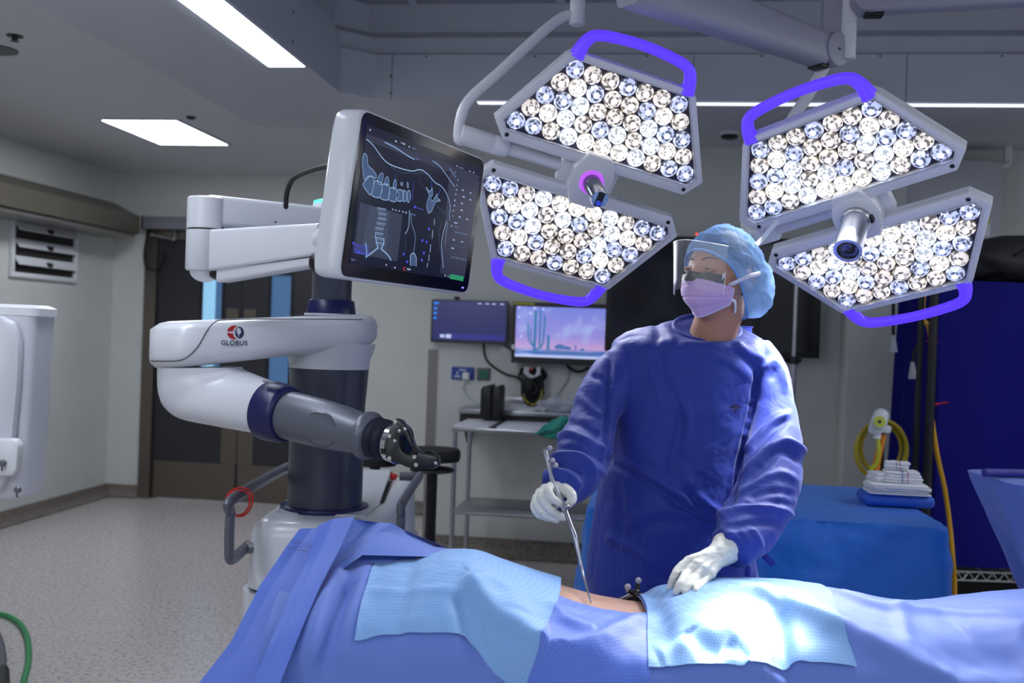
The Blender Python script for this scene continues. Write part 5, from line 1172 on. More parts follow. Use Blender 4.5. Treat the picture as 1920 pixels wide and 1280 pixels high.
def S_body(a, d):
    R = np.interp(a, RA, RZ); t = np.abs((d-DC)/WB)
    f = np.where(t < 1, (1-np.clip(t, 0, 1)**2.1)**.62, 0)
    z = ZT+(R-ZT)*f
    return z
def S_smooth(a, d):
    z = S_body(a, d)
    e = np.clip((DC-WB+.02)-d, 0, None); z = z-np.clip(e*4.0, 0, 1)*e*9
    e = np.clip(d-(DC+WB-.02), 0, None); z = z-np.clip(e*4.0, 0, 1)*e*9
    return z
def hit(px, py, fn, dmin=1.55, dmax=2.6):
    ts = np.arange(dmin, dmax, .002); D = dirp(px, py); P = C0+ts[:, None]*D
    a, d, z = P@AX, P@DX, P[:, 2]; g = z-fn(a, d); k = np.where(g < 0)[0]
    if len(k) == 0: i = int(np.argmin(g)); return float(a[i]), float(d[i])
    i = k[0]
    if i == 0: return float(a[0]), float(d[0])
    s_ = g[i-1]/(g[i-1]-g[i]); return float(a[i-1]+(a[i]-a[i-1])*s_), float(d[i-1]+(d[i]-d[i-1])*s_)
FOLDS = []
def fold(px, w, amp, w2=None):
    P = spline([hit(x, y, S_smooth) for x, y in px], 6); FOLDS.append((P, w, amp, w2 or w))
fold([(880, 1085), (895, 1120), (930, 1160), (1000, 1206), (1030, 1215)], .035, .016, .018)
fold([(868, 1110), (876, 1150), (888, 1200), (915, 1275)], .022, -.014)
fold([(690, 1112), (780, 1108), (870, 1110)], .012, .0035); fold([(778, 1050), (760, 1110), (742, 1200), (728, 1290)], .014, -.005, .02)
fold([(905, 1075), (950, 1110), (970, 1160)], .03, .008)
fold([(1212, 1158), (1165, 1180), (1115, 1208), (1040, 1222), (1000, 1225)], .028, .014, .016)
fold([(1040, 1130), (1062, 1160), (1120, 1180)], .02, .007); fold([(1000, 1260), (1090, 1262), (1210, 1270)], .02, -.008)
fold([(1460, 1125), (1466, 1180), (1474, 1245), (1490, 1290)], .016, -.015, .022)
fold([(1400, 1105), (1470, 1135), (1600, 1195), (1740, 1265), (1800, 1300)], .045, .017, .024)
fold([(1688, 1132), (1696, 1170), (1712, 1222)], .012, .005, .02); fold([(1560, 1110), (1640, 1135), (1760, 1150), (1920, 1160)], .04, .010, .02)
fold([(1740, 1240), (1820, 1232), (1920, 1236)], .035, -.010); fold([(1800, 1180), (1860, 1178), (1930, 1186)], .04, .008)
fold([(1290, 1180), (1310, 1205), (1350, 1225)], .02, -.009); fold([(1365, 1205), (1385, 1225), (1400, 1245)], .016, -.008); fold([(1230, 1235), (1300, 1205), (1380, 1175)], .03, .007)
fold([(1400, 1250), (1415, 1270), (1440, 1300)], .02, .012); fold([(1310, 1300), (1360, 1255), (1400, 1235)], .02, .009)
fold([(690, 1060), (672, 1120), (655, 1180), (640, 1290)], .02, .010, .03); fold([(655, 1090), (625, 1160), (605, 1290)], .016, -.018, .02); fold([(640, 1075), (600, 1150), (575, 1290)], .016, .016)
fold([(1225, 1120), (1260, 1118), (1290, 1108)], .012, -.004)
def segdist(a, d, P):
    best = np.full(a.shape, 9.0); side = np.zeros(a.shape); along = np.zeros(a.shape); n = len(P)-1
    for i in range(n):
        p, q = P[i], P[i+1]; ex, ey = q-p; L2 = ex*ex+ey*ey+1e-12
        t = np.clip(((a-p[0])*ex+(d-p[1])*ey)/L2, 0, 1); dx, dy = a-p[0]-t*ex, d-p[1]-t*ey; r = np.hypot(dx, dy)
        m = r < best; best = np.where(m, r, best); side = np.where(m, np.sign(ex*dy-ey*dx), side); along = np.where(m, (i+t)/n, along)
    return best, side, along
def npnoise(a, d, f, seed):
    return np.array([noise.noise(Vector((x*f, y*f, seed))) for x, y in zip(a.ravel(), d.ravel())]).reshape(a.shape)
def S_full(a, d):
    a = np.atleast_1d(np.asarray(a, float)); d = np.atleast_1d(np.asarray(d, float)); z = S_smooth(a, d)
    for P, w, amp, w2 in FOLDS:
        r, s_, al = segdist(a, d, P); ww_ = np.where(s_ > 0, w, w2)
        z = z+1.25*amp*np.exp(-(r/ww_)**2)*np.minimum(1, 6*np.minimum(al+.05, 1.05-al))
    z = z+.004*npnoise(a, d, 9, 3.3)+.0018*npnoise(a*1.0, d*1.6, 26, 7.7)
    return z
AL, AR = -.43, 1.55
na, nd_ = 330, 120
dd_ = np.concatenate([np.linspace(1.70, 1.80, 30, endpoint=False), np.linspace(1.80, 2.33, nd_-30)])
Ag, Dg = np.meshgrid(np.linspace(AL, AR, na), dd_, indexing='ij'); Zg = S_full(Ag, Dg)
Pm = Ag[..., None]*AX+Dg[..., None]*DX+Zg[..., None]*ZX
# patient: prone body under the drape
skin = mat('skin', (198, 160, 142), .5, sss=.05, bump=(90, .12, .002), noise_col=(18, (186, 142, 124), .4, .7))
rings = []
for a in np.linspace(-.33, .95, 110):
    e = min(1, max(0, (a+.33)/.06))**.5*min(1, max(0.0, (.95-a)/.06+.02))**.5
    wv = (WB-.03)*(.5+.5*e); q = np.linspace(0, math.pi, 50)
    ring = []
    for t in q:
        d = DC-wv*math.cos(t); z = float(S_smooth(np.array([a]), np.array([d]))[0])-(.010 if .055 < a < .315 else .030)
        if abs(d-DC) < wv*.75:
            for F in (0,): z -= .004*math.exp(-((d-2.055-.02*math.sin(a*7))/.012)**2)
        ring.append(T(a, d, max(ZT-.006, ZT+(z-ZT)*(.3+.7*e))))
    for t in q[1:-1][::-1]: ring.append(T(a, DC-wv*math.cos(t), ZT-.03+.0))
    rings.append(ring)
# neck and head taper beyond the shoulders (under the drape)
for a, w_, h_ in ((1.0, .07, .06), (1.06, .065, .06), (1.10, .09, .08), (1.18, .1, .1), (1.26, .085, .085), (1.30, .03, .03)):
    rings.append([T(a, DC-w_*math.cos(t), ZT+.02+h_*math.sin(t)) for t in np.linspace(0, math.pi, 50)]+[T(a, DC-w_*math.cos(t), ZT-.02) for t in np.linspace(0, math.pi, 50)[1:-1][::-1]])
pat = build('person', MB().loft(rings), skin, None, True, loc=T(.3, DC, ZT), auto=70)
tag(pat, 'person lying face down under blue drapes, only a strip of bare lower back showing', 'person')
dr = thing('surgical_drape', T(.3, DC, ZT-.1), 'large blue surgical drape spread over the patient in the foreground', 'drape')
HOLE = np.array([(1034, 1075), (1225, 1122), (1222, 1158), (1130, 1150), (1075, 1136), (1036, 1122)], float)
def inpoly(x, y, P):
    ins = np.zeros(x.shape, bool); n = len(P)
    for i in range(n):
        x0, y0 = P[i]; x1, y1 = P[(i+1) % n]; c = ((y0 > y) != (y1 > y)) & (x < (x1-x0)*(y-y0)/(y1-y0+1e-12)+x0); ins ^= c
    return ins
# the opening in table coordinates
HA = [hit(x, y, S_smooth) for x, y in ((1218, 1153), (1170, 1152), (1130, 1146), (1075, 1131), (1040, 1118))]+[(hit(1050, 1100, S_smooth)[0]-.005, 2.6), (hit(1218, 1140, S_smooth)[0], 2.6)]
ins = inpoly(Ag, Dg, np.array(HA))
mb = MB(); idx = -np.ones(Ag.shape, int); f = []
for i in range(na-1):
    for j in range(nd_-1):
        if ins[i, j] and ins[i+1, j] and ins[i, j+1] and ins[i+1, j+1]: continue
        f.append((i*nd_+j, (i+1)*nd_+j, (i+1)*nd_+j+1, i*nd_+j+1))
mb.add(Pm.reshape(-1, 3), f); build('main_sheet', mb, d_main, dr, True, auto=80)
def hitF(px, py): return hit(px, py, lambda a, d: S_full(a, d))
def resample(P, n):
    P = np.asarray(P, float); L = np.concatenate([[0], np.cumsum(np.linalg.norm(np.diff(P, axis=0), axis=1))]); t = np.linspace(0, L[-1], n)
    return np.stack([np.interp(t, L, P[:, k]) for k in range(P.shape[1])], 1)
def coons(left, right, top, bottom, nu, nv):
    L, R = resample(left, nv), resample(right, nv); Tp, Bt = resample(top, nu), resample(bottom, nu); u = np.linspace(0, 1, nu)[:, None, None]; v = np.linspace(0, 1, nv)[None, :, None]
    return (1-u)*L[None]+u*R[None]+(1-v)*Tp[:, None]+v*Bt[:, None]-((1-u)*(1-v)*Tp[0]+u*(1-v)*Tp[-1]+(1-u)*v*Bt[0]+u*v*Bt[-1])
def on_surf(uv, off):
    a, d = uv[..., 0], uv[..., 1]; z = S_full(a.ravel(), d.ravel()).reshape(a.shape); e = 1e-3
    za = S_smooth(a+e, d); zd = S_smooth(a, d+e); z0_ = S_smooth(a, d); gx, gy = (za-z0_)/e, (zd-z0_)/e; k = 1/np.sqrt(1+gx*gx+gy*gy)
    return (a-off*gx*k)[..., None]*AX+(d-off*gy*k)[..., None]*DX+(z+off*k)[..., None]*ZX
def patch(name, left, right, top, bottom, m, off, nu=90, nv=70, par=dr, label=None):
    uv = coons(left, right, top, bottom, nu, nv); return build(name, MB().grid(on_surf(uv, off)), m, par, True, auto=80, label=label)
H = lambda pts: [hitF(x, y) for x, y in pts]
l = H([(695, 1075), (688, 1100), (678, 1130), (665, 1202)]); l = [(l[0][0]+.004, 2.20)]+l
r = H([(1050, 1108), (1043, 1130), (1030, 1160), (1010, 1215), (985, 1290)]); r = [(r[0][0]+.012, 2.20)]+r
b = H([(665, 1202), (700, 1195), (740, 1191), (800, 1188), (848, 1188), (872, 1195), (893, 1218), (925, 1262), (950, 1282), (985, 1290)])
patch('absorbent_pad', l, r, [l[0], r[0]], b, d_pad, .0035, 130, 90, label='pale blue absorbent pad over the hips')
l2 = H([(1213, 1142), (1213, 1200), (1215, 1253)]); l2 = [(l2[0][0]+.002, 2.20)]+l2
r2_ = H([(1558, 1112), (1570, 1150), (1590, 1205), (1607, 1252)]); r2_ = [(r2_[0][0]-.002, 2.20)]+r2_
b2 = H([(1215, 1253), (1290, 1247), (1400, 1242), (1440, 1245), (1482, 1248), (1520, 1243), (1545, 1243), (1607, 1252)])
patch('absorbent_pad', l2, r2_, [l2[0], r2_[0]], b2, d_pad, .0045, 130, 90, label='pale blue absorbent pad over the upper back, lit by the lamp')
lm_ = H([(1038, 1113), (1020, 1150), (1000, 1200), (975, 1292)]); rm_ = H([(1216, 1150), (1217, 1200), (1219, 1292)]); tm_ = H([(1038, 1113), (1075, 1128), (1130, 1143), (1170, 1149), (1216, 1150)]); bm_ = H([(975, 1292), (1100, 1292), (1219, 1292)])
patch('reinforced_strip', lm_, rm_, tm_, bm_, d_mid, .0022, 90, 70)
# the side flap with its folded band, and the tented part at the left end
def patch3(name, left, right, top, bottom, m, nu=40, nv=40, bulge=0.0, wr=.003, par=dr, ext=None):
    W3 = lambda pts: [W(*p) for p in pts]
    P = coons(W3(left), W3(right), W3(top), W3(bottom), nu, nv)
    for i in range(nu):
        for j in range(nv):
            u, v = i/(nu-1), j/(nv-1); k = bulge*math.sin(math.pi*u)*math.sin(math.pi*v)
            P[i, j] += ZX*k+(-FW)*(wr*noise.noise(Vector((P[i, j][0]*14, P[i, j][1]*14, P[i, j][2]*9)))*min(1, 8*u*(1-u)+.2))
    return build(name, MB().grid(P), m, par, True, auto=80)
BY, BD = 1420, 1.66
patch3('side_flap', [(562, 991, 2.05), (537, 1024, 2.01), (488, 1096, 1.92), (432, 1204, 1.82), (373, 1280, 1.76), (265, BY, BD)], [(650, 985, 2.045), (610, 1040, 1.985), (560, 1130, 1.875), (515, 1215, 1.795), (470, 1290, 1.745), (400, BY, BD)], [(562, 991, 2.05), (585, 990, 2.06), (650, 985, 2.045)], [(265, BY, BD), (400, BY, BD)], d_band, 30, 60)
bandL = [(598, 984, 2.03), (570, 1060, 1.945), (540, 1122, 1.865), (503, 1210, 1.775), (472, 1285, 1.725), (415, BY, BD-.02)]
bandR = [(664, 968, 2.05), (640, 1022, 1.985), (600, 1100, 1.885), (565, 1180, 1.80), (523, 1285, 1.72), (470, BY, BD-.02)]
patch3('folded_band', bandL, bandR, [(598, 984, 2.03), (625, 972, 2.06), (664, 968, 2.05)], [(415, BY, BD-.02), (470, BY, BD-.02)], d_band, 24, 60, .006)
patch3('tented_fold', [(655, 972, 2.075), (622, 1030, 2.025), (594, 1085, 1.96), (568, 1135, 1.90), (545, 1185, 1.85)], [(842, 1028, 2.12), (842, 1031, 2.10)], [(655, 972, 2.075), (674, 974, 2.10), (692, 979, 2.12), (734, 980, 2.11), (770, 1001, 2.14), (819, 1024, 2.15), (842, 1028, 2.12)], [(545, 1185, 1.85), (600, 1112, 1.91), (632, 1075, 1.96), (678, 1040, 2.00), (740, 1042, 2.015), (800, 1043, 2.03), (842, 1031, 2.10)], d_main, 60, 40, .012)
patch3('tent_back', [(585, 991, 2.07), (585, 1010, 2.3)], [(842, 1028, 2.13), (842, 1040, 2.3)], [(585, 988, 2.07), (664, 971, 2.09), (734, 983, 2.13), (842, 1030, 2.13)], [(585, 1010, 2.3), (700, 1030, 2.3), (842, 1040, 2.3)], d_main, 30, 12)
patch3('under_fold', [(575, 1125, 1.905), (540, 1285, 1.76)], [(640, 1092, 1.985), (612, 1290, 1.80)], [(575, 1125, 1.905), (605, 1105, 1.94), (640, 1092, 1.985)], [(540, 1285, 1.76), (612, 1290, 1.80)], d_main, 24, 40, -.01)
patch3('under_fold', [(625, 1078, 1.99), (640, 1100, 1.985)], [(840, 1030, 2.10), (830, 1050, 2.06)], [(625, 1078, 1.99), (680, 1040, 2.03), (800, 1043, 2.06), (840, 1030, 2.10)], [(640, 1100, 1.985), (700, 1062, 2.02), (760, 1054, 2.04), (830, 1050, 2.06)], d_main, 40, 10, .0)
# printed words on the flap (upside down, fold marks)
fp = W(563, 1042, 1.955); fx = nrm(W(590, 1030, 1.99)-W(540, 1032, 1.98)); 
fl = nrm(W(610, 1040, 1.985)-W(537, 1024, 2.01)); fdn = nrm(W(488, 1096, 1.92)-W(562, 991, 2.05)); fN = nrm(np.cross(fl, -fdn)); fN = fN if np.dot(fN, -FW) > 0 else -fN
fy = np.cross(fN, fl)
pm = mat('print_blue', (36, 44, 110), .6)
for s_, (x, y, d) in (('UNFOLD', (560, 1035, 1.972)), ('TO FOOT', (568, 1023, 1.994))):
    build('printed_word', text_mesh(s_, .0112, W(x, y, d)+fN*.007, -fl, -fy, fN, 0), pm, dr, False)
mb = MB(); mb.ribbon([W(552, 1029, 1.985)+fN*.007, W(582, 1030, 1.985)+fN*.007], .0012, fN); build('printed_line', mb, pm, dr, False)
# operating table underneath
ot = thing('operating_table', T(.5, DC, 0), 'operating table hidden beneath the blue drapes in the foreground', 'table')
build('mattress', MB().box(T(.55, DC, ZT-.085), (1.84, .48, .05), (AX, DX, ZX), .02), rubber, ot)
build('table_top', MB().box(T(.55, DC, ZT-.14), (1.86, .46, .05), (AX, DX, ZX), .01), steel, ot)
build('column', MB().box(T(.5, DC, .38), (.4, .3, .56), (AX, DX, ZX), .03), steel, ot)
build('base', MB().box(T(.5, DC, .06), (1.0, .46, .12), (AX, DX, ZX), .03), steel, ot)
build('drape_frame', MB().tube(spline([T(-.36, 2.14, ZT-.12), T(-.36, 2.14, .93), T(-.30, 2.15, .95), T(-.24, 2.15, .93), T(-.24, 2.15, ZT-.12)], 8), .009, 10), steel, ot)
# tracking array fixed to the patient behind the ridge
ta = thing('tracking_array', W(1190, 1128, 2.22), 'black star-shaped tracking array with grey marker spheres, beside the bare back', 'tracking array')
hubp = W(1193, 1113, 2.19); balls = [(1177, 1100, 2.18), (1197, 1088, 2.2), (1207, 1121, 2.165), (1238, 1116, 2.22)]
mb = MB()
for x, y, d in balls: mb.tube([hubp, W(x, y+7, d)], [.0065, .005], 8)
mb.tube([hubp, W(1160, 1128, 2.2), W(1157, 1142, 2.2)], [.008, .007, .006], 8).tube([hubp-V(0, 0, .0), hubp-ZX*.09], [.008, .006], 8).ball(hubp, .011, 10)
build('array_frame', mb, gm, ta)
mk = mat('marker_grey', (166, 164, 176), .6)
for x, y, d in balls:
    c = W(x, y, d); build('marker_sphere', MB().ball(c, .0072, 14), mk, ta); build('marker_post', MB().tube([c-ZX*.011, c-ZX*.004], .0035, 8), steel, ta)
# ------------------------------------------------------------------ draped instrument table behind the surgeon
tb = mat('table_drape_blue', (30, 112, 212), .5, sheen=.1, bump=(6, .6, .03), spec=.4)
zt = .86; fr = WZ(1783, 990, zt); x1, y0 = fr[0], fr[1]; x0 = WY(1098, 1040, y0)[0]; y1 = WZ(1640, 914, zt)[1]
t = thing('instrument_table', ((x0+x1)/2, (y0+y1)/2, 0), 'long table under a bright blue drape behind the surgeon', 'table')
nper, nlev = 220, 40
def per(s_):    # rounded rectangle perimeter
    P = rrect(x0, x1, y0, y1, .05, 6); return resample(P+[P[0]], nper+1)[:-1]
base_ = per(0); cc2 = V((x0+x1)/2, (y0+y1)/2); nrm2 = []
for i in range(nper):
    tg = base_[(i+1) % nper]-base_[i-1]; n_ = nrm(V(tg[1], -tg[0])); n_ = n_ if np.dot(n_, base_[i]-cc2) > 0 else -n_; nrm2.append(n_)
rings = []
for k in range(nlev):
    v = k/(nlev-1); ring = []
    for i in range(nper):
        w_ = (.022*math.sin(i*.33+1.6*math.sin(i*.09)+v*.6)+.012*noise.noise(Vector((i*.12, v*6, 0))))*v**.6+.09*v**1.4*(.55+.45*math.cos(i*.115+1))
        cr_ = .011*noise.noise(Vector((base_[i][0]*7, base_[i][1]*7, v*9)))+.006*noise.noise(Vector((base_[i][0]*20, base_[i][1]*20, v*22)))
        p = base_[i]+nrm2[i]*(w_+cr_+.008*min(1, v*10)); ring.append(V(p[0], p[1], zt-.004-(zt-.16)*v))
    rings.append(ring)
top = []
for k_ in (.0, .3, .6, .85, .95, .99): top.append([V(*(cc2+(b_-cc2)*k_), zt+.002*noise.noise(Vector((b_[0]*k_*5, b_[1]*5*k_, 1)))-(.001 if k_ > .97 else 0)) for b_ in base_])
build('table_drape', MB().loft(top+rings, True, False), tb, t, True, auto=70)
build('table_top', MB().box2((x0+.03, y0+.03, zt-.04), (x1-.03, y1-.03, zt-.010), .01), steel, t)
for x in (x0+.06, x1-.06):
    for y in (y0+.06, y1-.06): build('leg', MB().tube([V(x, y, 0), V(x, y, zt-.03)], .015, 10), steel, t)
# gauze stack on a blue wrap
gz = mat('gauze', (226, 228, 232), .85, sheen=.3, bump=(260, .25, .001)); g0 = WZ(1688, 955, zt); wrapm = mat('wrap_blue', (40, 92, 196), .6)
o = build('blue_wrap', MB().box(g0+V(.005, .10, .025), (.245, .16, .046), None, .02, 3), wrapm, None, loc=g0); tag(o, 'folded blue wrap under the white gauze stack on the instrument table', 'wrap')
def gpad(c, s_, lay, name, label, rot=0, band=False, grp=None):
    t_ = thing(name, c, label, 'gauze', grp); ax_ = (V(math.cos(rot), math.sin(rot), 0), V(-math.sin(rot), math.cos(rot), 0), ZX)
    mb = MB(); rnd = random.Random(int(c[0]*1e4) % 997)
    for k in range(lay):
        h_ = s_[2]/lay; ox, oy = rnd.uniform(-.004, .004), rnd.uniform(-.003, .003); sx, sy = s_[0]/2+rnd.uniform(-.004, .004), s_[1]/2+rnd.uniform(-.004, .003); R4 = rrect(-1, 1, -1, 1, .16, 5); R4 = resample(R4+[R4[0]], 57)[:-1]; rings = []
        for zf, kk in ((.0, .0), (.02, .9), (.25, 1.0), (.75, 1.0), (1.0, .93), (1.03, .6), (1.03, .02)):
            ring = []
            for p_ in R4:
                nx = noise.noise(Vector((p_[0]*2.1+k*3, p_[1]*2.1, s_[0]*40))); q_ = c+ax_[0]*(p_[0]*kk*sx*(1+.05*nx)+ox)+ax_[1]*(p_[1]*kk*sy*(1+.05*nx)+oy); ring.append(V(q_[0], q_[1], c[2]+h_*(k+zf)+(.0035*noise.noise(Vector((q_[0]*45, q_[1]*45, 1)))*min(1, k+.3) if zf > .2 else 0)))
            rings.append(ring)
        mb.loft(rings, True, False)
    b_ = build('folded_layers', mb, gz, t_, True)
    if band:
        for m_, off in ((mat('thread_red', (170, 60, 60), .6), .1), (mat('thread_blue', (80, 110, 170), .6), -.05)):
            q = c+ax_[0]*off*s_[0]; build('thread', MB().tube([q+ax_[1]*s_[1]*.51+ZX*.001, q+ax_[1]*s_[1]*.51+ZX*s_[2], q-ax_[1]*s_[1]*.51+ZX*s_[2]*1.01, q-ax_[1]*s_[1]*.51+ZX*.001], .0013, 5), m_, t_)
gpad(g0+V(.0, .075, .048), (.205, .14, .036), 5, 'gauze_stack', 'large flat white gauze pad at the bottom of the gauze stack')
gpad(g0+V(.03, .105, .0855), (.125, .09, .04), 4, 'gauze_stack', 'medium white gauze bundle tied with red and blue thread, middle of the stack', -.1, True)
gpad(g0+V(-.055, .115, .0855), (.05, .08, .03), 4, 'gauze_stack', 'small white gauze bundle tucked on the left side of the gauze stack', .25)
gpad(g0+V(.01, .115, .1275), (.08, .06, .03), 3, 'gauze_stack', 'smallest white gauze bundle on top of the gauze stack', -.1, True)
# ------------------------------------------------------------------ draped tray stand at the right edge
md_ = drape_mat('stand_drape', (96, 122, 206)); zt = 1.05
c0 = np.array(AD(1858, 893, 2.95)); c1 = V(c0[0], 2.98)
t = thing('tray_stand', T(c0[0]+.40, 3.0, 0), 'tray stand under a pale blue drape at the right edge', 'stand')
ax0, ax1, dy0, dy1 = c0[0], c0[0]+.75, 2.80, 3.14; zt = c0[2]
P0 = resample(rrect(ax0, ax1, dy0, dy1, .05, 6)+[rrect(ax0, ax1, dy0, dy1, .05, 6)[0]], 141)[:-1]; cc3 = V((ax0+ax1)/2, (dy0+dy1)/2); rings = []
for k_ in (0, .4, .75, .93, 1.0): rings.append([T(*(cc3+(p-cc3)*k_), zt-(.004 if k_ == 1 else 0)+.003*noise.noise(Vector((p[0]*9*k_, p[1]*9, 2)))) for p in P0])
for k in range(1, 30):
    v = k/29; ring = []
    for i, p in enumerate(P0):
        s_ = 1+.01*min(1, v*8)-.42*v**1.1; w_ = (.020*math.sin(i*.42+1.1*math.sin(i*.17))+.01*noise.noise(Vector((i*.2, v*5, 3))))*min(1, v*2.5)
        q = cc3+V(.16, 0)*v+(p-cc3)*V(s_, 1+.04*v)*(1+w_/.2); ring.append(T(q[0], q[1], zt-.01-.62*v))
    rings.append(ring)
build('stand_drape', MB().loft(rings, True, False), md_, t, True, auto=70)
build('tray', MB().box(T(cc3[0], cc3[1], zt-.02), (.66, .24, .02), (AX, DX, ZX), .006), steel, t)
build('pole', MB().tube([T(cc3[0]+.2, cc3[1], .05), T(cc3[0]+.2, cc3[1], zt-.03)], .016, 12), steel, t)
build('base', MB().tube([T(cc3[0]+.2, cc3[1]-.25, .03), T(cc3[0]+.2, cc3[1]+.25, .03)], .018, 10).tube([T(cc3[0]-.1, cc3[1], .03), T(cc3[0]+.45, cc3[1], .03)], .018, 10), steel, t)
rl = spline([W(1845, 893, 2.92), W(1870, 888, 2.93), W(1920, 884, 2.94), W(1990, 882, 2.95)], 6); rl = np.array([V(p[0], p[1], zt+.014) for p in rl])
o = build('rolled_towel', MB().tube(rl, .0125, 14), mat('roll_navy', (52, 52, 140), .6), None, loc=rl[0]); tag(o, 'rolled dark blue towel lying on the draped tray stand', 'towel')
# ------------------------------------------------------------------ white equipment at the left edge, hoses on the floor
we = mat('equipment_white', (206, 208, 216), .35); dE = 3.0
t = thing('equipment_cabinet', T(-1.72, 3.15, 0), 'white plastic equipment cabinet cut off by the left edge of the photo', 'cabinet')
def eq(px, py, d=dE): return AD(px, py, d)
zt_, zb_ = eq(80, 572)[2], eq(60, 938)[2]; aR, aRb = eq(66, 580)[0], eq(42, 930)[0]; aL_ = -2.0
def erng(z, aR_, ins_): return [T(a, d, z) for a, d in rrect(aL_+ins_, aR_-ins_, dE-.0+ins_, dE+.16-ins_, .03, 5)]
build('body', MB().loft([erng(zb_, aRb, .01), erng(zb_+.012, aRb+.001, 0), erng(zt_-.035, aR-.004, 0)]), we, t, True)
build('top_lid', MB().loft([erng(zt_-.033, aR+.004, 0), erng(zt_-.01, aR+.004, 0), erng(zt_, aR, .015)]), white_pl, t, True)
q = [eq(x, y, dE) for x, y in ((-60, 592), (10, 592), (36, 604), (46, 640), (43, 720), (36, 790), (30, 850), (24, 880), (10, 920), (-60, 925))]
build('raised_panel', MB().plate([(a, z) for a, d, z in q], [], T(0, dE-.035, 0), AX, ZX, -DX, .04, .014), we, t, True)
q = [eq(x, y, dE-.05) for x, y in ((-40, 822), (30, 822), (38, 832), (34, 880), (26, 892), (-40, 892))]
lt = build('latch_cover', MB().plate([(a, z) for a, d, z in q], [], T(0, dE-.065, 0), AX, ZX, -DX, .04, .008), white_pl, t, True)
kn = mat('knob_grey', (120, 120, 128), .35, .6)
for x, y, d in ((5, 868, dE-.07), (33, 918, dE-.04)): build('screw_knob', MB().lathe([(.010, -.004), (.010, .004), (.007, .009), (.003, .009)], W(x, y, d), -DX, 14).tube([W(x, y+2, d)-DX*.004, W(x, y+14, d)-DX*.004], .003, 6), kn, t)
for x, y in ((58, 645), (52, 810)): pass
build('pedestal', MB().box(T(-1.82, dE+.08, zb_/2), (.18, .12, zb_), (AX, DX, ZX), .03), we, t)
build('pedestal_base', MB().box(T(-1.86, dE+.22, .04), (.4, .5, .08), (AX, DX, ZX), .03), grey_pl, t)
def zfl(px, py, z=.012): return WZ(px, py, z)
gp_ = spline([zfl(-260, 1120), zfl(-140, 1142), zfl(-60, 1150), zfl(-20, 1150), zfl(12, 1154), zfl(36, 1168), zfl(50, 1192), zfl(54, 1220), zfl(52, 1248), zfl(44, 1280), zfl(38, 1340), zfl(70, 1430), zfl(130, 1560)], 8)
o = build('green_hose', MB().tube(gp_, .0125, 12), mat('hose_green', (56, 150, 92), .45), None, loc=gp_[0]); tag(o, 'green hose curving across the floor at the lower left corner', 'hose')
hp = spline([zfl(-120, 1160, .02), zfl(-60, 1162, .02), zfl(-30, 1170, .02), zfl(-6, 1190, .02), zfl(4, 1225, .02), zfl(4, 1258, .02), zfl(6, 1300, .02), zfl(24, 1370, .02), zfl(70, 1500, .02)], 8)
t = thing('grey_hose', hp[0], 'grey hose with a dark connector on the floor at the lower left corner', 'hose')
build('hose', MB().tube(hp, .016, 12), mat('hose_grey', (96, 98, 110), .45), t)
build('connector', MB().tube([zfl(4, 1258, .026), zfl(6, 1300, .026)], .026, 14), dark_pl, t)
# ------------------------------------------------------------------ surgeon
def remesh(mb, vox, smooth_it=4, fac=.5):
    me = bpy.data.meshes.new('tmp'); me.from_pydata([tuple(p) for p in mb.v], [], mb.f)
    bm = bmesh.new(); bm.from_mesh(me); bmesh.ops.recalc_face_normals(bm, faces=bm.faces[:]); bm.to_mesh(me); bm.free()
    ob = bpy.data.objects.new('tmp', me); COL.objects.link(ob)
    m = ob.modifiers.new('r', 'REMESH'); m.mode = 'VOXEL'; m.voxel_size = vox; m.adaptivity = 0
    if smooth_it: s_ = ob.modifiers.new('s', 'SMOOTH'); s_.iterations = smooth_it; s_.factor = fac
    dg = bpy.context.evaluated_depsgraph_get(); out = bpy.data.meshes.new_from_object(ob.evaluated_get(dg))
    n = len(out.vertices); v = np.zeros(n*3); out.vertices.foreach_get('co', v); nn = np.zeros(n*3); out.vertices.foreach_get('normal', nn)
    f = [tuple(p.vertices) for p in out.polygons]
    bpy.data.objects.remove(ob); bpy.data.meshes.remove(me); bpy.data.meshes.remove(out)
    return v.reshape(-1, 3), nn.reshape(-1, 3), f
def from_arrays(v, f): mb = MB(); mb.v = [tuple(p) for p in v]; mb.f = f; mb.m = [0]*len(f); return mb
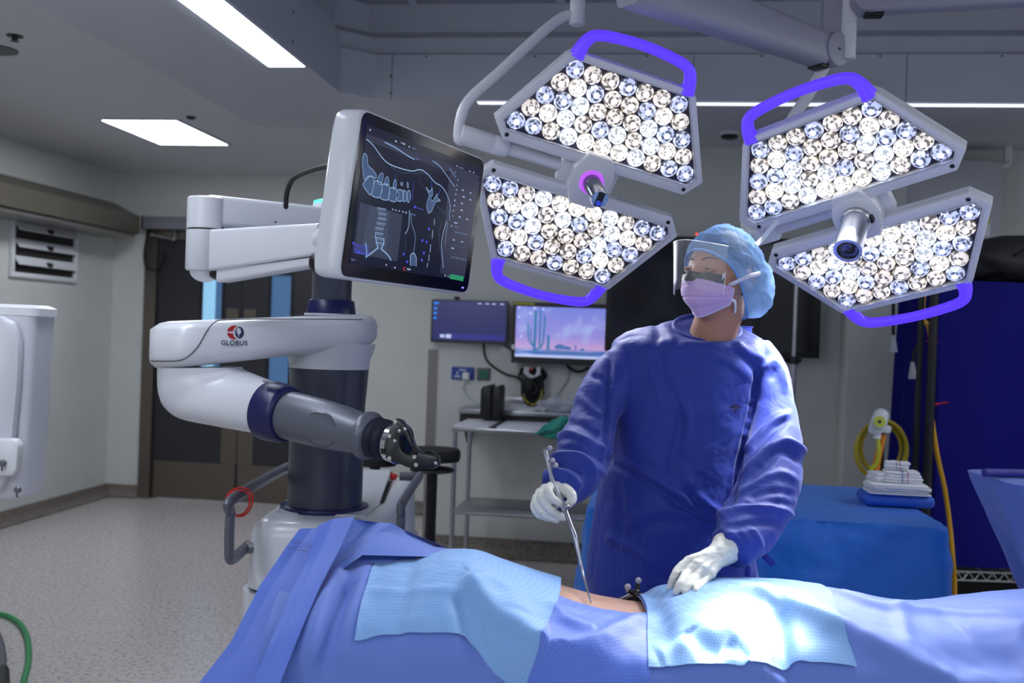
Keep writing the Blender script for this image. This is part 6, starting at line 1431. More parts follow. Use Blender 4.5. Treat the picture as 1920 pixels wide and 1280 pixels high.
# head frame
HC = W(1352, 524, 2.50); _y = math.radians(52)
HF = nrm(-FW*math.cos(_y)-RT*math.sin(_y)+UP*.10); HU = nrm(UP+RT*.06-HF*np.dot(UP, HF)); HU = nrm(HU-HF*np.dot(HU, HF)); HS = np.cross(HU, HF)   # HS: the person's left
def Hd(f, s, u): return HC+HF*f+HS*s+HU*u
def head_r(dx, dy, dz):
    # radius of the head along a unit direction (forward, side, up)
    a, b, c = (.097, .074, .122) if dz > 0 else (.094, .073, .118)
    r = 1/math.sqrt((dx/a)**2+(dy/b)**2+(dz/c)**2)
    g = lambda x0, y0, z0, w: math.exp(-((dx-x0)**2+(dy-y0)**2+(dz-z0)**2)/w**2)
    ay = abs(dy)
    r += .004*g(.93, .30, .30, .22)+.004*g(.93, -.30, .30, .22)          # brow
    r -= .011*g(.92, .33, .12, .17)+.011*g(.92, -.33, .12, .17)         # eye sockets
    r += .010*g(.99, 0, .10, .10)+.026*g(.985, 0, -.16, .12)+.012*g(.99, 0, -.03, .10)  # nose
    r += .006*g(.80, .52, -.14, .26)+.006*g(.80, -.52, -.14, .26)       # cheekbones
    r += .010*g(.62, 0, -.78, .25)-.006*g(.87, 0, -.42, .12)            # chin, mouth
    if dz < -.15: r *= 1-.16*min(1, (-.15-dz)/.6)*(1 if dx < .1 else .25)*(ay+.2)
    if dx < -.2 and dz < -.3: r *= 1-.22*min(1, (-.3-dz)/.5)
    return r
def head_mesh(nu=72, nv=48):
    P = np.zeros((nu, nv, 3))
    for i in range(nu):
        for j in range(nv):
            t = 2*math.pi*i/nu; p = math.pi*(j+.0)/(nv-1)-math.pi/2; p = max(-1.55, min(1.55, p))
            d = (math.cos(p)*math.cos(t), math.cos(p)*math.sin(t), math.sin(p)); r = head_r(*d); P[i, j] = Hd(d[0]*r, d[1]*r, d[2]*r)
    mb = MB(); mb.grid(P, True); n = nu*nv
    mb.f.append(tuple(i*nv for i in range(nu))[::-1]); mb.m.append(0); mb.f.append(tuple(i*nv+nv-1 for i in range(nu))); mb.m.append(0); return mb
bodyb = head_mesh()
for s_ in (1, -1):  # ears
    c = Hd(-.010, s_*.077, -.004); bodyb.ball(c, (.018, .009, .031), 14, (nrm(HF*.95+HU*-.1), HS, HU))
nb = W(1322, 672, 2.55); nt_ = Hd(-.012, -.0, -.07)
bodyb.tube([nb-ZX*.03, nb*.55+nt_*.45, nt_, nt_+HU*.04], [.07, .059, .057, .055], 20)
def torso_ring(y, xl, xr, d, hd, k=2.4, n=48, tilt=0.0, shrink=0.0):
    c0_, c1_ = W(xl, y, d), W(xr, y, d); c = (c0_+c1_)/2; hw = np.linalg.norm(c1_-c0_)/2-shrink; hd = hd-shrink; out = []
    for q in np.linspace(0, 2*math.pi, n, endpoint=False):
        cx_, sy_ = math.cos(q), math.sin(q); sx = math.copysign(abs(cx_)**(2/k), cx_); sy = math.copysign(abs(sy_)**(2/k), sy_)
        p = c+AX*hw*sx+DX*hd*sy; out.append(p+ZX*tilt*sy)
    return out
TR = [(617, 1264, 1386, 2.55, .066, 2.0, .034), (622, 1222, 1402, 2.555, .082, 2.0, .026), (632, 1178, 1424, 2.56, .098, 2.2, .014), (648, 1150, 1440, 2.56, .108, 2.3, .004), (672, 1142, 1446, 2.56, .112, 2.3, 0), (700, 1146, 1432, 2.56, .122, 2.4, 0), (760, 1146, 1412, 2.56, .130, 2.4, 0), (850, 1143, 1398, 2.56, .135, 2.4, 0), (900, 1134, 1393, 2.56, .138, 2.4, 0), (960, 1121, 1394, 2.56, .142, 2.4, 0), (1050, 1107, 1412, 2.57, .15, 2.4, 0), (1130, 1099, 1428, 2.58, .155, 2.3, 0), (1300, 1090, 1446, 2.58, .165, 2.2, 0), (1480, 1086, 1462, 2.58, .17, 2.2, 0)]
SL_R = [(1200, 672, 2.56, .064), (1166, 698, 2.53, .062), (1130, 748, 2.48, .058), (1110, 800, 2.43, .057), (1096, 848, 2.37, .064), (1080, 884, 2.31, .061), (1056, 912, 2.27, .049), (1040, 927, 2.245, .042)]
SL_L = [(1402, 668, 2.56, .064), (1430, 706, 2.54, .064), (1446, 768, 2.50, .059), (1452, 826, 2.45, .066), (1446, 878, 2.39, .073), (1430, 934, 2.32, .072), (1408, 984, 2.25, .063), (1382, 1014, 2.19, .053), (1366, 1028, 2.168, .047)]
# skin body (one continuous mesh: head, neck, trunk, arms, legs)
for k in range(1):
    bodyb.loft([torso_ring(y, xl+10, xr-10, d, hd, kk, tilt=tl, shrink=.045) for y, xl, xr, d, hd, kk, tl in TR[3:-2]])
for S_ in (SL_R, SL_L): bodyb.tube([W(x, y, d) for x, y, d, r in S_], np.interp(np.linspace(0, 1, len(S_)), [0, .45, .6, 1], [.042, .038, .036, .026]), 16)
hipz = .92; hc = W(1262, 1130, 2.58); ankles = []
for s_ in (-1, 1):
    hp_ = T(np.dot(hc, AX)+s_*.085, np.dot(hc, DX), .90); kn = T(np.dot(hc, AX)+s_*.095, np.dot(hc, DX)-.01, .50); an = T(np.dot(hc, AX)+s_*.10, np.dot(hc, DX)+.02, .09); ankles.append(an)
    bodyb.tube([hp_, kn+(hp_-kn)*.5, kn, kn+(an-kn)*.35, an, an-ZX*.05], [.085, .075, .056, .054, .038, .04], 16)
    bodyb.tube([an-ZX*.045+DX*.05, an-ZX*.05-DX*.06, an-ZX*.06-DX*.15], [.038, .038, .028], 12)
bv, bn, bf_ = remesh(bodyb, .0045, 3)
skin2 = mat('skin_surgeon', (168, 122, 102), .5, sss=.05, bump=(120, .08, .001))
sg = build('person', from_arrays(bv, bf_), skin2, None, True, loc=V(hc[0], hc[1], 0), auto=80)
tag(sg, 'person in a blue surgical gown, cap, mask and face shield, holding a metal pointer', 'person')
# eyes and brows
eyew = mat('eye_white', (150, 142, 138), .2); iris = mat('iris_brown', (50, 32, 24), .1)
for s_ in (1, -1):
    ec = Hd(.0765, s_*.031, .014); e = build('eye', MB().ball(ec, .0125, 18), eyew, sg)
    lk = nrm(HF*.92-HS*.12*1+HU*.12); build('iris', MB().ball(ec+lk*.0072, .0068, 12), iris, e)
    build('eyelid', MB().tube([ec+HF*.0135*math.cos(q*.9)+HS*.0165*math.sin(q)+HU*(.0050*math.cos(q)-.001)-HF*.001 for q in np.linspace(-1.4, 1.4, 12)], .0040, 8).tube([ec+HF*.0125*math.cos(q*.9)+HS*.0165*math.sin(q)-HU*(.0068*math.cos(q)-.001)-HF*.001 for q in np.linspace(-1.4, 1.4, 12)], .0030, 8), skin2, e)
    build('eyebrow', MB().tube([Hd(.0925-.0135*abs(q)**1.6, s_*(.013+.033*q), .036+.006*math.sin(q*2.4)) for q in np.linspace(0, 1.05, 10)], np.linspace(.0038, .002, 10), 6, flat=.5), mat('hair_dark', (28, 20, 18), .6), sg)
# gown
gb = MB(); gb.loft([torso_ring(y, xl, xr, d, hd, kk, tilt=tl) for y, xl, xr, d, hd, kk, tl in TR])
for S_ in (SL_R, SL_L):
    P = spline([W(x, y, d) for x, y, d, r in S_], 4); R_ = spline([[r] for *_, r in S_], 4)[:, 0]; gb.tube(P, R_, 24)
gv, gn, gf = remesh(gb, .0052, 5)
px, py, pd = proj(gv); face = np.einsum('ij,ij->i', gn, C0-gv) > 0
def gp(pts, s_=.4452, ox=980, oy=560): return [(ox+x*s_, oy+y*s_) for x, y in pts]
GF = [  # polyline, width px, amplitude (m): + ridge, - valley
    (gp([(366, 250), (364, 320), (356, 450), (352, 600), (372, 700)]), 9, -.020), (gp([(345, 420), (335, 560), (345, 660)]), 10, .008),
    (gp([(992, 300), (986, 350), (972, 440), (940, 560), (905, 720), (885, 880)]), 9, -.020), (gp([(955, 470), (925, 600), (885, 760), (868, 900)]), 12, .010),
    (gp([(560, 180), (585, 300), (640, 420), (660, 520), (630, 680), (610, 800)]), 14, -.009), (gp([(520, 210), (560, 340), (600, 480)]), 20, .006), (gp([(690, 430), (700, 560), (680, 700), (700, 800)]), 16, .008),
    (gp([(400, 700), (480, 735), (580, 800), (690, 880), (800, 935)]), 9, -.016), (gp([(430, 690), (540, 752), (650, 815), (760, 900)]), 14, .013),
    (gp([(700, 815), (740, 868), (830, 925)]), 8, -.016), (gp([(735, 820), (800, 880), (850, 915)]), 8, .010), (gp([(360, 735), (300, 1000), (280, 1200)]), 14, .007),
    (gp([(440, 960), (500, 905), (580, 885), (700, 900), (790, 950)]), 10, .007), (gp([(460, 1000), (520, 950), (600, 935), (700, 950)]), 12, -.006), (gp([(400, 760), (420, 900), (400, 1050), (420, 1200)]), 16, -.007),
    (gp([(520, 1000), (510, 1100), (540, 1230)]), 16, .007), (gp([(700, 1000), (690, 1120), (710, 1230)]), 18, -.006), (gp([(350, 1000), (450, 1040), (560, 1120)]), 12, .008), (gp([(560, 1160), (660, 1190), (760, 1180)]), 9, -.006),
    # sleeve on the image left
    (gp([(118, 612), (160, 580), (215, 575), (290, 610), (352, 650)]), 7, .012), (gp([(130, 640), (220, 630), (300, 665), (345, 700)]), 7, -.010), (gp([(122, 662), (200, 655), (255, 665), (300, 735)]), 7, .012), (gp([(105, 705), (190, 700), (250, 720)]), 7, -.010),
    (gp([(80, 745), (140, 728), (205, 742), (245, 790)]), 7, .010), (gp([(70, 790), (130, 765), (190, 775)]), 6, -.007), (gp([(300, 330), (335, 335), (370, 350)]), 6, -.008), (gp([(250, 420), (300, 470), (345, 500)]), 10, .006), (gp([(190, 520), (260, 540), (330, 590)]), 8, -.007), (gp([(270, 680), (320, 720), (350, 740)]), 6, .008), (gp([(215, 850), (260, 790), (275, 740)]), 8, -.006), (gp([(330, 230), (290, 330), (235, 430)]), 14, .006),
    # sleeve on the image right
    (gp([(1125, 488), (1060, 520), (990, 590), (950, 640)]), 8, .010), (gp([(1110, 520), (1050, 560), (980, 640)]), 8, -.009), (gp([(1188, 652), (1130, 618), (1085, 612), (1010, 668), (930, 750)]), 8, .018), (gp([(1175, 700), (1090, 650), (1020, 710), (950, 790)]), 9, -.013), (gp([(1150, 770), (1080, 740), (1000, 770), (920, 830)]), 9, .010), (gp([(1140, 830), (1050, 820), (960, 850)]), 8, -.008),
    (gp([(1130, 915), (1080, 895), (1000, 890), (900, 900), (800, 950)]), 8, .014), (gp([(1120, 870), (1020, 860), (930, 885)]), 7, -.008), (gp([(1100, 960), (1000, 950), (920, 960), (830, 970)]), 9, -.009), (gp([(870, 980), (880, 1030), (920, 1080)]), 7, .010), (gp([(905, 975), (935, 1030), (975, 1080)]), 7, -.008), (gp([(810, 960), (850, 1010), (880, 1060)]), 7, -.006), (gp([(960, 960), (990, 1010), (1000, 1050)]), 7, .009),
    # shoulders and collar
    (gp([(1010, 300), (1050, 262), (1085, 300), (1110, 380)]), 7, .009), (gp([(1040, 340), (1060, 300)]), 6, -.007), (gp([(900, 190), (960, 230), (1010, 250)]), 7, .007), (gp([(880, 210), (950, 270), (1000, 320)]), 9, -.006), (gp([(760, 230), (860, 260), (960, 330)]), 14, .005), (gp([(610, 130), (640, 200), (620, 260)]), 7, .007), (gp([(590, 200), (610, 210), (660, 180)]), 6, -.006), (gp([(380, 170), (470, 140), (560, 150)]), 9, .006), (gp([(560, 95), (575, 150), (560, 200)]), 8, -.006)]
disp = np.zeros(len(gv))
for P, w, amp in GF:
    P = spline(P, 5); r, s_, al = segdist(px, py, P); disp += amp*.9*np.exp(-(r/np.where(s_ > 0, w*1.25, w*.6))**1.7)*np.minimum(1, 5*np.minimum(al+.08, 1.08-al))
disp *= face
nz = np.array([.0035*noise.noise(Vector((p[0]*9, p[1]*9, p[2]*5)))+.0028*noise.noise(Vector((p[0]*26+3, p[1]*26, p[2]*17)))+.0010*noise.noise(Vector((p[0]*60, p[1]*60, p[2]*44))) for p in gv])
gv2 = gv+gn*(disp+nz)[:, None]
_e = np.array([(q[k], q[(k+1) % len(q)]) for q in gf for k in range(len(q))]); _e = np.concatenate([_e, _e[:, ::-1]])
for _ in range(2):
    _s = np.zeros_like(gv2); _c = np.zeros(len(gv2)); np.add.at(_s, _e[:, 0], gv2[_e[:, 1]]); np.add.at(_c, _e[:, 0], 1); gv2 = gv2*.5+_s/np.maximum(_c, 1)[:, None]*.5
def ring_tube(S_, i): return W(*S_[i][:3])
gownm = drape_mat('gown_blue', (34, 54, 146), None, .58); gownm.node_tree.nodes['Principled BSDF'].inputs['Specular IOR Level'].default_value = .3
_nt = gownm.node_tree; _n2 = _nt.nodes.new('ShaderNodeTexNoise'); _n2.inputs['Scale'].default_value = 16; _n2.inputs['Detail'].default_value = 5; _n2.inputs['Distortion'].default_value = 1.2
_b2 = _nt.nodes.new('ShaderNodeBump'); _b2.inputs['Strength'].default_value = .35; _b2.inputs['Distance'].default_value = .012
_tc = [n for n in _nt.nodes if n.type == 'TEX_COORD'][0]; _b1 = [n for n in _nt.nodes if n.type == 'BUMP'][0]; _nt.links.new(_tc.outputs['Object'], _n2.inputs['Vector']); _nt.links.new(_n2.outputs['Fac'], _b2.inputs['Height']); _nt.links.new(_b2.outputs['Normal'], _b1.inputs['Normal'])
gown = build('gown', from_arrays(gv2, gf), gownm, sg, True, auto=80)
# collar binding following the neck opening
cr = torso_ring(*TR[0][:6], n=40, tilt=TR[0][6]); 
build('collar_binding', MB().tube([p+ZX*.001 for p in cr], .0075, 10, closed=True), gownm, gown)
# printed emblem and words on the chest
def on_gown(x, y, off=.0015):
    m = face & (np.abs(px-x) < 12) & (np.abs(py-y) < 12); i = np.argmin(np.where(m, (px-x)**2+(py-y)**2, 1e9)); n_ = nrm(gn[i]); return W(x, y, pd[i])+n_*(off+.004), n_
gpm = mat('gown_print', (20, 22, 74), .6); mb = MB()
for pts in ([(1364, 763), (1376, 758), (1388, 763), (1376, 767)], [(1373, 764), (1377, 754), (1381, 764), (1377, 774)], [(1362, 766), (1377, 763), (1390, 767), (1377, 765)]):
    Q_ = [on_gown(x, y)[0] for x, y in pts]; mb.add(Q_, [(0, 1, 2, 3)])
build('printed_emblem', mb, gpm, gown, False)
o_, n_ = on_gown(1399, 773); xr_ = nrm(on_gown(1405, 773)[0]-on_gown(1385, 773)[0]); n_ = nrm(n_-xr_*np.dot(n_, xr_)); yr_ = np.cross(n_, xr_)
build('printed_word', text_mesh('AAMI', .0085, o_+n_*.003, xr_, yr_, n_, .0002), gpm, gown, False)
o_, n_ = on_gown(1384, 779.5); build('printed_word', text_mesh('STERILE', .0075, o_+n_*.004, xr_, yr_, n_, 0, spacing=1.15), gpm, gown, False)
# ties of the gown at the waist and neck
def ribbon3(pts, w, nrm_, name, m, par, th=.0015):
    mb = MB(); P = spline(pts, 8); mb.tube(P, w/2, 8, flat=th*2/w, up=nrm_); return build(name, mb, m, par, True)
ribbon3([W(1408, 1022, 2.40), W(1420, 1028, 2.36), W(1434, 1042, 2.34), W(1450, 1058, 2.345)], .016, -FW, 'waist_tie', gownm, gown)
ribbon3([W(1405, 1046, 2.40), W(1402, 1060, 2.38), W(1402, 1090, 2.38), W(1404, 1120, 2.39)], .013, -FW, 'waist_tie', gownm, gown)
build('tie_tab', MB().box(W(1402, 1054, 2.37), (.012, .004, .010), (AX, DX, ZX), .001), mat('tab_white', (190, 196, 220), .5), gown)
ribbon3([W(1376, 612, 2.60), W(1392, 612, 2.57), W(1411, 613, 2.55)], .010, UP, 'neck_tie', mat('neck_tab', (86, 100, 214), .5), gown); build('neck_fastener', MB().box(W(1398, 622, 2.60), (.03, .02, .03), (AX, DX, ZX), .004), mat('neck_tab', (86, 100, 214), .5), gown)
build('undershirt_collar', MB().tube([W(1366, 640, 2.545), W(1378, 628, 2.56), W(1386, 616, 2.59)], [.008, .012, .010], 10), MATS['scrub_green'], sg, label='strip of green scrub shirt at the collar')
# hair and bouffant cap
rim = [(.098, 0, .060), (.086, .040, .052), (.058, .070, .030), (.030, .080, -.002), (.010, .083, -.035), (-.012, .078, -.070), (-.045, .055, -.088), (-.075, .0, -.090), (-.045, -.055, -.088), (-.012, -.078, -.070), (.010, -.083, -.035), (.030, -.080, -.002), (.058, -.070, .030), (.086, -.040, .052)]
rimP = spline(rim, 7, True); apex = V(-.012, 0, 1.0)
def cap_shell(puff, wr, ns=44, tuck=.0):
    nR = len(rimP); P = np.zeros((nR, ns, 3))
    for i in range(nR):
        d0 = nrm(rimP[i]); r0 = np.linalg.norm(rimP[i])+.001; ap = nrm(V(-.25, 0, 1)); om = math.acos(max(-1, min(1, np.dot(d0, ap))))
        for j in range(ns):
            t = j/(ns-1)*.995; d = (math.sin((1-t)*om)*d0+math.sin(t*om)*ap)/math.sin(om)
            re = 1/math.sqrt((d[0]/.108)**2+(d[1]/.092)**2+(d[2]/.134)**2)
            re += puff*(.030*math.exp(-((d[0]+.62)**2+(d[1]-.35)**2+(d[2]+.40)**2)/.30)+.016*math.exp(-((d[0]+.75)**2+(d[2]-.1)**2)/.4))
            re += .003; k = smooth(0, .16, t); r = r0*(1-k)+re*k if re > r0 else r0*(1-k)+re*k
            w_ = wr*k*(.006*noise.noise(Vector((d[0]*5, d[1]*5, d[2]*5)))+.0042*noise.noise(Vector((d[0]*13+2, d[1]*13, d[2]*8)))+.002*math.sin(i*1.1+2*noise.noise(Vector((d[0]*3, d[1]*3, d[2]*3))))*(1-t)**2)
            r = max(r+w_, head_r(*d)+.0045+.002*k) if t > .03 else r+w_; P[i, j] = Hd(*(d*r))
    mb = MB(); mb.grid(P, True); mb.f.append(tuple(i*ns+ns-1 for i in range(nR))); mb.m.append(0); return mb, P
hairm = MATS['hair_dark']
def hair_shell():
    nR = len(rimP); ns = 24; P = np.zeros((nR, ns, 3))
    for i in range(nR):
        d0 = nrm(rimP[i]+V(-.012, 0, .012)); ap = nrm(V(-.25, 0, 1)); om = math.acos(np.dot(d0, ap))
        for j in range(ns):
            t = j/(ns-1)*.995; d = (math.sin((1-t)*om)*d0+math.sin(t*om)*ap)/math.sin(om); r = head_r(*d)+.0015+.002*math.sin(min(1, t*4)*1.5)+.001*math.sin(i*2.1)
            P[i, j] = Hd(*(d*r))
    mb = MB(); mb.grid(P, True); mb.f.append(tuple(i*ns+ns-1 for i in range(nR))); mb.m.append(0); return mb
build('hair', hair_shell(), hairm, sg, True, auto=80)
def film(name, rgb, opacity, rough, transl=0.0, noise_s=None, gloss=.0):
    m = bpy.data.materials.new(name); m.use_nodes = True; nt = m.node_tree; nt.nodes.remove(nt.nodes['Principled BSDF']); out = nt.nodes['Material Output']
    tr = nt.nodes.new('ShaderNodeBsdfTransparent'); df = nt.nodes.new('ShaderNodeBsdfDiffuse'); df.inputs[0].default_value = lin(rgb)+(1,)
    tl = nt.nodes.new('ShaderNodeBsdfTranslucent'); tl.inputs[0].default_value = lin(rgb)+(1,); gl = nt.nodes.new('ShaderNodeBsdfGlossy'); gl.inputs['Roughness'].default_value = rough
    m1 = nt.nodes.new('ShaderNodeMixShader'); m1.inputs[0].default_value = transl; nt.links.new(df.outputs[0], m1.inputs[1]); nt.links.new(tl.outputs[0], m1.inputs[2])
    m2 = nt.nodes.new('ShaderNodeMixShader'); m2.inputs[0].default_value = gloss; nt.links.new(m1.outputs[0], m2.inputs[1]); nt.links.new(gl.outputs[0], m2.inputs[2])
    m3 = nt.nodes.new('ShaderNodeMixShader'); m3.inputs[0].default_value = opacity; nt.links.new(tr.outputs[0], m3.inputs[1]); nt.links.new(m2.outputs[0], m3.inputs[2])
    if noise_s:
        tc = nt.nodes.new('ShaderNodeTexCoord'); n = nt.nodes.new('ShaderNodeTexNoise'); n.inputs['Scale'].default_value = noise_s; n.inputs['Detail'].default_value = 5
        mp = nt.nodes.new('ShaderNodeMapping'); mp.inputs['Scale'].default_value = (1, 1, 2.2); r = nt.nodes.new('ShaderNodeMapRange'); r.inputs[1].default_value = .35; r.inputs[2].default_value = .7; r.inputs[3].default_value = opacity-.10; r.inputs[4].default_value = min(1, opacity+.12)
        nt.links.new(tc.outputs['Object'], mp.inputs[0]); nt.links.new(mp.outputs[0], n.inputs['Vector']); nt.links.new(n.outputs['Fac'], r.inputs[0]); nt.links.new(r.outputs[0], m3.inputs[0])
    nt.links.new(m3.outputs[0], out.inputs['Surface']); return m
capm = film('cap_fabric', (124, 158, 206), .62, .4, .4, 20)
cmb, capP = cap_shell(1.0, 1.0); cap = build('surgical_cap', cmb, capm, sg, True, auto=80)
build('cap_elastic', MB().tube(capP[:, 0], .0032, 8, closed=True), mat('cap_elastic', (96, 150, 214), .6), cap)
# mask with pleats
maskm = mat('mask_lilac', (196, 164, 216), .7, sheen=.3, bump=(500, .1, .0005)); nu, nv = 46, 44; P = np.zeros((nu, nv, 3)); edge_t, edge_b = [], []
for i in range(nu):
    q = (i/(nu-1)*2-1)*1.12; cq = math.cos(q)
    pt = -.10+.0*q-.22*(abs(q)/1.12)**1.5; pb = -.98+.20*(abs(q)/1.12)**2.2
    for j in range(nv):
        v = j/(nv-1); p = pt+(pb-pt)*v; d = (math.cos(p)*cq, math.cos(p)*math.sin(q), math.sin(p)); r = head_r(*d)+.006
        rb = .119+.014*math.sin(math.pi*v)*cq-.018*(abs(q)/1.12)**2-.006*v; k = .75*math.sin(math.pi*min(1, v*1.0+.06))**.6*max(0, cq-.2)
        r = r*(1-k)+max(r, rb)*k; r -= .0022*(abs((v*3.3) % 1-.5) < .07)*(abs(q) < 1.0)*min(1, v*5)
        P[i, j] = Hd(*(V(*d)*r))
mask = build('face_mask', MB().grid(P), maskm, sg, True, auto=80)
build('mask_binding', MB().tube(P[:, -1], .0022, 6).tube(P[-1, :], .0026, 6).tube(P[0, :], .0026, 6), mat('binding_pale', (190, 186, 226), .6), mask)
strip = np.zeros((nu, 6, 3))
for i in range(nu):
    q = (i/(nu-1)*2-1)*.80
    for j in range(6):
        p = .045-.06*abs(q)-.205*j/5; d = (math.cos(p)*math.cos(q), math.cos(p)*math.sin(q), math.sin(p)); r = max(head_r(*d)+.009, .104-.010*abs(q)); strip[i, j] = Hd(*(V(*d)*r))
build('antiglare_strip', MB().grid(strip), mat('strip_black', (16, 22, 22), .35), mask, True)
tiem = mat('tie_white', (206, 210, 226), .7)
ribbon3([P[-1, int(nv*.7)], P[-1, int(nv*.7)]+HU*-.006-HF*.012+HS*.003, W(1379, 592, 2.47), W(1388, 594, 2.50)], .009, HS, 'mask_tie', tiem, mask)
def on_cap(x, y, off=.002):
    fp_ = capP.reshape(-1, 3); a, b, c = proj(fp_); m = (a-x)**2+(b-y)**2+np.where((np.sum((fp_-HC)*(-FW), 1) < -.02), 1e6, 0); return fp_[np.argmin(m)]-FW*off
ribbon3([Hd(.075, .070, .0), W(1359, 536, 2.425), on_cap(1385, 526, .006), on_cap(1405, 519, .006), on_cap(1424, 511, .006)], .011, HS, 'shield_strap', tiem, mask)
ribbon3([on_cap(1418, 460, .002), W(1430, 447, 2.50), W(1446, 428, 2.49), W(1459, 414, 2.485)], .011, -FW, 'strap_tail', tiem, mask)
# clear visor
visor = film('clear_visor', (225, 232, 245), .2, .12, .2, None, .6); nu, nv = 40, 16; P = np.zeros((nu, nv, 3))
for i in range(nu):
    q = -1.02+i/(nu-1)*1.92
    for j in range(nv):
        v = j/(nv-1); top = .078-.012*max(0, q); bot = -.038-.010*abs(q); rr = .128+.016*(1-v)*math.cos(q*.9); P[i, j] = Hd(rr*math.cos(q), rr*math.sin(q)*.80, top+(bot-top)*v)
vs = build('face_shield', MB().grid(P), visor, sg, True)
ef = film('visor_edge', (235, 240, 250), .5, .2, .3, 60, .25)
build('shield_edge', MB().grid(P[:4]+(P[:4]-HC)*.006), ef, vs)
build('shield_edge', MB().tube(P[:, 0], .0008, 6), ef, vs)
build('shield_edge', MB().tube(P[-1, 8:], .0008, 6), ef, vs)
# gloved hands
glove = mat('glove_latex', (214, 214, 208), .45, sss=.05, bump=(70, .08, .002)); 
def hand(name, pieces, vox=.0022, it=5):
    mb = MB()
    for pts, rad in pieces: mb.tube(spline(pts, 4), spline([[r] for r in rad], 4)[:, 0], 12); mb.ball(pts[0], rad[0]*.98, 12); mb.ball(pts[-1], rad[-1]*.98, 12)
    v, n, f = remesh(mb, vox, it); v = v+n*np.array([.0007*noise.noise(Vector(p*90))+.0009*noise.noise(Vector((p[0]*40, p[1]*40, p[2]*160))) for p in v])[:, None]
    return build(name, from_arrays(v, f), glove, sg, True, auto=80)
def tipd(x, y): a, d = hitF(x, y); return float(np.dot(T(a, d, 0), DX))-.011
def Wd(x, y, d): return W(x, y, d)
dL = [tipd(x, y) for x, y in ((1256, 1104), (1268, 1110), (1284, 1110), (1304, 1106))]; kd = 2.10
fing = [([(1291, 1051, kd+.01), (1274, 1064, kd-.005), (1262, 1084, (kd+dL[0])/2-.012), (1256, 1103, dL[0])], (.0098, .0090, .0084, .0070)),
        ([(1306, 1058, kd), (1290, 1072, kd-.014), (1277, 1090, (kd+dL[1])/2-.016), (1268, 1109, dL[1])], (.0100, .0092, .0086, .0072)),
        ([(1320, 1066, kd-.004), (1305, 1080, kd-.020), (1294, 1095, (kd+dL[2])/2-.018), (1284, 1109, dL[2])], (.0097, .0090, .0084, .0070)),
        ([(1333, 1076, kd-.004), (1322, 1088, kd-.018), (1312, 1098, (kd+dL[3])/2-.014), (1304, 1106, dL[3])], (.0090, .0083, .0077, .0066))]
wl_ = W(1352, 1037, 2.15)
pieces = [([W(*p) for p in pts], r) for pts, r in fing]
for (pts, r) in fing: pieces.append(([wl_, W((1344+pts[0][0])/2, (1042+pts[0][1])/2, 2.122), W(*pts[0])], (.025, .0165, .0112)))
pieces.append(([W(1346, 1046, 2.14), W(1330, 1046, 2.13), W(1302, 1060, 2.135), W(1288, 1082, 2.125)], (.018, .0125, .0105, .008)))       # thumb, tucked behind the palm
pieces.append(([W(1380, 1018, 2.185), W(1364, 1028, 2.168), W(1346, 1041, 2.145)], (.034, .033, .028)))
gl_ = hand('left_glove', pieces, .0018, 3)
cuff = W(1361, 1030, 2.165); ca_ = nrm(W(1352, 1044, 2.142)-cuff); x_, y_, z_ = frame_from(ca_)
build('glove_cuff', MB().lathe([(.0345, -.014), (.0355, -.012), (.0345, -.008), (.0335, 0), (.032, .008)], cuff, ca_, 32), glove, gl_)
hd_ = 2.225
fr_ = [([(1034, 911, hd_), (1028, 922, hd_-.022), (1040, 937, hd_-.030), (1057, 947, hd_-.020)], (.0105, .0102, .0095, .0080)),
       ([(1022, 916, hd_+.005), (1016, 934, hd_-.020), (1033, 956, hd_-.030), (1056, 970, hd_-.018)], (.0108, .0104, .0096, .0082)),
       ([(1012, 924, hd_+.012), (1006, 944, hd_-.010), (1021, 964, hd_-.022), (1044, 975, hd_-.012)], (.0104, .010, .0092, .0078)),
       ([(1006, 934, hd_+.02), (1001, 950, hd_+.002), (1011, 965, hd_-.010), (1029, 972, hd_-.004)], (.0095, .009, .0084, .0072))]
pieces = [([W(*p) for p in pts], r) for pts, r in fr_]
wr_ = W(1052, 918, 2.245)
for (pts, r) in fr_: pieces.append(([wr_, W((1054+pts[0][0])/2, (918+pts[0][1])/2, hd_+.006), W(*pts[0])], (.024, .018, .0115)))
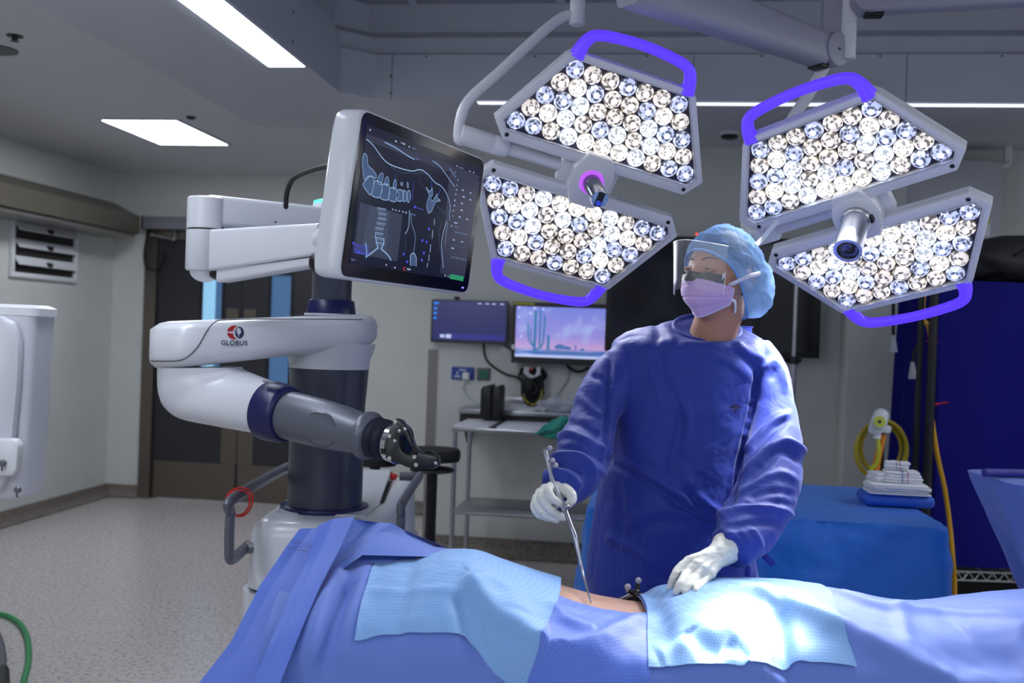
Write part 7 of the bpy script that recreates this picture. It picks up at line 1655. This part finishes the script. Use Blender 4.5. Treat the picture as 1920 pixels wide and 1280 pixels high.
pieces.append(([W(1058, 918, hd_), W(1070, 926, hd_-.018), W(1072, 938, hd_-.026), W(1063, 947, hd_-.024)], (.016, .0125, .0108, .0085)))     # thumb against the pointer
pieces.append(([W(1040, 925, hd_+.012), W(1034, 945, hd_+.010)], (.022, .018)))
pieces.append(([W(1052, 915, 2.27), W(1046, 922, 2.248)], (.027, .026)))
hand('right_glove', pieces, .0018, 3)
# pointer instrument
tipa, tipdd = hit(1108, 1129, S_smooth)
tip = T(tipa, tipdd, 0); tip = W(1108, 1129, float(np.dot(tip, DX))+.004)
po = thing('pointer', tip, 'long bent steel pointer with grey marker spheres, held in the right glove', 'surgical instrument')
steelp = mat('pointer_steel', (150, 152, 164), .3, .9)
h0_, h1_, h2_ = W(1022, 843, 2.27), W(1036, 902, 2.225), W(1060, 957, 2.19)
build('handle', MB().tube([h0_, h0_+(h1_-h0_)*.3, h0_+(h1_-h0_)*.32, h1_, h2_], [.0052, .0052, .0044, .0052, .0065], 12), mat('handle_clear_grey', (176, 178, 188), .3, .4), po)
build('shaft', MB().tube(spline([h2_, W(1070, 985, 2.165), W(1077, 1004, 2.155), W(1084, 1034, 2.14), W(1094, 1080, 2.11), tip], 6), np.interp(np.linspace(0, 1, 31), [0, .25, .45, .6, 1], [.0055, .0050, .0062, .0045, .0016]), 12), steelp, po)
mb = MB()
for x, y in ((1031, 840), (1036, 863), (1042, 872)): mb.tube([W(x-7, y+2, 2.262-.0006*(y-843)), W(x, y, 2.255-.0006*(y-843))], .003, 6)
build('marker_bracket', mb, steelp, po)
for x, y in ((1031, 840), (1036, 863), (1042, 872)): build('marker_sphere', MB().ball(W(x, y, 2.255-.0006*(y-843)), .0062, 14), mk, po)
build('finger_ring', MB().ball(W(1062, 949, 2.185), (.008, .008, .006), 12), steelp, po)
# shoes
shoe = mat('shoe_white', (190, 192, 196), .5)
for an in ankles: build('shoe', MB().box(V(an[0], an[1], .045)-DX*.05, (.105, .27, .09), (AX, DX, ZX), .035, 3), shoe, sg)
